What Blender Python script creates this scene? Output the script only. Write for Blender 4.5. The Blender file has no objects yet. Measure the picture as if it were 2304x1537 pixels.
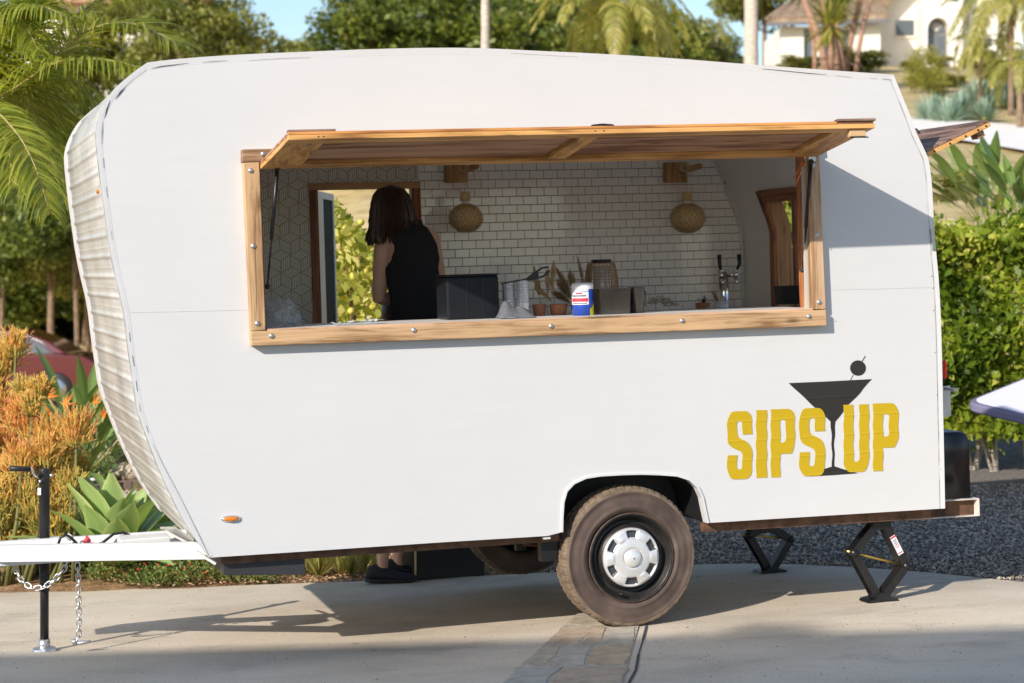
import bpy, bmesh, math, random
import numpy as np
from mathutils import Vector, Matrix, noise
from mathutils.geometry import tessellate_polygon
R = math.radians
random.seed(7); rng = np.random.default_rng(7)
scene = bpy.context.scene
COL = scene.collection

# ------------------------------------------------------------------ camera, light, exposure
F, CX, HY, H = 4400.0, 1152.0, 620.0, 1.66          # focal length in photo pixels, centre, horizon row, eye height
cam = bpy.data.cameras.new('camera'); camo = bpy.data.objects.new('camera', cam); COL.objects.link(camo)
camo.location = (0, 0, H); camo.rotation_euler = (R(90), 0, 0)
cam.sensor_width = 36; cam.lens = F / 2304 * 36; cam.shift_y = -(768.5 - HY) / 2304
cam.clip_start = 0.1; cam.clip_end = 2000
cam.dof.use_dof = True; cam.dof.focus_distance = 9.15; cam.dof.aperture_fstop = 3.4
scene.camera = camo
SUN = Vector((0.999, 1.35, -0.83)).normalized()      # direction the light travels
world = bpy.data.worlds.new('World'); scene.world = world; world.use_nodes = True
wn = world.node_tree; bgn = wn.nodes['Background']
sky = wn.nodes.new('ShaderNodeTexSky'); sky.sky_type = 'NISHITA'; sky.sun_disc = False
sky.sun_elevation = math.asin(-SUN.z); sky.sun_rotation = math.atan2(-SUN.x, -SUN.y)
sky.air_density = 1.0; sky.dust_density = 0.8; sky.ozone_density = 2.0
wn.links.new(sky.outputs[0], bgn.inputs[0]); bgn.inputs[1].default_value = 0.15
sl = bpy.data.lights.new('sun', 'SUN'); so = bpy.data.objects.new('sun', sl); COL.objects.link(so)
sl.energy = 4.6; sl.angle = R(0.53); sl.color = (1.0, 0.905, 0.80)
so.rotation_euler = SUN.to_track_quat('-Z', 'Y').to_euler()
scene.view_settings.view_transform = 'Standard'; scene.view_settings.look = 'None'
scene.view_settings.gamma = 1.0; scene.view_settings.exposure = 0.28
scene.view_settings.use_curve_mapping = False
scene.cycles.max_bounces = 10; scene.cycles.diffuse_bounces = 6; scene.cycles.transparent_max_bounces = 8

# ------------------------------------------------------------------ photo -> place
def P(px, py, Y): return Vector(((px - CX) / F * Y, Y, H + (HY - py) / F * Y))
GA, GB = 0.045, -0.03
def gplane(X, Y): return -.02 + GA * (max(-5, min(5, X)) - 0.53) + GB * (max(3, min(12, Y)) - 9.3)
def G(px, py, dz=0.0):
    kx, kz = (px - CX) / F, (HY - py) / F
    Y = (-GA * .53 - GB * 9.3 - H - .02) / (kz - GA * kx - GB)
    Y = max(2.0, min(Y, 60.0))
    return Vector((kx * Y, Y, gplane(kx * Y, Y) + dz))
TH, TA = R(17), R(1.8)
O = Vector((0.577, 9.3, 0.0))
U = Vector((math.cos(TH) * math.cos(TA), math.sin(TH) * math.cos(TA), math.sin(TA)))
N = Vector((-math.sin(TH), math.cos(TH), 0)); Wv = U.cross(N)
TM = Matrix((( U.x, N.x, Wv.x, O.x), (U.y, N.y, Wv.y, O.y), (U.z, N.z, Wv.z, O.z), (0, 0, 0, 1)))
TMI = TM.inverted()
def L(px, py, v=0.0):
    """photo pixel -> trailer coordinates on the lengthwise plane at depth v"""
    r = Vector(((px - CX) / F, 1, (HY - py) / F)); rl = TMI.to_3x3() @ r; c = TMI @ Vector((0, 0, H))
    k = (v - c.y) / rl.y; return c + rl * k
def Ls(px, py, s):
    r = Vector(((px - CX) / F, 1, (HY - py) / F)); rl = TMI.to_3x3() @ r; c = TMI @ Vector((0, 0, H))
    k = (s - c.x) / rl.x; return c + rl * k

# ------------------------------------------------------------------ objects
def link(o, parent=None):
    COL.objects.link(o)
    if parent is not None: o.parent = parent
    return o
def tag(o, label=None, cat=None, group=None, kind=None):
    if label: o['label'] = label
    if cat: o['category'] = cat
    if group: o['group'] = group
    if kind: o['kind'] = kind
    return o
def thing(name, label, cat, loc=(0, 0, 0), rotz=0.0, group=None, matrix=None):
    o = bpy.data.objects.new(name, None); o.empty_display_size = .1; COL.objects.link(o)
    if matrix is not None: o.matrix_world = matrix
    else: o.location = loc; o.rotation_euler = (0, 0, rotz)
    return tag(o, label, cat, group)
def copy_tree(o, parent=None):
    c = o.copy(); COL.objects.link(c)
    if parent is not None: c.parent = parent
    for ch in [x for x in CH.get(o.name, [])]: CH.setdefault(c.name, []).append(copy_tree(ch, c))
    return c
CH = {}
class MB:
    def __init__(s): s.v = []; s.f = []; s.mi = []; s.sm = []; s.cur = 0; s.smooth = False; s.tone = None
    def add(s, vs, fs, smooth=None):
        b = len(s.v); s.v.extend([tuple(x) for x in vs])
        for f in fs:
            s.f.append([i + b for i in f]); s.mi.append(s.cur); s.sm.append(s.smooth if smooth is None else smooth)
        return s
    def box(s, a, b, M=None):
        x0, y0, z0 = a; x1, y1, z1 = b
        vs = [(x0,y0,z0),(x1,y0,z0),(x1,y1,z0),(x0,y1,z0),(x0,y0,z1),(x1,y0,z1),(x1,y1,z1),(x0,y1,z1)]
        if M is not None: vs = [M @ Vector(v) for v in vs]
        return s.add(vs, [(0,3,2,1),(4,5,6,7),(0,1,5,4),(1,2,6,5),(2,3,7,6),(3,0,4,7)], False)
    def beam(s, a, b, w, h, up=(0, 0, 1)):
        """rectangular bar from a to b, w across, h along up"""
        a = Vector(a); b = Vector(b); d = (b - a); l = d.length; d.normalize()
        up = Vector(up); x = d.cross(up).normalized(); z = x.cross(d).normalized()
        vs = []
        for p in (a, b):
            for sx, sz in ((-1,-1),(1,-1),(1,1),(-1,1)): vs.append(p + x * (sx * w / 2) + z * (sz * h / 2))
        return s.add(vs, [(0,1,2,3),(7,6,5,4),(0,4,5,1),(1,5,6,2),(2,6,7,3),(3,7,4,0)], False)
    def hexa(s, q1, q2):
        """box between two matching quads"""
        return s.add(list(q1) + list(q2), [(3,2,1,0),(4,5,6,7),(0,1,5,4),(1,2,6,5),(2,3,7,6),(3,0,4,7)], False)
    def tube(s, pts, rad, n=8, cap=True, flat=1.0, up=None):
        pts = [Vector(p) for p in pts]; m = len(pts)
        if not hasattr(rad, '__len__'): rad = [rad] * m
        vs = []; ref = None
        for i, p in enumerate(pts):
            d = (pts[min(i + 1, m - 1)] - pts[max(i - 1, 0)])
            if d.length < 1e-9: d = Vector((0, 0, 1))
            d.normalize()
            if ref is None:
                ref = Vector(up) if up is not None else (Vector((0, 0, 1)) if abs(d.z) < .9 else Vector((1, 0, 0)))
            x = ref - d * ref.dot(d)
            if x.length < 1e-5: x = d.orthogonal()
            x.normalize(); ref = x; y = d.cross(x)
            for k in range(n):
                a = 2 * math.pi * k / n
                vs.append(p + x * (math.cos(a) * rad[i]) + y * (math.sin(a) * rad[i] * flat))
        fs = []
        for i in range(m - 1):
            for k in range(n):
                a, b = i * n + k, i * n + (k + 1) % n; fs.append((a, b, b + n, a + n))
        if cap: fs.append(tuple(reversed(range(n)))); fs.append(tuple(range((m - 1) * n, m * n)))
        return s.add(vs, fs, n > 5)
    def loft(s, rings, cap=True, closed=True, smooth=True):
        n = len(rings[0]); vs = [p for r in rings for p in r]; fs = []
        for i in range(len(rings) - 1):
            for k in range(n if closed else n - 1):
                a, b = i * n + k, i * n + (k + 1) % n; fs.append((a, b, b + n, a + n))
        if cap and closed: fs.append(tuple(reversed(range(n)))); fs.append(tuple(range((len(rings) - 1) * n, len(rings) * n)))
        return s.add(vs, fs, smooth)
    def lathe(s, prof, n=24, c=(0, 0, 0), axis='z', mod=None, closedprof=False, cap=False, smooth=True):
        """prof = [(r, h)...] turned about axis through c"""
        rings = []
        for j, (r, h) in enumerate(prof):
            ring = []
            for k in range(n):
                a = 2 * math.pi * k / n; rr, hh = (r, h) if mod is None else mod(j, k, a, r, h)
                if axis == 'z': q = (c[0] + rr * math.cos(a), c[1] + rr * math.sin(a), c[2] + hh)
                elif axis == 'y': q = (c[0] + rr * math.cos(a), c[1] + hh, c[2] + rr * math.sin(a))
                else: q = (c[0] + hh, c[1] + rr * math.cos(a), c[2] + rr * math.sin(a))
                ring.append(q)
            rings.append(ring)
        if closedprof: rings.append(rings[0])
        return s.loft(rings, cap=cap, smooth=smooth)
    def ball(s, c, r, n=12, m=8):
        if not hasattr(r, '__len__'): r = (r, r, r)
        rings = []
        for i in range(m + 1):
            t = math.pi * (i + .02) / (m + .04); rings.append([(c[0] + r[0] * math.sin(t) * math.cos(2*math.pi*k/n), c[1] + r[1] * math.sin(t) * math.sin(2*math.pi*k/n), c[2] - r[2] * math.cos(t)) for k in range(n)])
        return s.loft(rings)
    def plate(s, outer, holes, fn, a, b):
        """polygon with holes in 2D mapped by fn(x, y, d), thickness from d=a to d=b"""
        polys = [outer] + list(holes)
        tri = tessellate_polygon([[Vector((p[0], p[1], 0)) for p in q] for q in polys])
        flat = [p for q in polys for p in q]; n = len(flat)
        vs = [fn(p[0], p[1], a) for p in flat] + [fn(p[0], p[1], b) for p in flat]
        fs = [tuple(t) for t in tri] + [tuple(i + n for i in reversed(t)) for t in tri]
        o = 0
        for q in polys:
            m = len(q)
            for i in range(m):
                j = (i + 1) % m; fs.append((o + i, o + j, o + j + n, o + i + n))
            o += m
        return s.add(vs, fs, False)
    def mesh(s, name, mats):
        me = bpy.data.meshes.new(name); me.from_pydata(s.v, [], s.f)
        for m in (mats if isinstance(mats, (list, tuple)) else [mats]): me.materials.append(m)
        me.polygons.foreach_set('material_index', s.mi); me.polygons.foreach_set('use_smooth', s.sm)
        return me
    def build(s, name, mats, parent=None, bevel=0, fix=True, seg=2, autos=None):
        me = s.mesh(name, mats)
        if fix:
            bm = bmesh.new(); bm.from_mesh(me); bmesh.ops.recalc_face_normals(bm, faces=bm.faces); bm.to_mesh(me); bm.free()
        o = link(bpy.data.objects.new(name, me), parent)
        if bevel:
            m = o.modifiers.new('bevel', 'BEVEL'); m.width = bevel; m.segments = seg; m.limit_method = 'ANGLE'; m.angle_limit = R(40)
        if parent is not None: CH.setdefault(parent.name, []).append(o)
        return o
def np_mesh(name, V, Fq, mats, tone=None, smooth=False):
    """V (n,3), Fq (m,k) faces, tone per vertex"""
    me = bpy.data.meshes.new(name); V = np.asarray(V, np.float32); Fq = np.asarray(Fq, np.int32); k = Fq.shape[1]
    me.vertices.add(len(V)); me.vertices.foreach_set('co', V.ravel())
    me.loops.add(Fq.size); me.loops.foreach_set('vertex_index', Fq.ravel())
    me.polygons.add(len(Fq)); me.polygons.foreach_set('loop_start', np.arange(0, Fq.size, k, dtype=np.int32))
    try: me.polygons.foreach_set('loop_total', np.full(len(Fq), k, np.int32))
    except Exception: pass
    if smooth: me.polygons.foreach_set('use_smooth', np.ones(len(Fq), bool))
    for m in (mats if isinstance(mats, (list, tuple)) else [mats]): me.materials.append(m)
    if tone is not None:
        at = me.attributes.new('tone', 'FLOAT', 'POINT'); at.data.foreach_set('value', np.asarray(tone, np.float32))
    me.update(calc_edges=True); return me
def mobj(name, me, parent=None):
    o = link(bpy.data.objects.new(name, me), parent)
    if parent is not None: CH.setdefault(parent.name, []).append(o)
    return o

# ------------------------------------------------------------------ materials
def new_mat(name):
    m = bpy.data.materials.new(name); m.use_nodes = True; return m, m.node_tree, m.node_tree.nodes['Principled BSDF']
def simple(name, col, rough=.5, metal=0.0, spec=.5, noise_amt=.0, scale=20, bump=0.0, bscale=None, coat=0.0, vary=0.0, stretch=None, dist=.01):
    m, nt, b = new_mat(name); b.inputs['Base Color'].default_value = (*col, 1); b.inputs['Roughness'].default_value = rough
    b.inputs['Metallic'].default_value = metal; b.inputs['Specular IOR Level'].default_value = spec; b.inputs['Coat Weight'].default_value = coat
    if noise_amt or bump or vary:
        tc = nt.nodes.new('ShaderNodeTexCoord'); mp = nt.nodes.new('ShaderNodeMapping'); nt.links.new(tc.outputs['Object'], mp.inputs[0])
        if stretch: mp.inputs['Scale'].default_value = stretch
        nz = nt.nodes.new('ShaderNodeTexNoise'); nz.inputs['Scale'].default_value = scale; nz.inputs['Detail'].default_value = 6; nt.links.new(mp.outputs[0], nz.inputs['Vector'])
        rmp = nt.nodes.new('ShaderNodeMapRange'); rmp.inputs[1].default_value = .3; rmp.inputs[2].default_value = .7
        rmp.inputs[3].default_value = 1 - noise_amt; rmp.inputs[4].default_value = 1 + noise_amt; nt.links.new(nz.outputs[0], rmp.inputs[0])
        last = rmp.outputs[0]
        if vary:
            oi = nt.nodes.new('ShaderNodeObjectInfo'); r2 = nt.nodes.new('ShaderNodeMapRange'); nt.links.new(oi.outputs['Random'], r2.inputs[0])
            r2.inputs[3].default_value = 1 - vary; r2.inputs[4].default_value = 1 + vary
            mu = nt.nodes.new('ShaderNodeMath'); mu.operation = 'MULTIPLY'; nt.links.new(last, mu.inputs[0]); nt.links.new(r2.outputs[0], mu.inputs[1]); last = mu.outputs[0]
        vm = nt.nodes.new('ShaderNodeVectorMath'); vm.operation = 'SCALE'; vm.inputs[0].default_value = col; nt.links.new(last, vm.inputs['Scale'])
        nt.links.new(vm.outputs[0], b.inputs['Base Color'])
        if bump:
            nb = nt.nodes.new('ShaderNodeTexNoise'); nb.inputs['Scale'].default_value = bscale or scale; nb.inputs['Detail'].default_value = 5; nt.links.new(mp.outputs[0], nb.inputs['Vector'])
            bp = nt.nodes.new('ShaderNodeBump'); bp.inputs['Strength'].default_value = bump; bp.inputs['Distance'].default_value = dist
            nt.links.new(nb.outputs[0], bp.inputs['Height']); nt.links.new(bp.outputs[0], b.inputs['Normal'])
    return m
def ramp(nt, fac, stops):
    r = nt.nodes.new('ShaderNodeValToRGB'); e = r.color_ramp.elements
    while len(e) < len(stops): e.new(.5)
    for x, (p, c) in zip(e, stops): x.position = p; x.color = (*c, 1)
    nt.links.new(fac, r.inputs[0]); return r.outputs[0]
def wood(name, c1, c2, axis=0, rough=.5, scale=1.0, grain=1.0, knots=True, gloss=.35):
    """grain runs along object axis 0/1/2"""
    m, nt, b = new_mat(name); b.inputs['Roughness'].default_value = rough; b.inputs['Specular IOR Level'].default_value = gloss
    tc = nt.nodes.new('ShaderNodeTexCoord'); oi = nt.nodes.new('ShaderNodeObjectInfo')
    ad = nt.nodes.new('ShaderNodeVectorMath'); ad.operation = 'MULTIPLY_ADD'; nt.links.new(oi.outputs['Random'], ad.inputs[0]); ad.inputs[1].default_value = (13, 17, 11)
    nt.links.new(tc.outputs['Object'], ad.inputs[2])
    mp = nt.nodes.new('ShaderNodeMapping'); sc = [34.0 * scale] * 3; sc[axis] = 1.6 * scale; mp.inputs['Scale'].default_value = sc; nt.links.new(ad.outputs[0], mp.inputs[0])
    n1 = nt.nodes.new('ShaderNodeTexNoise'); n1.inputs['Scale'].default_value = 1; n1.inputs['Detail'].default_value = 8; n1.inputs['Distortion'].default_value = 1.2; n1.inputs['Roughness'].default_value = .65; nt.links.new(mp.outputs[0], n1.inputs['Vector'])
    mp2 = nt.nodes.new('ShaderNodeMapping'); sc = [3.5 * scale] * 3; sc[axis] = .9 * scale; mp2.inputs['Scale'].default_value = sc; nt.links.new(ad.outputs[0], mp2.inputs[0])
    n2 = nt.nodes.new('ShaderNodeTexNoise'); n2.inputs['Scale'].default_value = 2; n2.inputs['Detail'].default_value = 3; nt.links.new(mp2.outputs[0], n2.inputs['Vector'])
    mx = nt.nodes.new('ShaderNodeMath'); mx.operation = 'MULTIPLY_ADD'; nt.links.new(n1.outputs[0], mx.inputs[0]); mx.inputs[1].default_value = .65 * grain; 
    m3 = nt.nodes.new('ShaderNodeMath'); m3.operation = 'MULTIPLY'; nt.links.new(n2.outputs[0], m3.inputs[0]); m3.inputs[1].default_value = .55; nt.links.new(m3.outputs[0], mx.inputs[2])
    dark = tuple(x * .45 for x in c2)
    colo = ramp(nt, mx.outputs[0], [(.44, dark), (.53, c2), (.62, c1), (.74, tuple(min(1, x * 1.2) for x in c1))])
    last = colo
    if knots:
        mp4 = nt.nodes.new('ShaderNodeMapping'); sc = [9.0 * scale] * 3; sc[axis] = 3.2 * scale; mp4.inputs['Scale'].default_value = sc; nt.links.new(ad.outputs[0], mp4.inputs[0])
        vo = nt.nodes.new('ShaderNodeTexVoronoi'); vo.inputs['Scale'].default_value = 1.0; nt.links.new(mp4.outputs[0], vo.inputs['Vector'])
        kr = nt.nodes.new('ShaderNodeMapRange'); nt.links.new(vo.outputs['Distance'], kr.inputs[0]); kr.inputs[1].default_value = .06; kr.inputs[2].default_value = .17; kr.inputs[3].default_value = .45; kr.inputs[4].default_value = 1.0
        vm = nt.nodes.new('ShaderNodeVectorMath'); vm.operation = 'SCALE'; nt.links.new(colo, vm.inputs[0]); nt.links.new(kr.outputs[0], vm.inputs['Scale']); last = vm.outputs[0]
    nt.links.new(last, b.inputs['Base Color'])
    bp = nt.nodes.new('ShaderNodeBump'); bp.inputs['Strength'].default_value = .25; bp.inputs['Distance'].default_value = .004; nt.links.new(n1.outputs[0], bp.inputs['Height']); nt.links.new(bp.outputs[0], b.inputs['Normal'])
    return m
def leafmat(name, cols, trans=.35, rough=.45, spec=.4):
    """colour by the 'tone' attribute plus a little per-object variation"""
    m, nt, b = new_mat(name); at = nt.nodes.new('ShaderNodeAttribute'); at.attribute_name = 'tone'
    k = len(cols); c = ramp(nt, at.outputs['Fac'], [(i / max(1, k - 1), x) for i, x in enumerate(cols)])
    nt.links.new(c, b.inputs['Base Color']); b.inputs['Roughness'].default_value = rough; b.inputs['Specular IOR Level'].default_value = spec
    tr = nt.nodes.new('ShaderNodeBsdfTranslucent'); sc = nt.nodes.new('ShaderNodeVectorMath'); sc.operation = 'MULTIPLY'; sc.inputs[1].default_value = (1.5, 1.4, .6)
    nt.links.new(c, sc.inputs[0]); nt.links.new(sc.outputs[0], tr.inputs[0])
    mx = nt.nodes.new('ShaderNodeMixShader'); mx.inputs[0].default_value = trans; nt.links.new(b.outputs[0], mx.inputs[1]); nt.links.new(tr.outputs[0], mx.inputs[2])
    nt.links.new(mx.outputs[0], nt.nodes['Material Output'].inputs[0]); return m
def painted(name, col, rough, ribs=True, dirt=.06, period=.0935, phase=0.0, ribd=.004, metal=0.0, spec=.5):
    """painted sheet metal with faint pressed ribs running lengthwise (fine relief) and light dirt"""
    m, nt, b = new_mat(name); b.inputs['Roughness'].default_value = rough; b.inputs['Metallic'].default_value = metal; b.inputs['Specular IOR Level'].default_value = spec
    tc = nt.nodes.new('ShaderNodeTexCoord')
    nz = nt.nodes.new('ShaderNodeTexNoise'); nz.inputs['Scale'].default_value = 2.2; nz.inputs['Detail'].default_value = 8; nz.inputs['Roughness'].default_value = .62; nt.links.new(tc.outputs['Object'], nz.inputs['Vector'])
    mr = nt.nodes.new('ShaderNodeMapRange'); nt.links.new(nz.outputs[0], mr.inputs[0]); mr.inputs[1].default_value = .3; mr.inputs[2].default_value = .65; mr.inputs[3].default_value = 1 - dirt; mr.inputs[4].default_value = 1.0
    mp = nt.nodes.new('ShaderNodeMapping'); mp.inputs['Scale'].default_value = (1.2, 1, 16); nt.links.new(tc.outputs['Object'], mp.inputs[0])
    n2 = nt.nodes.new('ShaderNodeTexNoise'); n2.inputs['Scale'].default_value = 1.5; n2.inputs['Detail'].default_value = 6; nt.links.new(mp.outputs[0], n2.inputs['Vector'])
    mr2 = nt.nodes.new('ShaderNodeMapRange'); nt.links.new(n2.outputs[0], mr2.inputs[0]); mr2.inputs[1].default_value = .35; mr2.inputs[2].default_value = .7; mr2.inputs[3].default_value = 1 - dirt * .6; mr2.inputs[4].default_value = 1.0
    mu = nt.nodes.new('ShaderNodeMath'); mu.operation = 'MULTIPLY'; nt.links.new(mr.outputs[0], mu.inputs[0]); nt.links.new(mr2.outputs[0], mu.inputs[1])
    vm = nt.nodes.new('ShaderNodeVectorMath'); vm.operation = 'SCALE'; vm.inputs[0].default_value = col; nt.links.new(mu.outputs[0], vm.inputs['Scale']); nt.links.new(vm.outputs[0], b.inputs['Base Color'])
    bp = nt.nodes.new('ShaderNodeBump'); bp.inputs['Strength'].default_value = .3; bp.inputs['Distance'].default_value = .004; nt.links.new(nz.outputs[0], bp.inputs['Height'])
    if ribs:
        sx = nt.nodes.new('ShaderNodeSeparateXYZ'); nt.links.new(tc.outputs['Object'], sx.inputs[0])
        a = nt.nodes.new('ShaderNodeMath'); a.operation = 'MULTIPLY_ADD'; nt.links.new(sx.outputs[2], a.inputs[0]); a.inputs[1].default_value = 1 / period; a.inputs[2].default_value = phase
        fr = nt.nodes.new('ShaderNodeMath'); fr.operation = 'FRACT'; nt.links.new(a.outputs[0], fr.inputs[0])
        pp = nt.nodes.new('ShaderNodeMath'); pp.operation = 'PINGPONG'; nt.links.new(fr.outputs[0], pp.inputs[0]); pp.inputs[1].default_value = .5
        r3 = nt.nodes.new('ShaderNodeMapRange'); r3.interpolation_type = 'SMOOTHSTEP'; nt.links.new(pp.outputs[0], r3.inputs[0]); r3.inputs[1].default_value = .0; r3.inputs[2].default_value = .08; r3.inputs[3].default_value = 1; r3.inputs[4].default_value = 0
        b2 = nt.nodes.new('ShaderNodeBump'); b2.inputs['Strength'].default_value = 1; b2.inputs['Distance'].default_value = ribd; nt.links.new(r3.outputs[0], b2.inputs['Height']); nt.links.new(bp.outputs[0], b2.inputs['Normal'])
        nt.links.new(b2.outputs[0], b.inputs['Normal'])
    else: nt.links.new(bp.outputs[0], b.inputs['Normal'])
    return m

M = {}
M['white'] = painted('white_sheet_paint', (.665, .67, .67), .42, True, .03, ribd=.00009)
M['white_plain'] = painted('white_trim_paint', (.69, .695, .695), .38, False, .05)
M['old_sheet'] = painted('weathered_white_sheet', (.66, .65, .61), .35, False, .32, metal=.15)
M['inner'] = simple('cream_lining', (.88, .865, .82), .6, noise_amt=.03, scale=4)
M['paper'] = simple('wallpaper_ground', (.44, .41, .34), .6)
M['paleline'] = simple('cream_line_print', (.86, .84, .76), .6)
M['gold'] = simple('gold_line_print', (.52, .42, .22), .4, metal=.1)
M['tile'] = simple('glazed_white_tile', (.93, .905, .865), .07, spec=.8, bump=.3, scale=10, bscale=14, vary=.03, noise_amt=.01, dist=.005)
M['grout'] = simple('dark_grout', (.030, .030, .034), .9)
for i, ax in enumerate('xyz'):
    M['wood_' + ax] = wood('varnished_wood_' + ax, (.48, .27, .12), (.30, .15, .055), i)
    M['pine_' + ax] = wood('pale_frame_wood_' + ax, (.54, .35, .19), (.31, .175, .08), i)
    M['redwood_' + ax] = wood('red_brown_wood_' + ax, (.33, .125, .05), (.17, .055, .022), i)
M['plank'] = wood('awning_plank_wood', (.42, .235, .135), (.25, .115, .055), 0, rough=.6)
M['plank_out'] = wood('weathered_plank_wood', (.27, .17, .125), (.15, .085, .06), 0, rough=.7)
M['grey_wood'] = wood('greyed_frame_wood', (.28, .20, .15), (.13, .085, .06), 2, rough=.7)
M['black'] = simple('black_metal', (.012, .012, .013), .38, noise_amt=.2)
M['blackp'] = simple('black_plastic', (.015, .015, .017), .5, noise_amt=.15, scale=40)
M['navy'] = simple('dark_blue_black_box', (.008, .010, .014), .5, spec=.25, noise_amt=.15, scale=6)
M['rubber'] = None
M['chrome'] = simple('chrome', (.75, .75, .75), .12, metal=1)
M['steel'] = simple('brushed_steel', (.55, .56, .57), .3, metal=1, noise_amt=.15, scale=30)
M['zinc'] = simple('galvanised_zinc', (.62, .63, .64), .38, metal=.9, noise_amt=.2, scale=60)
M['rust'] = simple('rusty_steel', (.13, .065, .035), .8, noise_amt=.55, scale=14, bump=.4, bscale=60, dist=.003)
M['rust_white'] = simple('white_paint_over_rust', (.62, .56, .49), .5, noise_amt=.3, scale=9)
M['brass'] = simple('yellow_zinc_screw', (.62, .42, .10), .32, metal=.85)
M['amber'] = simple('amber_lens', (.75, .22, .02), .15, coat=.5)
M['redlens'] = simple('red_lens', (.45, .01, .015), .15, coat=.5)
M['yellow'] = painted('yellow_vinyl', (.56, .385, .010), .35, True, .03, ribd=.0009)
M['vinylblack'] = painted('black_vinyl', (.030, .028, .026), .32, True, .1, ribd=.002)
M['seam'] = simple('open_seam_shadow_gap', (.06, .055, .065), .9)
M['terracotta'] = simple('terracotta', (.38, .155, .075), .75, noise_amt=.15, scale=30, bump=.3, bscale=80)
M['bamboo'] = simple('bamboo_strip', (.60, .43, .22), .55, noise_amt=.25, scale=50)
M['wicker'] = simple('wicker_cane', (.42, .25, .12), .55, noise_amt=.25, scale=40)
M['rope'] = simple('jute_rope', (.55, .42, .24), .9, noise_amt=.2, scale=90)
M['skin'] = simple('skin', (.62, .36, .26), .5, noise_amt=.06, scale=12)
M['hair'] = simple('dark_auburn_hair', (.040, .017, .009), .42, noise_amt=.5, scale=3, stretch=(40, 40, 2))
M['cloth_black'] = simple('black_knit', (.010, .010, .013), .9, noise_amt=.2, scale=40, bump=.5, bscale=220, dist=.002)
M['shoe'] = simple('black_shoe_mesh', (.010, .012, .018), .75, noise_amt=.25, scale=60, bump=.5, bscale=150, dist=.002)
M['towel'] = simple('grey_towel', (.12, .13, .15), .95, noise_amt=.15, scale=50, bump=.6, bscale=160, dist=.003)
M['knit'] = simple('beige_knitted_cord', (.55, .47, .38), .95, noise_amt=.15, scale=50)
M['pampas'] = leafmat('dry_pampas_plume', [(.24, .15, .07), (.42, .29, .15), (.60, .46, .27)], .25, .8, .1)
M['whitec'] = simple('white_plastic', (.78, .78, .80), .3)
M['bluec'] = simple('blue_label', (.015, .07, .42), .3)
M['yelc'] = simple('yellow_label', (.72, .62, .02), .3)
M['pinkc'] = simple('red_print', (.62, .05, .09), .4)
M['inkc'] = simple('navy_print', (.03, .04, .10), .4)
M['glassy'] = None
def glass(name, col=(.9, .95, .93), rough=.02, a=.85):
    m, nt, b = new_mat(name); tr = nt.nodes.new('ShaderNodeBsdfTransparent'); tr.inputs[0].default_value = (*col, 1)
    b.inputs['Base Color'].default_value = (*col, 1); b.inputs['Roughness'].default_value = rough; b.inputs['Metallic'].default_value = .2
    mx = nt.nodes.new('ShaderNodeMixShader'); mx.inputs[0].default_value = 1 - a; nt.links.new(tr.outputs[0], mx.inputs[1]); nt.links.new(b.outputs[0], mx.inputs[2])
    nt.links.new(mx.outputs[0], nt.nodes['Material Output'].inputs[0]); return m
M['glassy'] = glass('clear_plastic', (.85, .87, .9), .12, .42)
M['bag'] = glass('crumpled_clear_bag', (.86, .88, .9), .2, .84)
M['tint'] = simple('dark_tinted_glass', (.02, .03, .035), .08, spec=.8)
M['stucco'] = simple('cream_stucco', (.77, .74, .67), .9, noise_amt=.05, scale=2, bump=.2, bscale=15)
M['roof'] = simple('brown_roof_tile', (.31, .225, .15), .85, noise_amt=.4, scale=3, vary=.1)
M['eave'] = simple('grey_eave', (.16, .16, .17), .7)
M['winglass'] = simple('house_window_glass', (.10, .12, .14), .15)
M['carpaint'] = simple('burgundy_car_paint', (.10, .010, .015), .25, coat=1.0)
M['bark'] = simple('grey_brown_bark', (.22, .15, .10), .95, noise_amt=.4, scale=8, bump=.8, bscale=14, dist=.05)
M['palebark'] = simple('pale_palm_bark', (.52, .46, .40), .9, noise_amt=.3, scale=3, stretch=(2, 2, 14), bump=.6, bscale=4, dist=.03)
M['redbark'] = simple('pink_brown_palm_bark', (.36, .22, .16), .9, noise_amt=.35, scale=3, stretch=(2, 2, 10), bump=.6, bscale=4, dist=.03)
M['stone'] = simple('pale_boulder', (.50, .42, .33), .9, noise_amt=.2, scale=5, bump=.7, bscale=9, dist=.04)
M['leaf_far'] = leafmat('far_tree_leaf', [(.022, .045, .006), (.07, .105, .014), (.16, .20, .03), (.30, .30, .05)], .25, .5)
M['leaf_far2'] = leafmat('olive_tree_leaf', [(.04, .055, .010), (.11, .13, .022), (.23, .24, .045), (.38, .35, .08)], .25, .5)
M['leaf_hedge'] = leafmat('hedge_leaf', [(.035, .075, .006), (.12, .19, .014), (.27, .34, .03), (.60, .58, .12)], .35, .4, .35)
M['leaf_dark'] = leafmat('dark_hedge_leaf', [(.008, .014, .006), (.018, .028, .010), (.04, .05, .018)], .2, .5)
M['leaf_lemon'] = leafmat('lemon_leaf', [(.14, .19, .03), (.32, .38, .07), (.58, .56, .15), (.80, .72, .28)], .45, .35, .5)
M['lemon'] = simple('lemon_skin', (.58, .52, .10), .4)
M['frond'] = leafmat('palm_leaflet', [(.07, .12, .012), (.20, .26, .03), (.38, .41, .06), (.62, .54, .14)], .4, .38, .5)
M['rachis'] = simple('palm_rachis', (.40, .33, .12), .5, noise_amt=.2)
M['agave'] = leafmat('agave_leaf', [(.80, .78, .40), (.42, .54, .20), (.32, .46, .16), (.46, .58, .24)], .15, .42, .4)
M['blueagave'] = leafmat('blue_agave_leaf', [(.16, .25, .17), (.30, .42, .33), (.48, .60, .50)], .1, .5)
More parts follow.
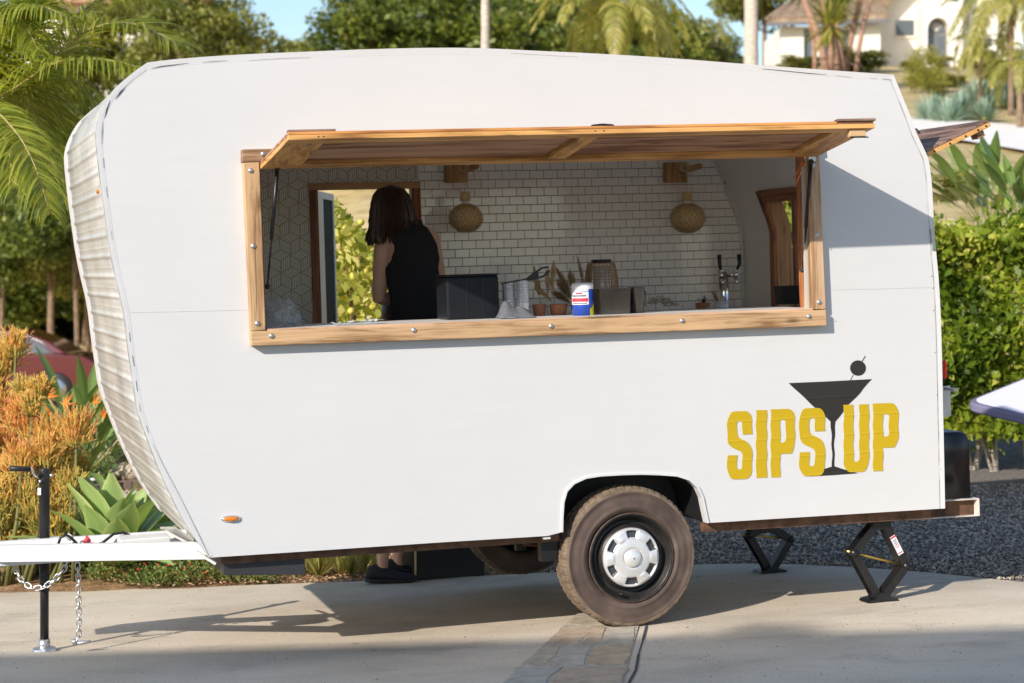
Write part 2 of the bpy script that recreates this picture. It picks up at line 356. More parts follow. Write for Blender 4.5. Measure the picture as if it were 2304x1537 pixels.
M['bop'] = leafmat('bird_of_paradise_leaf', [(.05, .10, .025), (.13, .21, .055), (.24, .34, .09), (.42, .46, .16)], .22, .35, .5)
M['flower'] = simple('orange_flower', (.80, .22, .02), .5)
M['redflower'] = simple('red_flower', (.65, .02, .03), .5)
M['fire'] = leafmat('firestick_stem', [(.22, .25, .06), (.50, .46, .12), (.80, .62, .17), (.86, .52, .16), (.80, .38, .20)], .25, .45, .3)
M['groundcover'] = leafmat('ground_cover_leaf', [(.05, .10, .02), (.12, .19, .04), (.24, .28, .07), (.26, .10, .06)], .25, .5)
M['straw'] = leafmat('dry_grass_blade', [(.20, .22, .06), (.40, .38, .12), (.55, .48, .20)], .3, .6)
M['plate'] = simple('licence_plate_metal', (.55, .56, .54), .4, noise_amt=.1)
M['tablecloth'] = simple('white_table_cover', (.72, .72, .82), .5)
M['lav'] = simple('lavender_grey_table_edge', (.16, .15, .24), .6)

# ------------------------------------------------------------------ ground
def concrete_mat():
    m, nt, b = new_mat('brushed_concrete'); b.inputs['Roughness'].default_value = .85; b.inputs['Specular IOR Level'].default_value = .25
    tc = nt.nodes.new('ShaderNodeTexCoord')
    def nz(s, d=6, st=(1, 1, 1), ro=.6):
        mp = nt.nodes.new('ShaderNodeMapping'); mp.inputs['Scale'].default_value = st; mp.inputs['Rotation'].default_value = (0, 0, R(-8)); nt.links.new(tc.outputs['Object'], mp.inputs[0])
        n = nt.nodes.new('ShaderNodeTexNoise'); n.inputs['Scale'].default_value = s; n.inputs['Detail'].default_value = d; n.inputs['Roughness'].default_value = ro; nt.links.new(mp.outputs[0], n.inputs['Vector']); return n.outputs[0]
    big = ramp(nt, nz(1.1, 8, (1, 1.5, 1), .62), [(.30, (.52, .45, .355)), (.48, (.64, .56, .445)), (.70, (.72, .64, .52))])
    fine = nt.nodes.new('ShaderNodeMapRange'); nt.links.new(nz(160, 3), fine.inputs[0]); fine.inputs[1].default_value = .3; fine.inputs[2].default_value = .7; fine.inputs[3].default_value = .76; fine.inputs[4].default_value = 1.18
    st = nt.nodes.new('ShaderNodeMapRange'); nt.links.new(nz(1.6, 9, (.8, 1.5, 1), .68), st.inputs[0]); st.inputs[1].default_value = .30; st.inputs[2].default_value = .44; st.inputs[3].default_value = .70; st.inputs[4].default_value = 1
    mu = nt.nodes.new('ShaderNodeMath'); mu.operation = 'MULTIPLY'; nt.links.new(fine.outputs[0], mu.inputs[0]); nt.links.new(st.outputs[0], mu.inputs[1])
    vm = nt.nodes.new('ShaderNodeVectorMath'); vm.operation = 'SCALE'; nt.links.new(big, vm.inputs[0]); nt.links.new(mu.outputs[0], vm.inputs['Scale']); nt.links.new(vm.outputs[0], b.inputs['Base Color'])
    bp = nt.nodes.new('ShaderNodeBump'); bp.inputs['Strength'].default_value = .35; bp.inputs['Distance'].default_value = .004; nt.links.new(nz(120, 4), bp.inputs['Height']); nt.links.new(bp.outputs[0], b.inputs['Normal'])
    return m
def soil_mat(name, cols, s1, s2, bump=.02):
    m, nt, b = new_mat(name); b.inputs['Roughness'].default_value = .95; b.inputs['Specular IOR Level'].default_value = .15
    tc = nt.nodes.new('ShaderNodeTexCoord')
    n1 = nt.nodes.new('ShaderNodeTexNoise'); n1.inputs['Scale'].default_value = s1; n1.inputs['Detail'].default_value = 10; n1.inputs['Roughness'].default_value = .7; nt.links.new(tc.outputs['Object'], n1.inputs['Vector'])
    n2 = nt.nodes.new('ShaderNodeTexVoronoi'); n2.inputs['Scale'].default_value = s2; nt.links.new(tc.outputs['Object'], n2.inputs['Vector'])
    mx = nt.nodes.new('ShaderNodeMath'); mx.operation = 'MULTIPLY_ADD'; nt.links.new(n2.outputs['Distance'], mx.inputs[0]); mx.inputs[1].default_value = .3; nt.links.new(n1.outputs[0], mx.inputs[2])
    c = ramp(nt, mx.outputs[0], [(.40, cols[0]), (.58, cols[1]), (.78, cols[2])]); nt.links.new(c, b.inputs['Base Color'])
    bp = nt.nodes.new('ShaderNodeBump'); bp.inputs['Strength'].default_value = .8; bp.inputs['Distance'].default_value = bump; nt.links.new(mx.outputs[0], bp.inputs['Height']); nt.links.new(bp.outputs[0], b.inputs['Normal'])
    return m
M['concrete'] = concrete_mat()
M['mulch'] = soil_mat('bark_mulch', [(.10, .055, .03), (.24, .14, .075), (.42, .27, .15)], 9, 40)
M['hill'] = soil_mat('dry_hillside_soil', [(.27, .21, .08), (.44, .34, .16), (.56, .45, .24)], .55, 2.5, .1)
M['gravel_base'] = soil_mat('gravel_bed', [(.09, .08, .075), (.18, .165, .15), (.30, .27, .24)], 30, 60, .02)
M['flag'] = None

def sm(a, b, x):
    t = max(0, min(1, (x - a) / (b - a))); return t * t * (3 - 2 * t)
YL = [11.5, 12, 15.5, 24, 40, 48, 60, 90, 200, 600]; ZL = [0, .05, .2, .1, -.72, .15, .6, 3, 10, 25]
YR = [11.5, 15, 17, 25, 38, 46, 80, 100, 200, 600]; ZR = [0, -.04, 0, 2.2, 4.05, 5.1, 9.9, 12.3, 15, 30]
def terrain(X, Y):
    base = gplane(X, Y)
    if Y <= 11.5: return base
    px = CX + F * X / Y; w = sm(420, 760, px)
    return base + (1 - w) * float(np.interp(Y, YL, ZL)) + w * float(np.interp(Y, YR, ZR))
xs = sorted(set([-260,-180,-120,-90,-70] + list(np.arange(-56, 57, 4.0)) + list(np.arange(-12, 12.1, .8)) + [70, 90, 120, 180, 260]))
ys = sorted(set([-80, -40, -20, -10] + list(np.arange(-6, 11, 2.0)) + list(np.arange(11.1, 20, .6)) + list(np.arange(20, 60, 2.)) + list(np.arange(60, 120, 5.)) + [140, 170, 200, 300, 450, 600]))
tb = MB(); nx = len(xs)
for y in ys:
    for x in xs: tb.v.append((x, y, terrain(x, y) - .02))
for j in range(len(ys) - 1):
    for i in range(nx - 1):
        a = j * nx + i; tb.f.append([a, a + 1, a + 1 + nx, a + nx])
        cx_, cy_ = (xs[i] + xs[i+1]) / 2, (ys[j] + ys[j+1]) / 2; px = CX + F * cx_ / max(cy_, 1)
        tb.mi.append(0 if cy_ > 19 else 1); tb.sm.append(True)
tag(tb.build('ground', [M['hill'], M['mulch']]), kind='structure')

# driveway slab, outer edge read off the photograph
edge_px = [(-160, 1282), (0, 1290), (70, 1297), (140, 1309), (230, 1320), (320, 1326), (420, 1324), (520, 1318), (680, 1312), (840, 1307), (1000, 1300), (1160, 1292), (1300, 1285), (1450, 1275), (1600, 1269), (1700, 1268), (1800, 1270), (1900, 1275), (2000, 1281), (2100, 1289), (2200, 1299), (2304, 1310), (2420, 1324)]
far = [G(x, y) for x, y in edge_px]
db = MB(); cols_ = len(far)
near = [Vector((f.x * .55, 3.2, 0)) for f in far]
near = [Vector((n.x * 5.0, -30, 0)) for n in near]
NR = 24
for j in range(NR + 1):
    for i in range(cols_):
        a = near[i].lerp(far[i], j / NR); db.v.append((a.x, a.y, gplane(a.x, a.y)))
for j in range(NR):
    for i in range(cols_ - 1):
        a = j * cols_ + i; db.f.append([a, a + 1, a + 1 + cols_, a + cols_]); db.mi.append(0); db.sm.append(False)
b0 = len(db.v)
for i in range(cols_): p = far[i]; db.v.append((p.x, p.y, gplane(p.x, p.y) - .10))
for i in range(cols_ - 1):
    db.f.append([NR * cols_ + i, NR * cols_ + i + 1, b0 + i + 1, b0 + i]); db.mi.append(0); db.sm.append(False)
tag(db.build('driveway', M['concrete'], fix=False), kind='structure')

# gravel yard on the right, up to the hedge
gb = MB(); gp = []
for j in range(9):
    for i in range(13):
        px = 1180 + i * 110; e = np.interp(px, [q[0] for q in edge_px], [q[1] for q in edge_px])
        y0 = G(px, e).y; Y = y0 + (17.5 - y0) * j / 8; X = (px - CX) / F * Y
        gb.v.append((X, Y + .01, terrain(X, Y) - .006))
for j in range(8):
    for i in range(12):
        a = j * 13 + i; gb.f.append([a, a + 1, a + 14, a + 13]); gb.mi.append(0); gb.sm.append(False)
tag(gb.build('gravel_yard', M['gravel_base'], fix=False), kind='structure')

def chips(name, n, pxr, Yr, size, mat, flat, kind_label=None, cond=None, seed=1):
    """loose stones or bark chips scattered on the ground, one mesh"""
    g = np.random.default_rng(seed); V = []; Fc = []; T = []
    base = np.array([(1,0,0),(-1,0,0),(0,1,0),(0,-1,0),(0,0,1),(0,0,-1)], float)
    tri = [(4,0,2),(4,2,1),(4,1,3),(4,3,0),(5,2,0),(5,1,2),(5,3,1),(5,0,3)]
    k = 0; tries = 0
    while k < n and tries < n * 6:
        tries += 1
        Y = g.uniform(*Yr); px = g.uniform(*pxr); X = (px - CX) / F * Y
        e = np.interp(px, [q[0] for q in edge_px], [q[1] for q in edge_px])
        if cond is not None and not cond(px, Y, e): continue
        s = size * g.uniform(.5, 1.5); a = g.uniform(0, 6.28); c, d = math.cos(a), math.sin(a)
        sc = np.array([s * g.uniform(.7, 1.6), s * g.uniform(.5, 1), s * flat * g.uniform(.6, 1.2)])
        p = base * sc + g.normal(0, s * .12, (6, 3)); q = np.stack([p[:, 0] * c - p[:, 1] * d, p[:, 0] * d + p[:, 1] * c, p[:, 2]], 1)
        tl = g.uniform(-.5, .5); q[:, 2] += q[:, 0] * tl
        q += (X, Y, terrain(X, Y) + s * flat * .3)
        V.append(q); Fc.append(np.array(tri) + 6 * k); T.append(np.full(6, g.random())); k += 1
    me = np_mesh(name, np.concatenate(V), np.concatenate(Fc), mat, np.concatenate(T)); return mobj(name, me)
def beyond(px, Y, e): return Y > G(px, e).y + .02
M['gravelstone'] = leafmat('gravel_stone', [(.11, .09, .078), (.24, .20, .17), (.42, .35, .29), (.68, .58, .47)], 0.0, .9, .2)
M['chip'] = leafmat('bark_chip', [(.08, .04, .02), (.25, .14, .07), (.45, .29, .16), (.60, .45, .30)], 0.0, .9, .2)
tag(chips('gravel', 30000, (1200, 2420), (10.4, 15.4), .0105, M['gravelstone'], .6, cond=beyond, seed=3), 'loose dark grey gravel behind the trailer', 'gravel', kind='stuff')
tag(chips('mulch', 26000, (-40, 1250), (11.2, 18), .013, M['chip'], .25, cond=beyond, seed=4), 'brown bark mulch covering the garden bed', 'mulch', kind='stuff')
# patch of pale pebble in the bed on the left, behind the agave, with a timber edging
tag(chips('pebbles', 7000, (110, 420), (13.4, 15.6), .012, leafmat('pale_pebble', [(.30,.29,.27),(.46,.43,.39),(.62,.58,.52)], 0, .9, .2), .5, seed=5), 'pale pebble patch in the garden bed behind the agave', 'pebbles', kind='stuff')

tag(chips('grit', 900, (-60, 2400), (7.6, 11.6), .0035, M['chip'], .5, cond=lambda px, Y, e: Y < G(px, e).y, seed=9), 'fine grit and leaf crumbs scattered on the driveway', 'grit', kind='stuff')
# flagstone band let into the driveway
def flag_mat():
    m, nt, b = new_mat('flagstone'); b.inputs['Roughness'].default_value = .8
    oi = nt.nodes.new('ShaderNodeObjectInfo'); tc = nt.nodes.new('ShaderNodeTexCoord')
    n1 = nt.nodes.new('ShaderNodeTexNoise'); n1.inputs['Scale'].default_value = 9; n1.inputs['Detail'].default_value = 10; n1.inputs['Roughness'].default_value = .7; nt.links.new(tc.outputs['Object'], n1.inputs['Vector'])
    c1 = ramp(nt, oi.outputs['Random'], [(0, (.50, .45, .36)), (.3, (.56, .43, .28)), (.55, (.44, .43, .39)), (.8, (.62, .53, .40)), (1, (.50, .38, .27))])
    mr = nt.nodes.new('ShaderNodeMapRange'); nt.links.new(n1.outputs[0], mr.inputs[0]); mr.inputs[1].default_value = .3; mr.inputs[2].default_value = .7; mr.inputs[3].default_value = .62; mr.inputs[4].default_value = 1.2
    vm = nt.nodes.new('ShaderNodeVectorMath'); vm.operation = 'SCALE'; nt.links.new(c1, vm.inputs[0]); nt.links.new(mr.outputs[0], vm.inputs['Scale']); nt.links.new(vm.outputs[0], b.inputs['Base Color'])
    bp = nt.nodes.new('ShaderNodeBump'); bp.inputs['Strength'].default_value = .7; bp.inputs['Distance'].default_value = .012; nt.links.new(n1.outputs[0], bp.inputs['Height']); nt.links.new(bp.outputs[0], b.inputs['Normal'])
    return m
M['flag'] = flag_mat()
pa, pb = G(1280, 1400), G(1135, 1537); qa, qb = G(1440, 1400), G(1402, 1537)
def ext(a, b, k): return a + (b - a) * k
lo = (ext(pa, pb, -1.6), ext(pa, pb, 3.5)); ro = (ext(qa, qb, -1.6), ext(qa, qb, 3.5))
fs_root = tag(thing('flagstone_band', 'band of irregular flagstones let into the concrete driveway by the wheel', 'flagstone path', kind=None) if False else bpy.data.objects.new('flagstone_band', None), kind='structure'); COL.objects.link(fs_root)
mb = MB()   # mortar bed
mb.add([(lo[0].x, lo[0].y, gplane(lo[0].x, lo[0].y) + .004), (ro[0].x, ro[0].y, gplane(ro[0].x, ro[0].y) + .004), (ro[1].x, ro[1].y, gplane(ro[1].x, ro[1].y) + .004), (lo[1].x, lo[1].y, gplane(lo[1].x, lo[1].y) + .004)], [(0, 1, 2, 3)])
mb.build('mortar', simple('sandy_mortar', (.47, .41, .33), .95, noise_amt=.3, scale=25, bump=.5, bscale=80), fs_root)
fg = random.Random(5); nr = 15; rows = []
for j in range(nr + 1):
    t = j / nr; a = lo[0].lerp(lo[1], t); b = ro[0].lerp(ro[1], t); n = 3 + (j % 2)
    rows.append((a, b))
for j in range(nr):
    n = fg.choice([2, 2, 3]); cuts = [0] + sorted(fg.uniform(.25, .75) if n == 2 else x + fg.uniform(-.09, .09) for x in ([.5] if n == 2 else [.33, .66])) + [1]
    sk = [fg.uniform(-.35, .35) for _ in range(n + 1)]
    for i in range(n):
        def pt(u, k):
            t = (j + k) / nr; a = lo[0].lerp(lo[1], t); b = ro[0].lerp(ro[1], t); return a.lerp(b, u)
        wob = lambda u, k: u + (sk[0] * 0 if u in (0, 1) else fg.uniform(-.05, .05))
        g_ = .035; gu = .012
        u0, u1 = cuts[i] + gu, cuts[i + 1] - gu
        poly = [pt(wob(u0, 0), g_ + fg.uniform(0, .07)), pt((u0 + u1) / 2, g_ + fg.uniform(-.04, .12)), pt(wob(u1, 0), g_ + fg.uniform(0, .07)), pt(u1 + fg.uniform(-.03, .015), .5), pt(wob(u1, 1), 1 - g_ - fg.uniform(0, .07)), pt((u0 + u1) / 2 + fg.uniform(-.1, .1), 1 - g_ + fg.uniform(-.1, .05)), pt(wob(u0, 1), 1 - g_ - fg.uniform(0, .07)), pt(u0 + fg.uniform(-.015, .03), .5)]
        c = sum(poly, Vector()) / 8; hh = fg.uniform(.006, .010); sb = MB()
        top = [(p.x - c.x, p.y - c.y, gplane(p.x, p.y) + hh - gplane(c.x, c.y)) for p in poly]
        inn = [(x * .96, y * .93, z + .003) for x, y, z in top]; bot = [(x, y, z - hh - .004) for x, y, z in top]
        sb.add(bot + top + inn, [(k, (k + 1) % 8, 8 + (k + 1) % 8, 8 + k) for k in range(8)] + [(8 + k, 8 + (k + 1) % 8, 16 + (k + 1) % 8, 16 + k) for k in range(8)] + [tuple(range(16, 24))])
        o = sb.build('flagstone', M['flag'], fs_root); o.location = (c.x, c.y, gplane(c.x, c.y))
# dark expansion crack beside the band
cb = MB(); pts = []
for k in range(22):
    t = k / 21; p = ro[0].lerp(ro[1], t); pts.append((p.x + .03 + fg.uniform(-.012, .012), p.y))
for k in range(21):
    (x0, y0), (x1, y1) = pts[k], pts[k + 1]; w = fg.uniform(.003, .008)
    cb.add([(x0 - w, y0, gplane(x0, y0) + .004), (x0 + w, y0, gplane(x0, y0) + .004), (x1 + w, y1, gplane(x1, y1) + .004), (x1 - w, y1, gplane(x1, y1) + .004)], [(0, 1, 2, 3)])
tag(cb.build('driveway_crack', M['seam'], fix=False), kind='structure')

# ------------------------------------------------------------------ the trailer
W = 1.92
tr = thing('food_trailer', 'white vintage caravan converted to a drinks bar with open wooden serving hatch', 'food trailer', matrix=TM)
FRONT = [(470, 1255), (421, 1187), (385, 1116), (355, 1050), (330, 984), (309, 928), (299, 857), (289, 791), (279, 700), (262, 632), (247, 560), (236, 480), (227, 415), (219, 344), (215, 300), (219, 275), (228, 248), (250, 207), (275, 183), (303, 160), (331, 141)]
ROOF = [(331, 141), (375, 135), (469, 127), (576, 121), (700, 116), (850, 110), (1000, 107), (1100, 109), (1200, 114), (1350, 121), (1500, 130), (1700, 146), (1850, 157), (2010, 168)]
REAR = [(2010, 168), (2050, 265), (2062, 300), (2080, 338), (2090, 360), (2097, 420), (2099, 470), (2105, 560), (2113, 640), (2118, 760), (2121, 900), (2124, 1040), (2126, 1144)]
def chaikin(p, k=2):
    for _ in range(k):
        q = [p[0]]
        for a, b in zip(p, p[1:]): q += [(a[0]*.75+b[0]*.25, a[1]*.75+b[1]*.25), (a[0]*.25+b[0]*.75, a[1]*.25+b[1]*.75)]
        p = q + [p[-1]]
    return p
FRONT = chaikin(FRONT, 2); REAR = REAR[:1] + [(2046, 256)] + chaikin(REAR[2:], 1)
ROOF = chaikin(ROOF, 1)
ARCH = [(1590, 1177), (1584, 1150), (1578, 1120), (1568, 1098), (1550, 1081), (1522, 1072), (1480, 1069), (1440, 1068), (1400, 1069), (1350, 1072), (1318, 1077), (1292, 1089), (1276, 1106), (1269, 1130), (1267, 1160), (1266, 1197)]
def st(p, v=0.0): q = L(p[0], p[1], v); return (q.x, q.z)
outline = FRONT + ROOF[1:] + REAR[1:]
bottomL = [(1266, 1197), (1232, 1206), (1000, 1220), (700, 1240)]
full = [st(p) for p in outline + [(1590, 1177)] + ARCH[1:] + bottomL[1:]]
hole_px = [(576, 350), (592, 762), (1846, 716), (1832, 320)]
hole = [st(p) for p in hole_px]
sp = MB().plate(full, [hole], lambda s, t, d: (s, d, t), 0.0, .045)
side = sp.build('side_panel', [M['white']], tr, fix=True); side['label'] = 'white ribbed side panel with serving window'
# edge moulding, slightly proud, following the outline
def offset_poly(pts, d):
    out = []
    for i, p in enumerate(pts):
        a = pts[max(0, i - 1)]; b = pts[min(len(pts) - 1, i + 1)]; dx, dz = b[0] - a[0], b[1] - a[1]; l = math.hypot(dx, dz)
        out.append((p[0] + dz / l * d, p[1] - dx / l * d))
    return out
ol = [st(p) for p in outline]; inn = offset_poly(ol, .024)
mbd = MB()
rings = []
for (a, b) in zip(ol, inn):
    rings.append([(a[0], .0, a[1]), (a[0], -.0025, a[1]), (b[0], -.0007, b[1]), (b[0], .0, b[1])])
mbd.loft(rings, smooth=False); mbd.build('edge_moulding', M['white_plain'], tr)
# skins: front (pressed corrugated sheet), roof, rear
def resample(pts, step):
    out = [pts[0]]; acc = 0
    d = [math.hypot(pts[i+1][0]-pts[i][0], pts[i+1][1]-pts[i][1]) for i in range(len(pts)-1)]; tot = sum(d); n = int(tot / step)
    for k in range(1, n + 1):
        s = k * tot / n; i = 0
        while i < len(d) - 1 and s > d[i]: s -= d[i]; i += 1
        f = min(1, s / d[i]); out.append((pts[i][0] + (pts[i+1][0]-pts[i][0]) * f, pts[i][1] + (pts[i+1][1]-pts[i][1]) * f))
    return out
def strip(name, prof, v0, v1, th, mat, nv=1, smooth=False, parent=None, jitter=0):
    """sheet along a profile, thickness th to the right-hand (inner) side"""
    b = MB(); inner = offset_poly(prof, th); n = len(prof)
    for j in range(nv + 1):
        v = v0 + (v1 - v0) * j / nv
        for p in prof: b.v.append((p[0] + (random.uniform(-1, 1) * jitter if 0 < j < nv else 0), v, p[1]))
    for j in range(nv + 1):
        v = v0 + (v1 - v0) * j / nv
        for p in inner: b.v.append((p[0], v, p[1]))
    off = (nv + 1) * n
    def q(a): b.f.append(a); b.mi.append(0); b.sm.append(smooth)
    for j in range(nv):
        for i in range(n - 1):
            a = j * n + i; q([a, a + 1, a + 1 + n, a + n]); q([off + a, off + a + n, off + a + n + 1, off + a + 1])
    for i in range(n - 1):
        q([i, off + i, off + i + 1, i + 1]); a = nv * n + i; q([a, a + 1, off + a + 1, off + a])
    for j in range(nv):
        a = j * n; q([a, a + n, off + a + n, off + a]); a += n - 1; q([a, off + a, off + a + n, a + n])
    return b.build(name, mat, parent or tr)
fr = resample([st(p) for p in FRONT], .0055)
fr_in = offset_poly(fr, -1.0); fc = []
for k, (p, q) in enumerate(zip(fr, fr_in)):
    s = k * .0055; ph = (s % .094) / .094; h = 0
    if ph < .30: h = .007 * math.sin(ph / .30 * math.pi)
    elif .52 < ph < .60: h = .0025 * math.sin((ph - .52) / .08 * math.pi)
    nxv, nzv = q[0] - p[0], q[1] - p[1]; h -= .010
    fc.append((p[0] + nxv * h, p[1] + nzv * h))
fp = strip('front_panel', fc, .012, W - .012, .02, M['old_sheet'], nv=3, smooth=True); fp['label'] = 'weathered corrugated front sheet'
strip('corner_trim', [st(p) for p in FRONT], -.002, .05, .012, M['white_plain'])
strip('corner_trim', [st(p) for p in FRONT], W - .14, W + .002, .012, M['white_plain'])
strip('roof', [st(p) for p in ROOF], -.0006, W + .006, .03, M['white_plain'], nv=2)
# rear skin with the hatch opening
rp = resample([st(p) for p in REAR], .04); 
strip('rear_panel', rp, .0, .32, .03, M['white_plain']); strip('rear_panel', rp, 1.74, W, .03, M['white_plain'])
strip('rear_panel', [p for p in rp if p[1] > 2.17], .32, 1.74, .03, M['white_plain']); strip('rear_panel', [p for p in rp if p[1] < 1.45], .32, 1.74, .03, M['white_plain'])
# seams: open gaps under the moulding and panel joints
def ribbon(b, pts, w, v=-.0032):
    q = [L(x, y, v) for x, y in pts]; k = .00212
    for i in range(len(q) - 1):
        d = (q[i+1] - q[i]); n = Vector((-d.z, 0, d.x)).normalized()
        w0 = (w[i] if hasattr(w, '__len__') else w) * k / 2; w1 = (w[i+1] if hasattr(w, '__len__') else w) * k / 2
        b.add([q[i] - n * w0, q[i] + n * w0, q[i+1] + n * w1, q[i+1] - n * w1], [(0, 1, 2, 3)], False)
sb = MB()
for pts, w in [([(229, 325), (230, 298), (231, 275)], [1, 2.6, 1]), ([(235, 266), (240, 247), (248, 226)], [1, 4.5, 1.2]), ([(259, 224), (271, 208), (284, 194)], [1, 6, 1.2]),
               ([(284, 194), (305, 175), (330, 158)], [1.2, .8, .8]), ([(341, 154), (365, 149), (392, 146), (424, 142)], [1, 3, 2.2, 1]), ([(455, 140), (485, 138), (512, 136)], [.8, 1.5, .8]), ([(560, 136), (640, 131), (700, 129)], [.6, .9, .6]),
               ([(232, 355), (234, 378)], 2), ([(239, 420), (242, 445)], 1.6), ([(250, 520), (253, 540)], 1), ([(291, 748), (293, 768)], 2.4), ([(298, 800), (302, 824)], 2.4), ([(306, 856), (309, 880)], 2.2),
               ([(313, 908), (316, 926)], 1.6), ([(329, 957), (334, 974)], 1.8), ([(345, 1000), (365, 1042), (400, 1108), (440, 1188), (471, 1252)], [.7, 1, 1.2, 1.4, 1.6]),
               ([(1715, 155), (1760, 159), (1820, 165), (1860, 168)], [1.4, 2, 2.2, 1]), ([(1880, 170), (1916, 174)], 1), ([(1958, 176), (1975, 177)], 1), ([(1985, 177), (2006, 180)], 2), ([(1150, 120), (1300, 128)], .8)]:
    sb = MB(); ribbon(sb, pts, [x * .55 for x in w] if hasattr(w, '__len__') else w * .4); sb.build('moulding_gap', M['seam'], tr, fix=False)
jb = MB()
hj = simple('hairline_joint', (.64, .645, .65), .8)
for pts in ([(290, 703), (400, 701), (556, 697)], [(1862, 652), (1980, 650), (2108, 646)]):
    jb = MB(); ribbon(jb, pts, .8, -.0015); jb.build('panel_joint', hj, tr, fix=False)
for (x, y) in [(2096, 621), (2099, 648), (2100, 698), (2104, 792), (2108, 888), (2112, 976), (2117, 1056), (1880, 722), (1870, 560), (2098, 540), (2098, 525), (2099, 557)]:
    MB().ball(L(x, y, -.001), (.004, .003, .004), 6, 4).build('rivet', M['steel'], tr)
strip('drip_clip', [(L(2097, 515).x, L(2097, 515).z), (L(2101, 562).x, L(2101, 562).z)], -.012, -.001, .012, M['steel'])
# floor, far wall
tf = .545
fl = L(480, 1240, 0).x; rl_ = 1.62
MB().box((fl, .38, tf - .05), (rl_, W - .02, tf)).build('floor', simple('light_wood_floor', (.52, .40, .28), .55, noise_amt=.15, scale=6), tr)
b_in = W - .05                                                     # inner face of the far wall
door_hole = [(L(710, 428, b_in).x, tf), (L(710, 428, b_in).x, L(712, 428, b_in).z), (L(930, 428, b_in).x, L(930, 426, b_in).z), (L(930, 428, b_in).x, tf)]
dh0, dh1, dht = door_hole[0][0], door_hole[3][0], door_hole[1][1]
far_full = [p for p in ol]
# far wall pieces around the door opening
fw = [p for p in ol] + [(1.6, tf - .05), (dh1, tf - .05), (dh1, dht), (dh0, dht), (dh0, tf - .05), (L(470, 1255).x + .02, tf - .05)]
MB().plate([(p[0], p[1]) for p in offset_poly(ol, .004)] + [(dh1, tf - .12), (dh1, dht), (dh0, dht), (dh0, tf - .12)], [], lambda s, t, d: (s, d, t), b_in, W).build('far_wall', M['inner'], tr)
# wallpaper sheet and its printed lines
tileL = L(945, 500, b_in).x
wp = MB(); wpL = L(560, 500, b_in).x; wpT = L(700, 330, b_in).z
for a, b_ in (((wpL, 1.3), (dh0 - .035, wpT)), ((dh0 - .035, dht + .035), (tileL, wpT))):
    wp.box((a[0], b_in - .004, a[1]), (b_[0], b_in - .0005, b_[1]))
wpo = wp.build('wallpaper', M['paper'], tr)
lb = MB(); lb2 = MB(); Rh = .064; lw = .0052
def clip_seg(p, q, regs):
    out = []
    for (x0, z0, x1, z1) in regs:
        t0, t1 = 0.0, 1.0; dx, dz = q[0]-p[0], q[1]-p[1]; ok = True
        for d, a, lo_, hi in ((dx, p[0], x0, x1), (dz, p[1], z0, z1)):
            if abs(d) < 1e-9:
                if a < lo_ or a > hi: ok = False
            else:
                u0, u1 = (lo_ - a) / d, (hi - a) / d
                if u0 > u1: u0, u1 = u1, u0
                t0, t1 = max(t0, u0), min(t1, u1)
        if ok and t1 - t0 > 1e-4: out.append(((p[0]+dx*t0, p[1]+dz*t0), (p[0]+dx*t1, p[1]+dz*t1)))
    return out
regs = [(wpL, 1.3, dh0 - .036, wpT), (dh0 - .036, dht + .036, tileL, wpT)]
for r in range(-2, 22):
    for c in range(-1, 14):
        cx_ = wpL + (c + .5 * (r % 2)) * Rh * math.sqrt(3); cz_ = 1.3 + r * Rh * 1.5
        hx = [(cx_ + Rh * math.cos(R(30 + 60 * k)), cz_ + Rh * math.sin(R(30 + 60 * k))) for k in range(6)]
        for k in range(3):
            a, b_, e = hx[(2*k) % 6], hx[(2*k+1) % 6], hx[(2*k+2) % 6]; ce = (cx_, cz_)
            # rhomb ce, a, b_, e : stripes parallel to ce-a
            for m in range(5):
                f = m / 5; p0 = (ce[0] + (e[0]-ce[0]) * f, ce[1] + (e[1]-ce[1]) * f); p1 = (a[0] + (b_[0]-a[0]) * f, a[1] + (b_[1]-a[1]) * f)
                for (s0, s1) in clip_seg(p0, p1, regs):
                    dx, dz = s1[0]-s0[0], s1[1]-s0[1]; l = math.hypot(dx, dz); nx_, nz_ = -dz/l*lw/2, dx/l*lw/2; y = b_in - .0055
                    (lb if m == 0 else lb2).add([(s0[0]-nx_, y, s0[1]-nz_), (s0[0]+nx_, y, s0[1]+nz_), (s1[0]+nx_, y, s1[1]+nz_), (s1[0]-nx_, y, s1[1]-nz_)], [(0, 1, 2, 3)], False)
tag(lb.build('gold_printed_line', M['gold'], wpo, fix=False), kind='stuff'); tag(lb2.build('cream_printed_line', M['paleline'], wpo, fix=False), kind='stuff')
# door casing and the door leaf swung outwards
cw = .037
for nm, a, b_, mt in (('door_casing', (dh0 - cw, tf), (dh0, dht), 'z'), ('door_casing', (dh1, tf), (dh1 + cw, dht), 'z'), ('door_casing', (dh0 - cw, dht), (dh1 + cw, dht + cw), 'x')):
    MB().box((a[0], b_in - .02, a[1]), (b_[0], W + .005 if nm == 'x' else b_in + .0, b_[1])).build(nm, M['redwood_' + mt] if mt == 'z' else M['wood_x'], tr, bevel=.003)
for s0, s1 in ((dh0, dh0 + .012), (dh1 - .012, dh1)): MB().box((s0, b_in, tf), (s1, W + .004, dht)).build('door_jamb', M['redwood_z'], tr)
dleaf = bpy.data.objects.new('door', None); link(dleaf, tr); 
h0 = (dh0 + .02, W + .01); e0 = L(755, 560, W + .62)
dv = Vector((e0.x - h0[0], W + .62 - h0[1], 0)); dl = dv.length; dv.normalize(); dn = Vector((-dv.y, dv.x, 0))
def dpt(a, d, z): return Vector((h0[0], h0[1], z)) + dv * a + dn * d
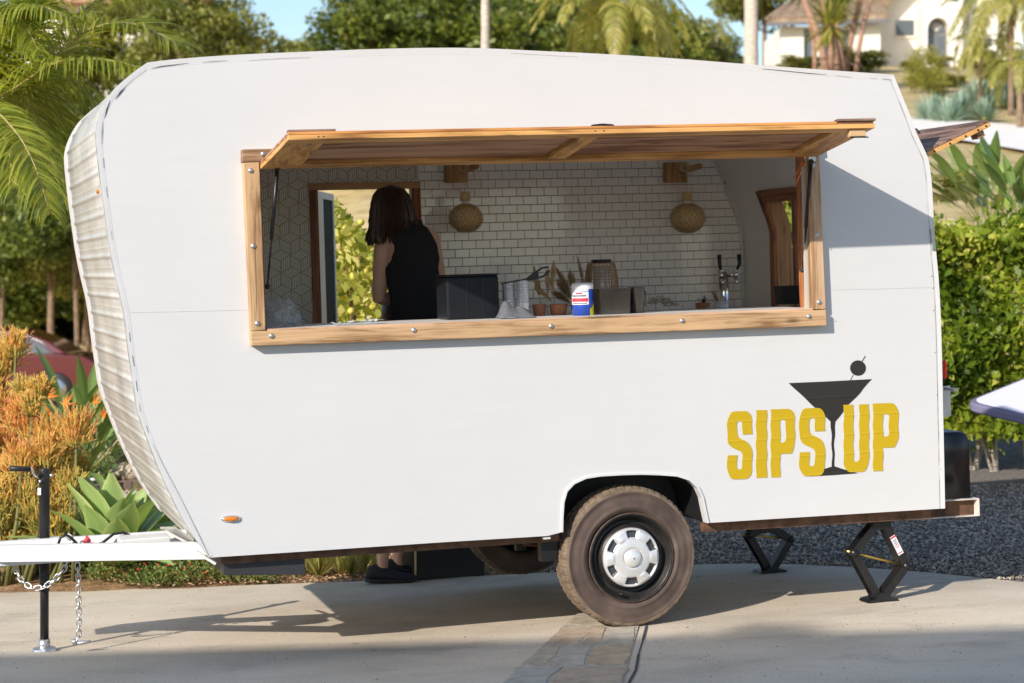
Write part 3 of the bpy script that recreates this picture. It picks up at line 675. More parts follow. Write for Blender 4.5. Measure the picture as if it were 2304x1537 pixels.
def dbox(b, a0, a1, z0, z1, d0, d1): b.hexa([dpt(a0, d0, z0), dpt(a1, d0, z0), dpt(a1, d1, z0), dpt(a0, d1, z0)], [dpt(a0, d0, z1), dpt(a1, d0, z1), dpt(a1, d1, z1), dpt(a0, d1, z1)])
for (a0, a1, z0, z1) in ((0, .22, tf, dht), (dl - .05, dl, tf, dht), (.22, dl - .05, dht - .04, dht), (.22, dl - .05, tf, tf + .3)):
    b = MB(); dbox(b, a0, a1, z0, z1, 0, .03); b.build('door_frame', simple('pale_blue_grey_aluminium', (.42, .48, .58), .35), dleaf, bevel=.003)
b = MB(); dbox(b, .2201, dl - .0501, tf + .3001, dht - .0401, .008, .02); b.build('door_glass', simple('dark_green_screen', (.012, .016, .016), .7, spec=.1), dleaf)
# tile field
def tile_right(py): return np.interp(py, [300, 375, 430, 500, 540, 690, 760], [1590, 1617, 1640, 1664, 1672, 1676, 1677])
gpoly = [(tileL, L(945, 330, b_in).z), (tileL, 1.3)] 
rb = [(L(tile_right(y), y, b_in).x, L(tile_right(y), y, b_in).z) for y in (760, 690, 540, 500, 430, 375, 330)]
gpoly += [(rb[0][0], 1.3)] + rb[1:]
tw = MB().plate(gpoly, [], lambda s, t, d: (s, d, t), b_in - .005, b_in - .0005).build('tiled_wall', M['grout'], tr)
TWd = L(1231, 540, b_in).x - L(1200, 540, b_in).x; THt = (L(1200, 500, b_in).z - L(1200, 519.2, b_in).z)
tm = MB(); gx, gz = TWd - .0032, THt - .0032; e = .0018
v0 = [(0, 0), (gx, 0), (gx, gz), (0, gz)]; v1 = [(e, e), (gx - e, e), (gx - e, gz - e), (e, gz - e)]
tm.add([(x, 0, z) for x, z in v0] + [(x, -.0028, z) for x, z in v0] + [(x, -.0035, z) for x, z in v1], [(0,1,5,4),(1,2,6,5),(2,3,7,6),(3,0,4,7),(4,5,9,8),(5,6,10,9),(6,7,11,10),(7,4,8,11),(8,9,10,11)], False)
tme = tm.mesh('tile', M['tile']); 
bmx = bmesh.new(); bmx.from_mesh(tme); bmesh.ops.recalc_face_normals(bmx, faces=bmx.faces); bmx.to_mesh(tme); bmx.free()
row0 = L(1200, 402, b_in).z; cells = []
for r in range(-5, 22):
    z = row0 - r * THt
    if z > gpoly[0][1] - THt or z < 1.3: continue
    off = L(1223, 402, b_in).x + (TWd * .5 if r % 2 else 0)
    for c in range(-16, 20):
        x = off + c * TWd; pxy = TM @ Vector((x, b_in, z)); px_ = CX + F * pxy.x / pxy.y; py_ = HY - F * (pxy.z - H) / pxy.y
        xr = np.interp(z, [q[1] for q in rb], [q[0] for q in rb])
        x0, x1 = max(x, tileL + .001), min(x + TWd - .0024, xr - .002)
        if x1 - x0 < .008: continue
        cells.append((x0, x1, z, px_, py_))
vis = [q for q in cells if 360 < q[4] < 712 and q[3] > 965 and q[1] - q[0] > gx * .9]
vis.sort(key=lambda q: q[0]); keep = set((q[0], q[2]) for q in vis[:300]); rest = MB()
for x0, x1, z, a_, c_ in cells:
    ty = b_in - .005
    if (x0, z) in keep:
        o = mobj('tile', tme, tw); o.location = (x0, ty, z); o.rotation_euler = (random.gauss(0, .006), 0, random.gauss(0, .006)); continue
    vv = []
    for v in tm.v: vv.append((x0 + (v[0] if v[0] < gx / 2 else v[0] - gx + (x1 - x0)), ty + v[1], z + v[2]))
    rest.add(vv, [f for f in tm.f], False)
tag(rest.build('tile', M['tile'], tw), kind='stuff')
strip('edge_trim', [(p[0] - .012, p[1]) for p in [(L(1676, 690, b_in).x, 1.38)] + [(L(x, y, b_in).x, L(x, y, b_in).z) for x, y in ((1672, 525), (1664, 497), (1617, 375), (1590, 310))]], b_in - .018, b_in - .001, -.012, M['white_plain'])
MB().box((tileL - .012, b_in - .014, 1.3), (tileL - .0005, b_in - .001, gpoly[0][1])).build('tile_trim', M['white_plain'], tr)
# inner lining of the rear wall with the window-like opening
lin = [(L(1676, 690, b_in).x, tf), (L(1676, 690, b_in).x, 1.38)] + [(L(x, y, b_in).x, L(x, y, b_in).z) for x, y in ((1672, 525), (1664, 497), (1617, 375), (1585, 290))]
def lsub(z0, z1):
    out = []
    for z in sorted([z0, z1] + [p[1] for p in lin if z0 < p[1] < z1]): out.append((float(np.interp(z, [p[1] for p in lin], [p[0] for p in lin])), z))
    return out
vc = 1.72
for _k in range(40):
    tt = L(1735, 690, vc).z; wq_ = TM @ Vector((float(np.interp(tt, [p[1] for p in lin], [p[0] for p in lin])) - .022, vc, tt)); vc += (CX + F * wq_.x / wq_.y - 1735) * .0012
ztop_ = L(1699, 432, vc).z
for v0_, v1_, z0, z1 in ((vc - .01, b_in - .001, tf, 2.5), (.30, vc - .01, tf, 1.43), (.30, vc - .01, ztop_ - .02, 2.5), (.06, .30, tf, 2.5)):
    strip('rear_lining', lsub(z0, z1), v0_, v1_, .015, M['inner'])
# opening casing, bent with the wall
rc = lsub(1.38, ztop_)
strip('opening_casing', [(p[0] - .022, p[1]) for p in rc], vc - .055, vc, .021, M['redwood_z'])
strip('opening_casing', [(p[0] - .022, p[1]) for p in lsub(ztop_ - .065, ztop_ + .002)], .30, vc - .0551, .021, M['redwood_y'])
# reveal between lining and outer skin, warm boards
def outer_s(z): return float(np.interp(z, [p[1] for p in reversed(rp)], [p[0] for p in reversed(rp)]))
def lin_s(z): return float(np.interp(z, [p[1] for p in lin], [p[0] for p in lin]))
rv = MB(); zz = [1.42, 1.7, 1.9, 2.0, 2.1]
rv.loft([[(lin_s(z) - .005, vc - .045, z), (lin_s(z) + .10, vc - .045, z), (lin_s(z) + .10, vc - .012, z), (lin_s(z) - .005, vc - .012, z)] for z in zz], smooth=False); rv.build('opening_reveal', M['wood_z'], tr)
MB().box((1.43, .30, 1.385), (outer_s(1.42) + .03, vc - .05, 1.415)).build('opening_sill', M['wood_y'], tr)
MB().box((1.36, .30, ztop_ - .05), (outer_s(2.2) - .02, vc - .05, ztop_ - .035)).build('opening_head', M['redwood_y'], tr)
MB().beam((lin_s(1.5) + .13, vc - .03, 1.42), (lin_s(1.5) + .13, vc - .03, 2.10), .035, .03, up=(1, 0, 0)).build('opening_mullion', M['redwood_z'], tr)
# inner skin of the near wall, ceiling is the underside of the roof
ins = [(p[0], p[1]) for p in offset_poly(ol, .05) if p[1] > .80]
MB().plate(ins, [hole], lambda s, t, d: (s, d, t), .050, .062).build('inner_wall', M['inner'], tr)
strip('ceiling', offset_poly([st(p) for p in ROOF], .045), .063, b_in - .002, .008, M['inner'])
strip('front_lining', offset_poly([st(p) for p in FRONT], .045), .063, b_in - .002, .008, M['inner'])

# serving window frame of bolted timber
def pxboard(name, quad, v0, v1, mat, parent=None, bevel=.004):
    f = [L(x, y, v0) for x, y in quad]; bk = [Vector((q.x, v1, q.z)) for q in f]
    return MB().hexa(f, bk).build(name, mat, parent or tr, bevel=bevel)
frm = bpy.data.objects.new('window_frame', None); link(frm, tr)
post_l = pxboard('frame_board', [(547, 366), (565, 745.5), (598, 743), (584, 364)], -.045, -.001, M['pine_z'], frm)
post_r = pxboard('frame_board', [(1817, 338), (1828, 697), (1859, 696), (1843, 338)], -.040, -.001, M['grey_wood'], frm); post_r['label'] = 'right frame post'
post_r.data.materials[0] = wood('right_post_wood', (.56, .38, .23), (.34, .19, .09), 2)  # same tan wood over the whole post
top_b = pxboard('frame_board', [(545, 336), (545, 365.5), (1846, 337.5), (1843, 308)], -.048, -.001, wood('brown_frame_wood', (.46, .30, .17), (.27, .15, .075), 0), frm)
bot_b = pxboard('frame_board', [(564, 746), (566, 779), (1861, 733), (1859, 697.5)], -.050, -.001, M['pine_x'], frm)
def bolt(x, y, v, par):
    q = L(x, y, v); b = MB(); b.lathe([(.0, -.008), (.006, -.0075), (.010, -.005), (.0125, -.001), (.0125, .0)], 14, (q.x, v, q.z), 'y'); b.build('bolt', M['zinc'], par)
for x, y in ((564, 384), (570, 554), (579, 728)): bolt(x, y, -.0452, frm)
for x, y in ((1830, 372), (1838, 529), (1843, 680)): bolt(x, y, -.0402, frm)
bolt(592, 347, -.0482, frm)
for x, y in ((611, 756), (931, 743), (1240, 734), (1535, 722), (1820, 712)): bolt(x, y, -.0502, frm)
# jamb linings of the window
jl = L(590, 560, 0).x; 
pxboard('jamb_lining', [(583, 366), (597, 742), (600, 742), (586, 366)], -.001, .10, M['redwood_z'], frm, 0)
pxboard('jamb_lining', [(1815, 345), (1826, 697), (1829, 697), (1818, 345)], -.001, .13, wood('orange_jamb_wood', (.48, .19, .07), (.30, .11, .04), 2), frm, 0)
b = MB(); q0, q1 = L(1810, 375, .0), L(1818, 694, .0)
b.beam((q0.x, .010, q0.z), (q1.x, .010, q1.z), .012, .02); b.build('weather_strip', simple('pale_grey_strip', (.55, .54, .50), .5), frm)
# serving sill and counter inside it, on the slant of the window
A0, A1 = L(597, 742, 0), L(1822, 695, 0)
def tS(s): return A0.z + (A1.z - A0.z) * (s - A0.x) / (A1.x - A0.x)
def slab(name, s0, s1, v0, v1, th, mat, dz=0, par=None, bevel=.003):
    f = [(s0, v0, tS(s0) - th + dz), (s1, v0, tS(s1) - th + dz), (s1, v1, tS(s1) - th + dz), (s0, v1, tS(s0) - th + dz)]
    return MB().hexa(f, [(x, y, z + th) for x, y, z in f]).build(name, mat, par or tr, bevel=bevel)
slab('sill_edge', A0.x + .003, A1.x - .003, -.044, -.002, .012, wood('sill_edge_wood', (.60, .40, .26), (.42, .26, .15), 0), .004)
slab('serving_counter', A0.x - .05, A1.x + .02, .0, .50, .022, simple('white_counter_laminate', (.82, .81, .79), .35), .004)
TB = L(1630, 704, 1.55).z
MB().box((-.47, 1.32, TB - .035), (1.39, b_in - .006, TB)).build('back_counter', M['wood_x'], tr, bevel=.003)
MB().box((-.45, 1.36, tf + .001), (1.38, b_in - .03, TB - .036)).build('cabinet', M['inner'], tr)
MB().box((A0.x, .385, tf + .001), (A1.x, .46, tS(A0.x) - .05)).build('cabinet', M['inner'], tr)

# awning hatch of planks on rails
hroot = bpy.data.objects.new('serving_hatch', None); link(hroot, tr)
hA, hB, hC, hD = L(586, 381, -.055), L(1838, 353, -.055), L(1969, 288, -.62), L(649, 315, -.62)
hn = ((hB - hA).cross(hD - hA)).normalized()
if hn.z < 0: hn = -hn
def hp(a, b_, h): return (hA.lerp(hB, a)).lerp(hD.lerp(hC, a), b_) + hn * h
def hboard(name, a0, a1, b0, b1, h0_, h1_, mat, bev=.002):
    q = lambda h: [hp(a0, b0, h), hp(a1, b0, h), hp(a1, b1, h), hp(a0, b1, h)]
    return MB().hexa(q(h0_), q(h1_)).build(name, mat, hroot, bevel=bev)
honey_x = wood('honey_rail_wood_x', (.66, .36, .12), (.44, .21, .06), 0); honey_y = wood('honey_rail_wood_y', (.66, .36, .12), (.44, .21, .06), 1)
hboard('rail', 0, 1, .86, 1.0, 0, .021, honey_x); hboard('rail', 0, 1, 0, .13, 0, .021, honey_x)
hboard('rail', .0005, .062, .1305, .8595, 0, .021, honey_y); hboard('rail', .938, .9995, .1305, .8595, 0, .021, honey_y)
hboard('rail', .484, .516, .1305, .8595, 0.001, .021, honey_y)
for k in range(6): hboard('plank', .0, 1.0, k / 6 + .002, (k + 1) / 6 - .002 if k < 5 else .985, .0215, .034, M['plank'])
hboard('edge_board', .0, .93, .987, 1.003, .0215, .0345, wood('orange_edge_wood', (.60, .27, .08), (.38, .15, .045), 0))
hboard('edge_board', .931, 1.003, .95, 1.004, .0346, .046, M['plank_out']); hboard('edge_board', .0, .075, .955, 1.003, .0346, .044, M['plank_out'])
hboard('latch_block', .955, .985, .93, .975, -.034, -.001, M['pine_x'])
b = MB(); b.tube([hp(.957, .96, -.036), hp(.99, .96, -.037)], .003, 6); b.build('latch_bolt', M['black'], hroot)
b = MB(); c0, c1 = hp(.497, .93, .034), hp(.542, .93, .034)
b.tube([c0, c0 + hn * .010 + (c1 - c0) * .12, c0 + hn * .014 + (c1 - c0) * .5, c0 + hn * .010 + (c1 - c0) * .88, c1], [.006, .007, .007, .007, .006], 8); b.build('handle', M['black'], hroot)
for a_, b2 in ((.047, .97), (.055, .97), (.5, .985), (.515, .975)):
    q = hp(a_, 1.0005, .012); MB().ball(q, .0035, 6, 4).build('screw', M['black'], hroot)
def strut(p, q, name='gas_strut'):
    g = bpy.data.objects.new(name, None); link(g, hroot); m_ = p.lerp(q, .6)
    MB().tube([p, m_], .0095, 10).build('cylinder', M['black'], g); MB().tube([m_, q], .0045, 8).build('rod', M['steel'] if False else M['black'], g)
    b = MB(); b.ball(p, .014, 8, 6); b.ball(q, .013, 8, 6); b.build('ball_joint', M['blackp'], g)
strut(L(624, 378, -.06), L(602, 645, .02)); strut(L(1825, 364, -.06), L(1806, 608, .03))
for x, y in ((618, 374), (1828, 358)):
    MB().box(L(x - 8, y + 5, -.06), L(x + 4, y - 5, -.04)).build('strut_bracket', M['steel'], hroot)
MB().tube([L(1804, 368, .02), L(1796, 385, .03), L(1786, 402, .04)], .003, 6).build('orange_cord', simple('orange_cord', (.75, .20, .03), .5), tr)

# rear hatch, raised
rh = bpy.data.objects.new('rear_hatch', None); link(rh, tr)
n0 = L(2090, 352, .15); n1 = L(2230, 284, .15); rd = (n1 - n0); rn = Vector((-rd.z, 0, rd.x)).normalized(); vv_ = 1.75
def rbx(name, f0, f1, v0_, v1_, h0_, h1_, mat):
    q = lambda h: [Vector((n0.x, v, n0.z)) + rd * f + rn * h for f, v in ((f0, v0_), (f1, v0_), (f1, v1_), (f0, v1_))]
    return MB().hexa(q(h0_), q(h1_)).build(name, mat, rh, bevel=.002)
rbx('rail', 0, 1, .15, .22, 0, .022, honey_x); rbx('rail', 0, 1, 1.68, 1.75, 0, .022, honey_x); rbx('rail', .85, 1, .221, 1.679, 0, .022, honey_y); rbx('rail', 0, .14, .221, 1.679, 0, .022, honey_y)
pv = .1485
pout = wood('grey_brown_hatch_plank', (.27, .17, .125), (.13, .08, .06), 1, rough=.7)
for k in range(5): rbx('plank', k / 5 + .004, (k + 1) / 5 - .004, .152, 1.75, .0225, .036, pout)
rbx('latch_block', .78, .90, .17, .23, -.035, -.001, M['pine_x'])
b = MB(); c0 = Vector((n0.x, .75, n0.z)) + rd * .82 + rn * .036; c1 = c0 + Vector((0, .16, 0))
b.tube([c0, c0 + rn * .025 + (c1 - c0) * .12, c0 + rn * .025 + (c1 - c0) * .88, c1], .006, 8); b.build('handle', M['black'], rh)
for f in (.1, .35, .6, .8, .93):
    q = Vector((n0.x, .149, n0.z)) + rd * f + rn * .012; MB().ball(q, .006, 6, 4).build('screw', M['black'], rh)

# logo: yellow lettering and the cocktail glass, thin vinyl on the ribs
def wob(x, y): return x + .9 * math.sin(y / 44.0 * 2 * math.pi), y
def rnd(poly, r=7, keep=()):
    out = []; n = len(poly)
    for i, p in enumerate(poly):
        a, c = poly[i-1], poly[(i+1) % n]; la, lc = math.hypot(a[0]-p[0], a[1]-p[1]), math.hypot(c[0]-p[0], c[1]-p[1]); k = min(r, la * .45, lc * .45)
        if i in keep or k < .5: out.append(p); continue
        s_, e_ = (p[0] + (a[0]-p[0]) * k / la, p[1] + (a[1]-p[1]) * k / la), (p[0] + (c[0]-p[0]) * k / lc, p[1] + (c[1]-p[1]) * k / lc)
        for t in (0, .5, 1): out.append(((1-t)**2 * s_[0] + 2*t*(1-t) * p[0] + t*t * e_[0], (1-t)**2 * s_[1] + 2*t*(1-t) * p[1] + t*t * e_[1]))
    return out
def dens(poly, step=8):
    out = []; n = len(poly)
    for i, p in enumerate(poly):
        q = poly[(i+1) % n]; k = max(1, int(math.hypot(q[0]-p[0], q[1]-p[1]) / step))
        for j in range(k): out.append((p[0] + (q[0]-p[0]) * j / k, p[1] + (q[1]-p[1]) * j / k))
    return out
Sp = rnd([(0, 18), (8, 0), (48, 0), (56, 18), (56, 52), (34, 52), (34, 26), (31, 22), (25, 22), (22, 26), (22, 54), (26, 60), (48, 70), (56, 84), (56, 134), (48, 152), (8, 152), (0, 134), (0, 98), (22, 98), (22, 126), (25, 130), (31, 130), (34, 126), (34, 96), (30, 90), (8, 79), (0, 66)], 8, keep=(4, 5, 18, 19))
Pp = rnd([(0, 0), (48, 0), (56, 16), (56, 84), (48, 100), (22, 100), (22, 152), (0, 152)], 9, keep=(0, 4, 5, 6, 7)); Ph = rnd([(22, 24), (31, 24), (35, 29), (35, 70), (31, 75), (22, 75)], 4, keep=(0, 5))
Up = rnd([(0, 0), (22, 0), (22, 124), (25, 129), (32, 129), (35, 124), (35, 0), (57, 0), (57, 134), (48, 152), (8, 152), (0, 134)], 8, keep=(0, 1, 6, 7))
Ip = [(0, 0), (23, 0), (23, 152), (0, 152)]
lg = bpy.data.objects.new('logo', None); link(lg, tr)
def letter(poly, holes, x0, yt, w, h, ww=56.0, mat=None, v=-.0028):
    f = lambda q: [wob(x0 + x * w / ww, yt + y * h / 152 - x * w / ww * .028) for x, y in dens(q)]
    to = lambda s, t, d: L(s, t, 0) + Vector((0, d, 0))
    MB().plate(f(poly), [f(q) for q in holes], to, v, v + .0016).build('letter', mat or M['yellow'], lg)
letter(Sp, [], 1636, 926, 56, 153); letter(Ip, [], 1701, 923, 24, 152, 23); letter(Pp, [Ph], 1734, 921, 54, 153); letter(Sp, [], 1798, 919, 58, 153)
letter(Up, [], 1898, 911, 57, 152, 57); letter(Pp, [Ph], 1964, 908, 57, 152)
to = lambda s, t, d: L(s, t, 0) + Vector((0, d, 0))
gl = [(1775, 862), (1868, 858), (1961, 853), (1935, 884), (1908, 912), (1880, 948), (1877, 990), (1877, 1030), (1878, 1049), (1895, 1055), (1912, 1060), (1929, 1065), (1875, 1069), (1824, 1072), (1838, 1063), (1855, 1055), (1872, 1050), (1872, 1030), (1871, 990), (1869, 949), (1838, 921), (1806, 892)]
MB().plate([wob(x, y) for x, y in dens(gl, 6)], [], to, -.0016, -.0004).build('cocktail_glass', M['vinylblack'], lg)
ov = [(1930 + 17.5 * math.cos(a) - 3 * math.sin(a), 828 + 17 * math.sin(a) + 3 * math.cos(a)) for a in [k * math.pi / 10 for k in range(20)]]
MB().plate(ov, [], to, -.0026, -.0018).build('olive', M['vinylblack'], lg)
b = MB(); ribbon(b, [(1947, 801), (1938, 816)], 2, -.0018); ribbon(b, [(1920, 843), (1913, 857)], 1.4, -.0018); b.build('olive_pick', M['vinylblack'], lg, fix=False)

# lamps and markers
mk = bpy.data.objects.new('side_marker', None); link(mk, tr); q = L(519, 1167, 0)
def ell(b, c, rx, rz, y0, y1, n=20, dome=.4):
    b.loft([[(c.x + rx * k * math.cos(2*math.pi*i/n), y, c.z + rz * k * math.sin(2*math.pi*i/n)) for i in range(n)] for k, y in ((1, y0), (1, y0 + (y1-y0) * .5), (.8, y0 + (y1-y0) * .9), (dome, y1))])
b = MB(); ell(b, q, .045, .0155, -.001, -.010, dome=.78); b.build('bezel', M['chrome'], mk)
b = MB(); ell(b, q, .034, .011, -.009, -.018); b.build('lens', M['amber'], mk)
for v, pt in ((.06, (224, 432)), (W - .08, (171, 507))):
    fs_ = Ls(pt[0], pt[1], L(226, 432, v).x); o = MB().ball((fs_.x - .012, v if v < 1 else fs_.y, fs_.z), (.009, .012, .011), 10, 6).build('front_marker', M['amber'], tr)
q = L(2124, 832, .03); MB().box((q.x - .02, .02, q.z - .045), (q.x + .012, .10, q.z + .045)).build('tail_light', M['redlens'], tr, bevel=.006)
q = L(2136, 903, .10)
pl = MB().hexa([q + Vector(c) for c in ((-.045, -.02, -.078), (.028, .035, -.078), (.026, .038, -.078), (-.047, -.017, -.078))], [q + Vector(c) for c in ((-.045, -.02, .078), (.028, .035, .078), (.026, .038, .078), (-.047, -.017, .078))]); pl.build('licence_plate', M['plate'], tr)
rt = MB(); yy = lambda k: q.z + k
rt.box((q.x - .03, .0, q.z + .058), (q.x - .01, .11, q.z + .072)); rt.build('plate_bracket', M['steel'], tr)
# storage tank behind, bumper rail
b = MB(); q0 = L(2130, 1120, .25); q1 = L(2176, 1120, .25); z0, z1 = q0.z, L(2130, 970, .25).z
rings = []
for v, k in ((.20, .90), (.215, .97), (.25, 1), (.75, 1), (.79, .95), (.80, .9)):
    ring = []; cx_, w_ = (q0.x - .06 + q1.x) / 2, (q1.x - q0.x + .06) / 2
    for a in range(17):
        t = math.pi * a / 16; ring.append((cx_ + w_ * k * math.copysign(abs(math.cos(t)) ** .5, math.cos(t)), v, z1 - .10 + .10 * k * math.sin(t) ** .6))
    ring += [(cx_ - w_ * k, v, z0), (cx_ + w_ * k, v, z0)]
    rings.append(ring)
b.loft(rings); b.build('storage_box', simple('glossy_black_plastic', (.012, .013, .017), .3), tr)
def chan(name, x0, y0, x1, y1, hpx, v, mat, flange=.03, fl_mat=None):
    a, c = L(x0, y0, v), L(x1, y1, v); h = hpx * .0021
    for nm, za, zb, va, vb, m_ in ((name, -h, 0, v + flange, v + flange + .004, mat), ('rail_flange', -.004, 0, v, v + flange - .0005, fl_mat or mat), ('rail_flange', -h, -h + .004, v, v + flange - .0005, fl_mat or mat)):
        MB().hexa([(a.x, va, a.z + za), (c.x, va, c.z + za), (c.x, vb, c.z + za), (a.x, vb, a.z + za)], [(a.x, va, a.z + zb), (c.x, va, c.z + zb), (c.x, vb, c.z + zb), (a.x, vb, a.z + zb)]).build(nm, m_, tr)
chan('bumper_rail', 2060, 1130, 2202, 1122, 42, .07, M['rust'], .035, M['rust_white'])
a, c = L(2199, 1122, .07), L(2203, 1122, .07); MB().box((a.x, .068, a.z - .088), (c.x, .12, a.z + .001)).build('rail_end', M['rust_white'], tr)
for (x0, y0, x1, y1, hh) in ((500, 1255, 1258, 1203, 15), (1585, 1180, 2095, 1150, 18)):
    for v in (.06, W - .12):
        a, c = L(x0, y0, .06), L(x1, y1, .06); a.y = c.y = v
        MB().hexa([(a.x, v, a.z - hh * .0021), (c.x, v, c.z - hh * .0021), (c.x, v + .05, c.z - hh * .0021), (a.x, v + .05, a.z - hh * .0021)], [(a.x, v, a.z + .03), (c.x, v, c.z + .03), (c.x, v + .05, c.z + .03), (a.x, v + .05, a.z + .03)]).build('chassis_rail', M['rust'], tr)
for s in (-1.6, -.9, -.2, .5, 1.1): MB().box((s, .12, tf - .12), (s + .05, W - .13, tf - .052)).build('cross_member', M['rust'], tr)
MB().tube([(0, .22, .317), (0, W - .22, .317)], .032, 12).build('axle', M['black'], tr)
for v in (.41, W - .44):
    MB().beam((-.42, v, .36), (0, v, .29), .05, .012).build('leaf_spring', M['rust'], tr); MB().beam((0, v, .29), (.42, v, .36), .05, .012).build('leaf_spring', M['rust'], tr)
    MB().box((-.45, v - .02, .33), (-.40, v + .02, tf - .05)).build('spring_hanger', M['black'], tr)
q = L(1232, 1235, .1); MB().box((q.x - .03, .1, q.z - .06), (q.x + .05, .16, q.z + .05)).build('spring_hanger', M['black'], tr)
MB().box(L(1223, 1214, .01), L(1234, 1206, .04)).build('edge_tab', M['white_plain'], tr)
# fold-down step plate under the front
a, c = L(502, 1262, .08), L(686, 1254, .08)
MB().hexa([(a.x, .08, a.z - .066), (c.x, .08, c.z - .080), (c.x, .45, c.z - .080), (a.x, .45, a.z - .066)], [(a.x, .08, a.z), (c.x, .08, c.z - .003), (c.x, .45, c.z - .003), (a.x, .45, a.z)]).build('battery_tray', simple('dark_grey_sheet', (.035, .035, .04), .45), tr, bevel=.003)
# wheel housing
ap = [st(p) for p in ARCH]
b = MB(); b.loft([[(p[0], v, p[1]) for p in ap] for v in (.046, .36)], cap=False, closed=False, smooth=True)
cen = sum((Vector((p[0], 0, p[1])) for p in ap), Vector()) / len(ap)
b.add([(p[0], .36, p[1]) for p in ap], [tuple(range(len(ap)))]); b.build('wheel_housing', M['blackp'], tr, fix=False)
inn2 = offset_poly(ap, .010)
MB().loft([[(a_[0], 0, a_[1]), (a_[0], -.008, a_[1]), (c_[0], -.008, c_[1]), (c_[0], 0, c_[1])] for a_, c_ in zip(ap, inn2)], smooth=False).build('arch_lip', M['white_plain'], tr)

# wheels
def rubber_mat():
    m, nt, b = new_mat('dusty_brown_tyre_rubber'); b.inputs['Roughness'].default_value = .7; tc = nt.nodes.new('ShaderNodeTexCoord')
    n1 = nt.nodes.new('ShaderNodeTexNoise'); n1.inputs['Scale'].default_value = 7; n1.inputs['Detail'].default_value = 9; nt.links.new(tc.outputs['Object'], n1.inputs['Vector'])
    c = ramp(nt, n1.outputs[0], [(.25, (.048, .033, .027)), (.5, (.088, .060, .048)), (.75, (.15, .108, .088))]); nt.links.new(c, b.inputs['Base Color'])
    n2 = nt.nodes.new('ShaderNodeTexNoise'); n2.inputs['Scale'].default_value = 60; nt.links.new(tc.outputs['Object'], n2.inputs['Vector'])
    bp = nt.nodes.new('ShaderNodeBump'); bp.inputs['Strength'].default_value = .3; bp.inputs['Distance'].default_value = .003; nt.links.new(n2.outputs[0], bp.inputs['Height']); nt.links.new(bp.outputs[0], b.inputs['Normal']); return m
M['rubber'] = rubber_mat(); M['tread'] = simple('sun_baked_tread', (.17, .125, .085), .9, noise_amt=.35, scale=25, bump=.3, bscale=90, dist=.003)
M['rim'] = simple('black_steel_rim', (.022, .02, .019), .4, noise_amt=.4, scale=14)
M['hub'] = simple('brushed_hubcap', (.80, .80, .79), .34, metal=.45, noise_amt=.12, scale=10, stretch=(1, 1, 1))
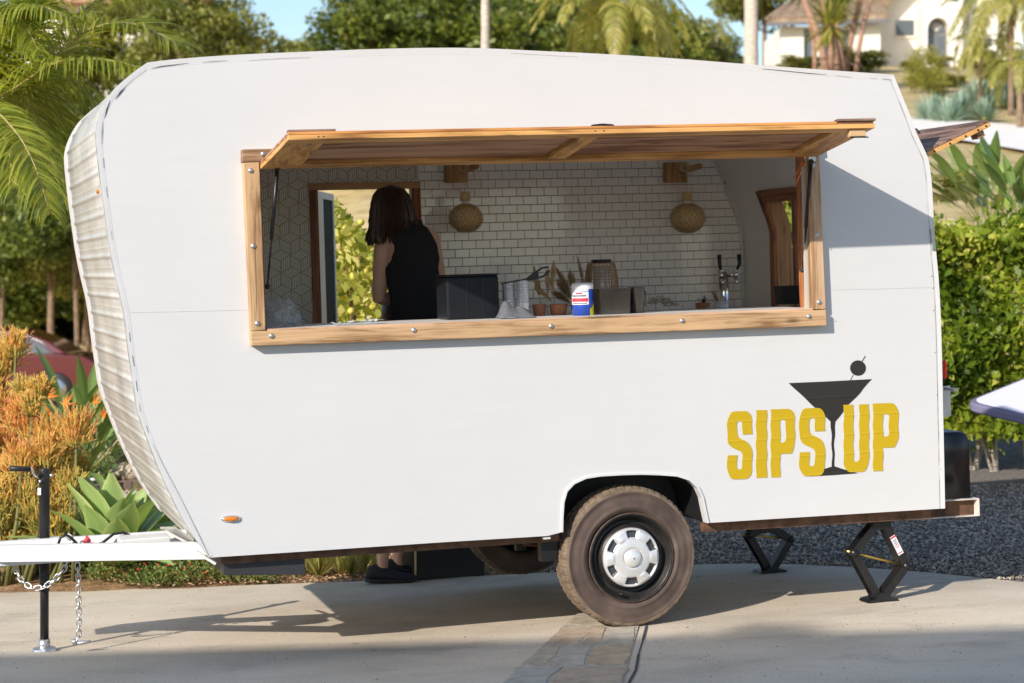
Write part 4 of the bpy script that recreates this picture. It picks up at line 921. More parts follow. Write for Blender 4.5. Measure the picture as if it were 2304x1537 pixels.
def make_wheel(parent, v0, sgn):
    w = bpy.data.objects.new('wheel', None); link(w, parent); w.location = (.006, v0, .317); w.scale = (1, sgn, 1)
    if sgn < 0: w.scale = (1, 1, 1); w.rotation_euler = (0, 0, math.pi)
    R0 = .336; prof = [(.212, .165), (.218, .19), (.25, .200), (.30, .192), (.318, .180), (.3285, .165), (R0, .15), (R0, .122), (R0 - .008, .120), (R0 - .008, .113), (R0, .111), (R0 + .001, .085), (R0 - .008, .083), (R0 - .008, .076), (R0, .074), (R0 + .001, .045), (R0 - .001, .026), (.326, .012), (.312, .0085), (.302, .0075), (.300, .0095), (.283, .0035), (.26, .000), (.245, .001), (.243, -.001), (.234, .002), (.225, .006), (.215, .012), (.209, .018), (.204, .03), (.206, .05), (.206, .15)]
    NS = 216
    def mod(j, k, a, r, h):
        if r > .326 and (6 <= j <= 15 or j in (5, 16)):
            blk = (k + (2 if 8 < j < 13 else 0)) % 4
            if blk == 3: return r - (.004 if j in (5, 6, 7, 14, 15, 16) else .0035), h
        if j == 17 and (k % 4) == 3: return r - .0025, h
        return r, h
    b = MB(); b.smooth = True
    b.lathe(prof, NS, (0, 0, 0), 'y', mod, closedprof=True)
    nrows = len(prof)
    for f in range(len(b.f)):
        row = f // NS; b.mi[f] = 1 if 4 <= row <= 17 else 0
        if 4 <= row <= 17: b.sm[f] = False
    b.build('tyre', [M['rubber'], M['tread']], w)
    # faint raised sidewall band marks
    b = MB()
    for (c_, n_) in ((118, 6), (-72, 5)):
        for i in range(n_):
            a = R(c_ - i * 7.5); r0_, r1_ = .264, .285; da = R(2.2)
            for (ra, rb2, aa, ab) in ((r0_, r1_, a, a + da * .3), (r1_ - .006, r1_, a + da * .3, a + da)) if i % 2 else ((r0_, r1_, a, a + da * .3), (r0_, r0_ + .006, a + da * .3, a + da)):
                b.add([(ra * math.cos(aa), -.0012, ra * math.sin(aa)), (rb2 * math.cos(aa), .0022, rb2 * math.sin(aa)), (rb2 * math.cos(ab), .0022, rb2 * math.sin(ab)), (ra * math.cos(ab), -.0012, ra * math.sin(ab))], [(0, 1, 2, 3)], False)
    rim = MB().lathe([(.206, .16), (.2055, .02), (.209, .012), (.2115, .006), (.211, .001), (.206, -.001), (.201, .003), (.198, .014), (.190, .02), (.186, .034), (.176, .05), (.165, .055), (.155, .040), (.150, .018), (.140, .012), (.10, .012), (.0, .014)], 64, (0, 0, 0), 'y').build('rim', M['rim'], w, fix=False)
    b = MB(); b.tube([(.178 * math.cos(R(250)), -.02, .178 * math.sin(R(250))), (.186 * math.cos(R(250)), .04, .186 * math.sin(R(250)))], .006, 8); b.build('valve', M['blackp'], rim)
    b = MB(); b.lathe([(.212, .004), (.2135, .002), (.2125, -.002), (.2105, -.001)], 64, (0, 0, 0), 'y'); b.build('rim_edge', simple('worn_bronze_rim_edge', (.16, .11, .07), .45, noise_amt=.5, scale=30), rim, fix=False)
    # hubcap with six recessed slots between raised lobes
    def hmod(j, k, a, r, h):
        s = (math.degrees(a) - 15) % 60; slot = s < 26
        d = abs(s - 45.5) / 14.5
        if 4 <= j <= 7: return (r, h + (.014 if slot else -.004 * (1 - min(1, d) ** 2)))
        return r, h
    hp_ = [(.141, .012), (.1415, .000), (.139, -.007), (.131, -.011), (.129, -.0112), (.123, -.013), (.100, -.017), (.096, -.018), (.092, -.0185), (.082, -.021), (.056, -.026), (.049, -.026), (.046, -.021), (.0445, -.021), (.042, -.030), (.038, -.036), (.022, -.041), (.004, -.043)]
    b = MB(); b.lathe(hp_, 120, (0, 0, 0), 'y', hmod)
    for f in range(len(b.f)):
        row, k = divmod(f, 120); s = (k * 3 - 15 + 1.5) % 60
        if 4 <= row <= 6 and s < 26: b.mi[f] = 1
        if row == 12: b.mi[f] = 1
    hc = b.build('hubcap', [M['hub'], simple('hubcap_slot_shadow_paint', (.055, .06, .065), .5, metal=.2)], w, fix=False); hc.location = (0, 0.004, 0)
    return w
make_wheel(tr, .015, 1); make_wheel(tr, W - .015, -1)

# tongue, jack and chains
tg = bpy.data.objects.new('tongue', None); link(tg, tr)
na = L(470, 1238, .12); nb_ = L(-40, 1246, .88)
MB().beam((na.x, na.y, na.z), (nb_.x, nb_.y, nb_.z), .05, .078).build('tongue_rail', M['white_plain'], tg, bevel=.004)
fa = Vector((na.x - .02, .66, na.z - .012)); MB().beam(fa, (nb_.x + .02, .98, nb_.z), .05, .078).build('tongue_rail', M['white_plain'], tg, bevel=.004)
q = L(60, 1245, .88); MB().hexa([(q.x - .35, .82, q.z - .045), (q.x + .22, .80, q.z - .045), (q.x + .22, 1.08, q.z - .045), (q.x - .35, 1.02, q.z - .045)], [(q.x - .35, .82, q.z + .047), (q.x + .20, .80, q.z + .045), (q.x + .20, 1.08, q.z + .045), (q.x - .35, 1.02, q.z + .047)]).build('coupler_plate', M['white_plain'], tg, bevel=.006)
q = L(320, 1214, .55); MB().box((q.x - .11, .45, q.z - .03), (q.x + .12, .62, q.z + .018)).build('battery_box_bracket', M['white_plain'], tg, bevel=.005)
MB().beam(L(486, 1268, .08), L(440, 1240, .10), .035, .012).build('corner_brace', M['white_plain'], tg)
p0 = L(418, 1205, .3); MB().hexa([L(395, 1190, .1), L(436, 1218, .1), L(430, 1222, .9), L(360, 1190, .9)], [x + Vector((0, 0, .01)) for x in (L(395, 1190, .1), L(436, 1218, .1), L(430, 1222, .9), L(360, 1190, .9))]).build('front_gasket', M['old_sheet'], tg)
b = MB(); b.tube([L(200, 1222, .8), L(225, 1228, .75), L(245, 1228, .7)], .008, 8); b.tube([L(200, 1218, .8), L(190, 1212, .8)], [.018, .02], 12); b.build('cable_plug', simple('worn_red_plug', (.62, .05, .07), .6), tg)
b = MB(); b.tube([L(x, y, .72) for x, y in ((130, 1228), (136, 1210), (150, 1203), (165, 1215), (185, 1235), (230, 1222), (255, 1202), (278, 1198), (310, 1214))], .007, 8); b.build('cable', M['black'], tg)
jk = bpy.data.objects.new('tongue_jack', None); link(jk, tr)
j0, j1 = L(101, 1054, .93), L(99, 1440, .93); jz = lambda y: L(100, y, .93)
MB().tube([jz(1054), jz(1058), jz(1226)], [.024, .0255, .0255], 20).build('outer_tube', M['black'], jk)
MB().tube([jz(1266), jz(1330)], .0245, 20).build('lower_sleeve', M['black'], jk); MB().tube([jz(1225), jz(1445)], .0205, 20).build('inner_tube', M['black'], jk)
q = jz(1445); gj = TMI @ Vector(((100 - CX) / F * 9.43, 9.43, 0)); 
wq = TM @ jz(1460); gzz = gplane(wq.x, wq.y); ft = TMI @ Vector((wq.x, wq.y, gzz)); 
b = MB(); b.tube([ft + Vector((0, 0, .012)), jz(1438)], [.030, .026], 16); b.build('foot_socket', M['zinc'], jk)
b = MB(); b.loft([[(ft.x + x * k, ft.y + y * k, ft.z + z) for x, y in ((-.052, -.04), (0, -.05), (.052, -.04), (.058, 0), (.052, .04), (0, .05), (-.052, .04), (-.058, 0))] for k, z in ((.96, .001), (1, .006), (.92, .016), (.5, .022))], smooth=False); b.build('foot_plate', M['zinc'], jk)
b = MB(); b.tube([jz(1072), L(80, 1072, .90), L(76, 1066, .89), L(72, 1055, .88), L(66, 1054, .87)], .006, 8); b.build('crank_arm', M['chrome'], jk)
b = MB(); b.tube([L(68, 1056, .87), L(23, 1054, .85)], [.012, .0135], 12); b.build('crank_grip', M['blackp'], jk)
b = MB(); b.ball(L(115, 1070, .92), .010, 8, 6); b.ball(L(90, 1083, .90), .008, 8, 6); b.ball(L(104, 1245, .83), .006, 6, 4); b.build('jack_bolt', M['zinc'], jk)
q = L(90, 1106, .9045); MB().hexa([L(84.5, 1098, .911), L(92, 1098, .903), L(92, 1114, .903), L(84.5, 1114, .911)], [x + Vector((.0006, .001, 0)) for x in (L(84.5, 1098, .911), L(92, 1098, .903), L(92, 1114, .903), L(84.5, 1114, .911))]).build('sticker', M['whitec'], jk)
# chain links
lk = MB(); nl = 12; ring = []
for k in range(nl):
    a = 2 * math.pi * k / nl; x = .0125 * math.cos(a) + math.copysign(.0065, math.cos(a)); z = .0115 * math.sin(a); ring.append((x, 0, z))
rings = []
for k in range(nl):
    p = Vector(ring[k]); t = (Vector(ring[(k+1) % nl]) - Vector(ring[k-1])).normalized(); nn = Vector((0, 1, 0)); bb = t.cross(nn)
    rings.append([p + nn * (.0036 * math.cos(2*math.pi*i/6)) + bb * (.0036 * math.sin(2*math.pi*i/6)) for i in range(6)])
rings.append(rings[0]); lk.loft(rings, cap=False); lme = lk.mesh('link', M['zinc'])
def chain(ptspx, v, par):
    ch = bpy.data.objects.new('safety_chain', None); link(ch, par)
    P3 = [L(x, y, v) if not hasattr(v, '__len__') else L(x, y, v[i]) for i, (x, y) in enumerate(ptspx)]
    d = [0]
    for i in range(1, len(P3)): d.append(d[-1] + (P3[i] - P3[i-1]).length)
    n = int(d[-1] / .0265)
    for k in range(n):
        s = d[-1] * (k + .5) / n; f = lambda s_: Vector([float(np.interp(s_, d, [p[c] for p in P3])) for c in range(3)])
        p = f(s); t = (f(min(d[-1], s + .012)) - f(max(0, s - .012))).normalized()
        y = Vector((0, 1, 0)); y = (y - t * y.dot(t)).normalized(); z = t.cross(y)
        mt = Matrix((( t.x, y.x, z.x, p.x), (t.y, y.y, z.y, p.y), (t.z, y.z, z.z, p.z), (0, 0, 0, 1))) @ Matrix.Rotation(R(90 if k % 2 else 12) + random.uniform(-.3, .3), 4, 'X')
        o = mobj('link', lme, ch); o.matrix_local = mt
    return ch
chain([(152, 1205), (163, 1214), (165, 1235), (155, 1258), (143, 1282), (122, 1306), (98, 1322), (72, 1324), (50, 1308), (38, 1288), (33, 1272)], [.75, .74, .73, .73, .73, .74, .76, .78, .82, .86, .9], tr)
c2 = chain([(174, 1268), (176, 1300), (177, 1350), (178, 1400), (177, 1432), (170, 1443)], .78, tr)
b = MB(); b.tube([L(170, 1446, .78), L(180, 1447, .77), L(195, 1445, .76), L(204, 1443, .76)], [.008, .011, .008, .006], 8); b.ball(L(168, 1444, .78), .016, 10, 6); b.build('hook', M['zinc'], c2)

# ------------------------------------------------------------------ scissor jacks
def scissor_jack(label, v, top, lft, rgt, bot, zb=None, sticker=False):
    T_, Lf, Rt, Bt = L(*top, v), L(*lft, v), L(*rgt, v), L(*bot, v)
    wb = TM @ Bt; gz_ = gplane(wb.x, wb.y); off = gz_ - wb.z
    r = thing('scissor_jack', label, 'scissor jack', group='scissor jacks under the rear of the trailer', matrix=TM @ Matrix.Translation((Bt.x, v, 0)))
    r.matrix_world = TM @ Matrix.Translation((Bt.x, v, Bt.z)) @ Matrix.Translation((0, 0, off))
    sh = Vector((Bt.x, v, Bt.z + off)); T_, Lf, Rt = T_ - sh, Lf - sh, Rt - sh; Bq = Vector((0, 0, .030))
    def arm(a, c, d):
        b = MB(); a = Vector(a); c = Vector(c); up = (c - a).cross(Vector((0, 1, 0))).normalized()
        for y in (-.030, .030): b.beam(a + Vector((0, y, 0)), c + Vector((0, y, 0)), .004, .040, up=up)
        b.beam(a + up * d * .018, c + up * d * .018, .060, .004, up=up); b.build('arm', M['black'], r)
    arm(T_ + Vector((-.02, 0, 0)), Lf, 1); arm(T_ + Vector((.02, 0, 0)), Rt, -1); arm(Bq + Vector((-.02, 0, 0)), Lf, -1); arm(Bq + Vector((.02, 0, 0)), Rt, 1)
    MB().box((T_.x - .05, -.035, T_.z - .03), (T_.x + .05, .035, T_.z + .03)).build('top_bracket', M['black'], r, bevel=.004)
    d = (Rt - Lf); MB().tube([Lf - d * .10, Rt + d * .06], .0065, 10).build('screw', M['brass'], r)
    e = Rt + d * .07; b = MB(); b.tube([Rt + d * .02 - Vector((0, 0, 0)), e], .017, 6); b.build('screw_head', M['brass'], r)
    for c in (Lf, Rt): MB().tube([c - Vector((0, .038, 0)), c + Vector((0, .038, 0))], .018, 12).build('trunnion', M['black'], r)
    b = MB(); pr = [(-.085, .003), (-.075, .016), (-.035, .022), (-.02, .045), (.02, .045), (.035, .022), (.075, .016), (.085, .003), (.06, .001), (.0, .010), (-.06, .001)]
    b.loft([[(x, y, z) for x, z in pr] for y in (-.055, .055)], smooth=False); b.build('foot', M['black'], r)
    if sticker:
        a = T_ + Vector((.02, 0, 0)); dd = (Rt - a); nrm = dd.cross(Vector((0, 1, 0))).normalized()
        def qd(f0, f1, w, y): return [a + dd * f0 - nrm * w + Vector((0, y, 0)), a + dd * f1 - nrm * w + Vector((0, y, 0)), a + dd * f1 + nrm * w + Vector((0, y, 0)), a + dd * f0 + nrm * w + Vector((0, y, 0))]
        q = lambda f0, f1, w, y: MB().hexa(qd(f0, f1, w, y), qd(f0, f1, w, y + .0006))
        sk = q(.30, .72, .016, -.0335).build('sticker', M['whitec'], r); q(.31, .345, .0155, -.0345).build('sticker_band', M['pinkc'], sk); q(.67, .69, .013, -.0345).build('sticker_band', M['pinkc'], sk)
        for k in range(6): q(.39 + k * .032, .40 + k * .032, .012 - .004 * (k % 2), -.0345).build('sticker_text', M['pinkc'] if k > 3 else M['inkc'], sk)
    return r
scissor_jack('black scissor jack with a white warning sticker, nearer the camera', .14, (1978, 1176), (1917, 1243), (2034, 1272), (1978, 1349), sticker=True)
scissor_jack('black scissor jack standing farther back beside the gravel', 1.52, (1724, 1186), (1682, 1204), (1776, 1212), (1732, 1282))
# cast: box step under the trailer beside the shoes
q = G(935, 1312); stp = thing('step_box', 'black box step standing under the trailer beside the shoes', 'step', (q.x, q.y + .1, q.z), TH)
MB().box((0, 0, .0), (.42, .38, .19)).build('step_body', M['blackp'], stp, bevel=.006); MB().box((-.012, -.012, .0), (-.002, .0, .20)).build('edge_strip', M['brass'] if False else M['bamboo'], stp)

# ------------------------------------------------------------------ things on the counters
def item(name, label, cat, px, v, front=True, group=None, rot=0.0):
    s = L(px, 712, v).x; t = tS(s) + .005 if front else TB + .001
    return thing(name, label, cat, group=group, matrix=TM @ Matrix.Translation((s, v, t)) @ Matrix.Rotation(rot, 4, 'Z'))
def hgt(px, y, v, r): # height above the thing's own base of photo row y
    return (r.matrix_world.inverted() @ (TM @ L(px, y, v))).z
def wid(px0, px1, v): return abs(L(px1, 700, v).x - L(px0, 700, v).x)
r = item('ice_bin', 'large black lidded bin on the serving counter right beside the woman in black', 'bin', 1066, .24); h = hgt(1066, 617, .24, r); w = wid(1008, 1126, .24)
MB().box((-w/2, -.0, 0), (w/2, .20, h - .010)).build('body', M['navy'], r, bevel=.012, seg=3); MB().box((-w/2 + .001, .001, h - .0099), (w/2 - .001, .199, h)).build('lid', M['navy'], r, bevel=.004, seg=3)
for x in (-.035, .045): MB().box((x, -.0025, .012), (x + .003, -.0003, h - .02)).build('panel_groove', M['blackp'], r)
def cups(px, v, y0, label, w0, n):
    r = item('cup_stack', label, 'cups', px, v, group='stacks of clear cups on the serving counter'); h = hgt(px, y0, v, r); w = w0
    for k in range(n):
        z0 = h - .07 - (n - 1 - k) * (h - .07) / max(1, n - 1) if n > 1 else 0
        b = MB(); b.lathe([(w * .36, z0), (w * .38, z0 + .001), (w * .49, z0 + .066), (w * .52, z0 + .068), (w * .52, z0 + .071), (w * .48, z0 + .07), (w * .37, z0 + .004)], 20); b.build('cup', M['glassy'], r, fix=False)
cups(1146, .34, 636, 'shorter stack of clear cups behind the grey towel', .062, 7); cups(1178, .30, 627, 'taller stack of clear cups between the towel and the pampas grass', .060, 9)
MB_ = None
def blob(rad, seed, n=28, m=16, amp=.25, fr=2.0, floor=0.0, ridg=False):
    b = MB(); b.ball((0, 0, 0), 1, n, m); vs = []
    for v in b.v:
        p = Vector(v); k = 1 + amp * noise.noise(p * fr + Vector((seed, 0, 0))) + amp * .5 * noise.noise(p * fr * 2.7 + Vector((0, seed, 0)))
        q = (p.x * k * rad[0], p.y * k * rad[1], max(floor, p.z * k * rad[2] + rad[2] * .7)); vs.append(q)
    b.v = vs; return b
r = item('towel', 'crumpled grey towel lying on the counter in front of the cups', 'towel', 1161, .14); b = MB(); nxx, nyy = 44, 20
for jy in range(nyy + 1):
    for ix in range(nxx + 1):
        x = -.088 + .176 * ix / nxx; y = -.055 + .11 * jy / nyy; ed = max(0, 1 - (abs(y) / .056) ** 2.4) * max(0, 1 - (abs(x) / .089) ** 8); hh = .052 * math.exp(-((x + .052) / .034) ** 2) + .046 * (1 - (x / .12) ** 2)
        fo = 1 + .13 * math.sin(58 * x + 26 * y) + .09 * math.sin(34 * x - 70 * y) + .05 * math.sin(120 * x + 90 * y); b.v.append((x + .004 * math.sin(70 * y), y, .002 + hh * ed * fo))
for jy in range(nyy):
    for ix in range(nxx): a = jy * (nxx + 1) + ix; b.f.append([a, a + 1, a + nxx + 2, a + nxx + 1]); b.mi.append(0); b.sm.append(True)
b.build('cloth', M['towel'], r)
r = item('strainer_spoon', 'black long handled strainer resting in the cups, its loop pointing up right', 'strainer', 1178, .24); z1 = hgt(1178, 640, .24, r); base = lambda px, y: Vector((L(px, y, .24).x - L(1178, 712, .24).x, 0, hgt(px, y, .24, r)))
b = MB(); b.tube([base(1128, 640), base(1150, 634), base(1185, 628)], .0035, 8); 
b.build('handle', M['black'], r)
b = MB(); lp = [base(1185, 628), base(1200, 616), base(1220, 603), base(1233, 601), base(1236, 610), base(1222, 622), base(1203, 628), base(1187, 630)]; b.tube(lp + [lp[0]], .0048, 8); b.build('loop', M['blackp'], r)
MB().loft([[Vector((p.x * 1, y, p.z)) for p in [lp[0], lp[1], base(1212, 612), base(1212, 622), lp[6], lp[7]]] for y in (-.002, .002)], smooth=False).build('grip', M['blackp'], r)
def pot(px, v, wpx, y0, label, front, group=None, name='terracotta_pot', cat='pot'):
    r = item(name, label, cat, px, v, front, group); w = wid(px - wpx / 2, px + wpx / 2, v); h = hgt(px, y0, v, r); b = MB(); nr_ = 7; pf = []
    for k in range(nr_ * 2 + 1):
        f = k / (nr_ * 2); pf.append((w * (.40 + .10 * f) + (.0018 if k % 2 else 0), h * f))
    b.lathe(pf + [(w * .46, h), (w * .42, h * .2), (.0, h * .15)], 24); b.build('body', M['terracotta'], r, fix=False); return r, h
def plume(parent, px0, py0, px1, py1, v, seed, L_=.16, dens=420, wd=.022):
    """a dried pampas stem with its feathery plume"""
    g = np.random.default_rng(seed); inv = parent.matrix_world.inverted(); a = inv @ (TM @ L(px0, py0, v)); c = inv @ (TM @ L(px1, py1, v)); mid = a.lerp(c, .5) + Vector((0, 0, .02))
    st_ = bpy.data.objects.new('plume', None); link(st_, parent)
    f = lambda t: a * (1-t)**2 + mid * 2*t*(1-t) + c * t*t
    MB().tube([f(t) for t in (0, .3, .6, .9)], .0015, 5).build('stem', M['rope'], st_)
    V, Q, T = [], [], []
    for k in range(dens):
        t = .35 + .65 * g.random(); p = f(t); d = (f(min(1, t + .05)) - f(t - .05)).normalized(); w = wd * math.sin(math.pi * min(1, (t - .3) / .72)) + .003
        o_ = Vector(g.normal(0, 1, 3)).normalized(); tip = p + d * g.uniform(.015, .045) + o_ * w + Vector((0, 0, -.010 * g.random())); s = d.cross(o_).normalized() * .0009
        b = len(V); V += [p - s, p + s, tip + s, tip - s]; Q.append([b, b+1, b+2, b+3]); T += [g.random()] * 4
    tag(mobj('bristle', np_mesh('bristle', [tuple(x) for x in V], Q, M['pampas'], T), st_), kind='stuff')
pp, h = pot(1214, .42, 30, 685, 'left terracotta pot of dried pampas grass, beside the towel', True, 'terracotta pots of dried pampas grass')
plume(pp, 1212, 690, 1203, 612, .42, 1, wd=.010); plume(pp, 1216, 690, 1210, 640, .42, 12, wd=.014)
pp, h = pot(1257, .40, 40, 684, 'right terracotta pot of dried pampas grass, beside the wipes canister', True, 'terracotta pots of dried pampas grass')
plume(pp, 1240, 690, 1245, 601, .40, 2, wd=.016); plume(pp, 1236, 690, 1232, 622, .4, 3, wd=.016); plume(pp, 1258, 700, 1216, 655, .40, 13, wd=.012)
pp = item('pampas_vase', 'low pot of brown pampas plumes half hidden behind the wipes canister', 'vase', 1300, .9); MB().lathe([(.03, 0), (.034, .03), (.028, .06), (.025, .06), (.0, .02)], 20).build('body', M['terracotta'], pp, fix=False)
for k, (x, y) in enumerate(((1258, 614), (1262, 640), (1255, 662), (1285, 622))): plume(pp, 1300, 700, x, y, .9, 20 + k, wd=.024, dens=600)
plume(pp, 1325, 700, 1302, 588, .9, 31, wd=.010); plume(pp, 1322, 700, 1330, 600, .9, 32, wd=.008)
# wipes canister
r = item('wipes_canister', 'blue and white wipes canister with a yellow patch on the serving counter', 'canister', 1312, .20); h = hgt(1312, 636, .2, r); w = wid(1289, 1335, .2) / 2
MB().lathe([(0, 0), (w, .0), (w, h * .80), (0, h * .80)], 32).build('body', M['bluec'], r, fix=False)
MB().lathe([(w * 1.02, h * .80), (w * 1.03, h * .90), (w * .96, h * .98), (w * .7, h), (0, h)], 32).build('lid', M['whitec'], r, fix=False)
def wrap(a0, a1, z0, z1, mat, name, k=1.006, n=10, skew=0):
    b = MB(); V = []
    for i in range(n + 1):
        a = R(a0 + (a1 - a0) * i / n); V += [(w * k * math.cos(a), w * k * math.sin(a), z0 * h), (w * k * math.cos(a), w * k * math.sin(a), (z1 + skew * (i / n)) * h)]
    b.add(V, [(2*i, 2*i+2, 2*i+3, 2*i+1) for i in range(n)], True); return b.build(name, mat, r, fix=False)
wrap(170, 285, .33, .795, M['whitec'], 'label_panel'); wrap(180, 282, .42, .53, M['pinkc'], 'label_print', 1.012); wrap(185, 270, .58, .62, M['inkc'], 'label_print', 1.012); wrap(215, 250, .65, .70, M['pinkc'], 'label_print', 1.012); wrap(190, 275, .36, .385, M['inkc'], 'label_print', 1.012)
wrap(292, 380, .0, .18, M['yelc'], 'label_patch', 1.010, skew=.42); wrap(170, 290, .72, .735, M['bluec'], 'label_print', 1.012)
# wicker lantern
r = item('wicker_lantern', 'barrel shaped wicker lantern with a black rim behind the canister', 'lantern', 1356, .95); h = hgt(1356, 588, .95, r); w = wid(1321, 1391, .95) / 2
def bar(z): return w * (.72 + .28 * math.sin(math.pi * min(1, max(0, z / h))) ** .6)
b = MB()
for k in range(22):
    a = 2 * math.pi * k / 22; b.tube([(bar(z * h) * math.cos(a), bar(z * h) * math.sin(a), z * h) for z in (0, .15, .35, .6, .8, .93, .97)], .0028, 5)
cg = b.build('cane_rib', M['wicker'], r); tag(cg, kind='stuff'); b = MB()
for k in range(15):
    z = h * (.04 + .92 * k / 14); n = 28; rr = bar(z); b.lathe([(rr + .003, z - .002), (rr + .0045, z), (rr + .003, z + .002), (rr + .001, z)], n, closedprof=True)
tag(b.build('cane_hoop', M['wicker'], r), kind='stuff')
MB().lathe([(w * .42, h * .96), (w * .62, h * .97), (w * .64, h * 1.03), (w * .55, h * 1.04), (w * .5, h * .98)], 28).build('rim', M['blackp'], r); MB().lathe([(0, .01), (w * .5, .01), (w * .5, h * .9), (w * .47, h * .9), (w * .45, .02)], 20).build('glass_insert', M['glassy'], r, fix=False)
# steel bins
r = item('metal_caddy', 'smoky metal bar caddy on the serving counter right of the canister', 'caddy', 1378, .22); w = wid(1344, 1413, .22); h = hgt(1378, 650, .22, r)
smoky = simple('smoky_grey_metal', (.10, .092, .085), .25, metal=.85, noise_amt=.3, scale=8)
q = lambda k, z, t_: [(-w/2 * k + t_, -.05 * k + t_, z), (w/2 * k - t_, -.05 * k + t_, z), (w/2 * k - t_, .06 * k - t_, z), (-w/2 * k + t_, .06 * k - t_, z)]
MB().loft([q(.94, 0, 0), q(1.0, h, 0), q(1.0, h, .004), q(.94, .01, .004)], smooth=False).build('body', smoky, r, fix=False); MB().box((-w/2 - .003, -.053, h - .003), (w/2 + .003, -.047, h + .004)).build('rim', smoky, r)
r = item('metal_pitcher', 'smoky metal tumbler standing right beside the bar caddy', 'tumbler', 1432, .24); w = wid(1413, 1452, .24) / 2; h = hgt(1432, 647, .24, r)
MB().lathe([(0, .001), (w * .82, .0), (w * .96, h), (w * 1.0, h + .002), (w * .93, h), (w * .8, .01)], 28).build('body', smoky, r, fix=False); MB().tube([(w * .9, 0, h * .9), (w * 1.12, 0, h * .8), (w * 1.1, 0, h * .4), (w * .88, 0, h * .3)], .004, 6).build('handle', smoky, r)
# knitted cord heap
r = item('knotted_cord_mat', 'heap of beige knotted cord lying between the tumbler and the tap', 'cord', 1487, 1.0); b = MB(); g = random.Random(3); w = wid(1448, 1526, 1.0) / 2
for k in range(46):
    x = g.uniform(-w, w); y = g.uniform(-.05, .05); z = .006 + .05 * (1 - (x / w) ** 2) * g.random(); a = g.uniform(0, 3); b.tube([(x - .012 * math.cos(a), y, z), (x, y + .008, z + .010), (x + .014 * math.cos(a), y - .008 * math.sin(a), z + .002)], .0055, 6)
tag(b.build('cord_loop', M['knit'], r), kind='stuff')
# pot of black stirrers, glass of dried grass
pp, h = pot(1582, 1.45, 30, 681, 'small terracotta pot full of black stirrers near the beer tap', False, name='stirrer_pot'); g = random.Random(8)
for k in range(9):
    a, m_ = g.uniform(0, 6.28), g.uniform(.006, .022); MB().beam((0, 0, h * .5), (m_ * 1.8 * math.cos(a), m_ * math.sin(a), h + g.uniform(.015, .04)), .006, .002).build('stirrer', M['black'], pp)
r = item('tumbler_glass', 'cut glass tumbler of dried grass left of the beer tap', 'glass', 1626, 1.30, False); MB().lathe([(0, .002), (.033, .0), (.038, .075), (.035, .075), (.031, .01)], 20).build('body', M['glassy'], r, fix=False)
plume(r, 1622, 700, 1610, 667, 1.30, 51, dens=200, wd=.012)
# beer tower
r = item('beer_tap_tower', 'chrome column beer tower with two black tap handles by the tiled wall', 'beer tap', 1630, 1.45, False); h = hgt(1630, 607, 1.45, r); w = wid(1619, 1641, 1.45) / 2
MB().lathe([(w * 1.7, 0), (w * 1.7, .006), (w, .012), (w, h - .012), (w * 1.1, h - .011), (w * 1.1, h - .004), (w * .9, h), (0, h + .002)], 28).build('column', M['chrome'], r, fix=False)
for k, (dx, dy) in enumerate(((-.028, -.035), (.055, -.045))):
    tp = bpy.data.objects.new('tap', None); link(tp, r); zt = h - .030
    MB().tube([(dx * .3, dy * .3, zt), (dx, dy, zt)], .011, 12).build('shank', M['chrome'], tp)
    MB().tube([(dx, dy, zt + .018), (dx, dy, zt - .018)], .013, 12).build('tap_body', M['chrome'], tp); MB().tube([(dx, dy, zt - .018), (dx, dy - .02, zt - .05)], [.009, .006], 10).build('spout', M['chrome'], tp)
    hx = -.034 if k == 0 else .082; MB().tube([(dx, dy, zt + .018), (dx + (hx - dx) * .4, dy, zt + .035)], .005, 8).build('collar', M['chrome'], tp)
    MB().tube([(dx + (hx - dx) * .4, dy, zt + .030), (hx, dy, zt + .06), (hx - .002, dy, h + .085)], [.008, .010, .013], 12).build('handle', M['black'], tp)
# small black bin by the rear opening
r = item('black_tub', 'small open black tub in front of the rear window opening', 'tub', 1777, .75); w = wid(1755, 1802, .75) / 2; h = hgt(1777, 643, .75, r)
q = lambda k, z, t_: [(-w * k + t_, -.05 * k + t_, z), (w * k - t_, -.05 * k + t_, z), (w * k - t_, .06 * k - t_, z), (-w * k + t_, .06 * k - t_, z)]
MB().loft([q(.9, 0, 0), q(1.0, h, 0), q(1.0, h, .005), q(.9, .01, .005)], smooth=False).build('body', M['blackp'], r, fix=False)
# clear plastic bag and a paper sheet on the counter
r = item('plastic_bag', 'crumpled clear plastic bag in the left corner of the serving window', 'plastic bag', 634, .22)
b = blob((.085, .06, .075), 9, 60, 40, .42, 1.7); b.v = [(x * (1.1 - .5 * min(1, z / .2)), y, z * 1.05) for x, y, z in b.v]; b.build('film', M['bag'], r)
r = item('paper_napkins', 'loose white napkins lying on the sill below the doorway', 'napkins', 800, .10); g = random.Random(4)
for k in range(3):
    b = MB(); x0 = -.11 + k * .075; n = 7; vs = [(x0 + .09 * i / (n-1), (-.04 if j == 0 else .05), .004 + .003 * k + g.uniform(0, .012)) for j in range(2) for i in range(n)]
    b.add(vs, [(i, i+1, n+i+1, n+i) for i in range(n-1)]); b.build('napkin', M['whitec'], r, fix=False)
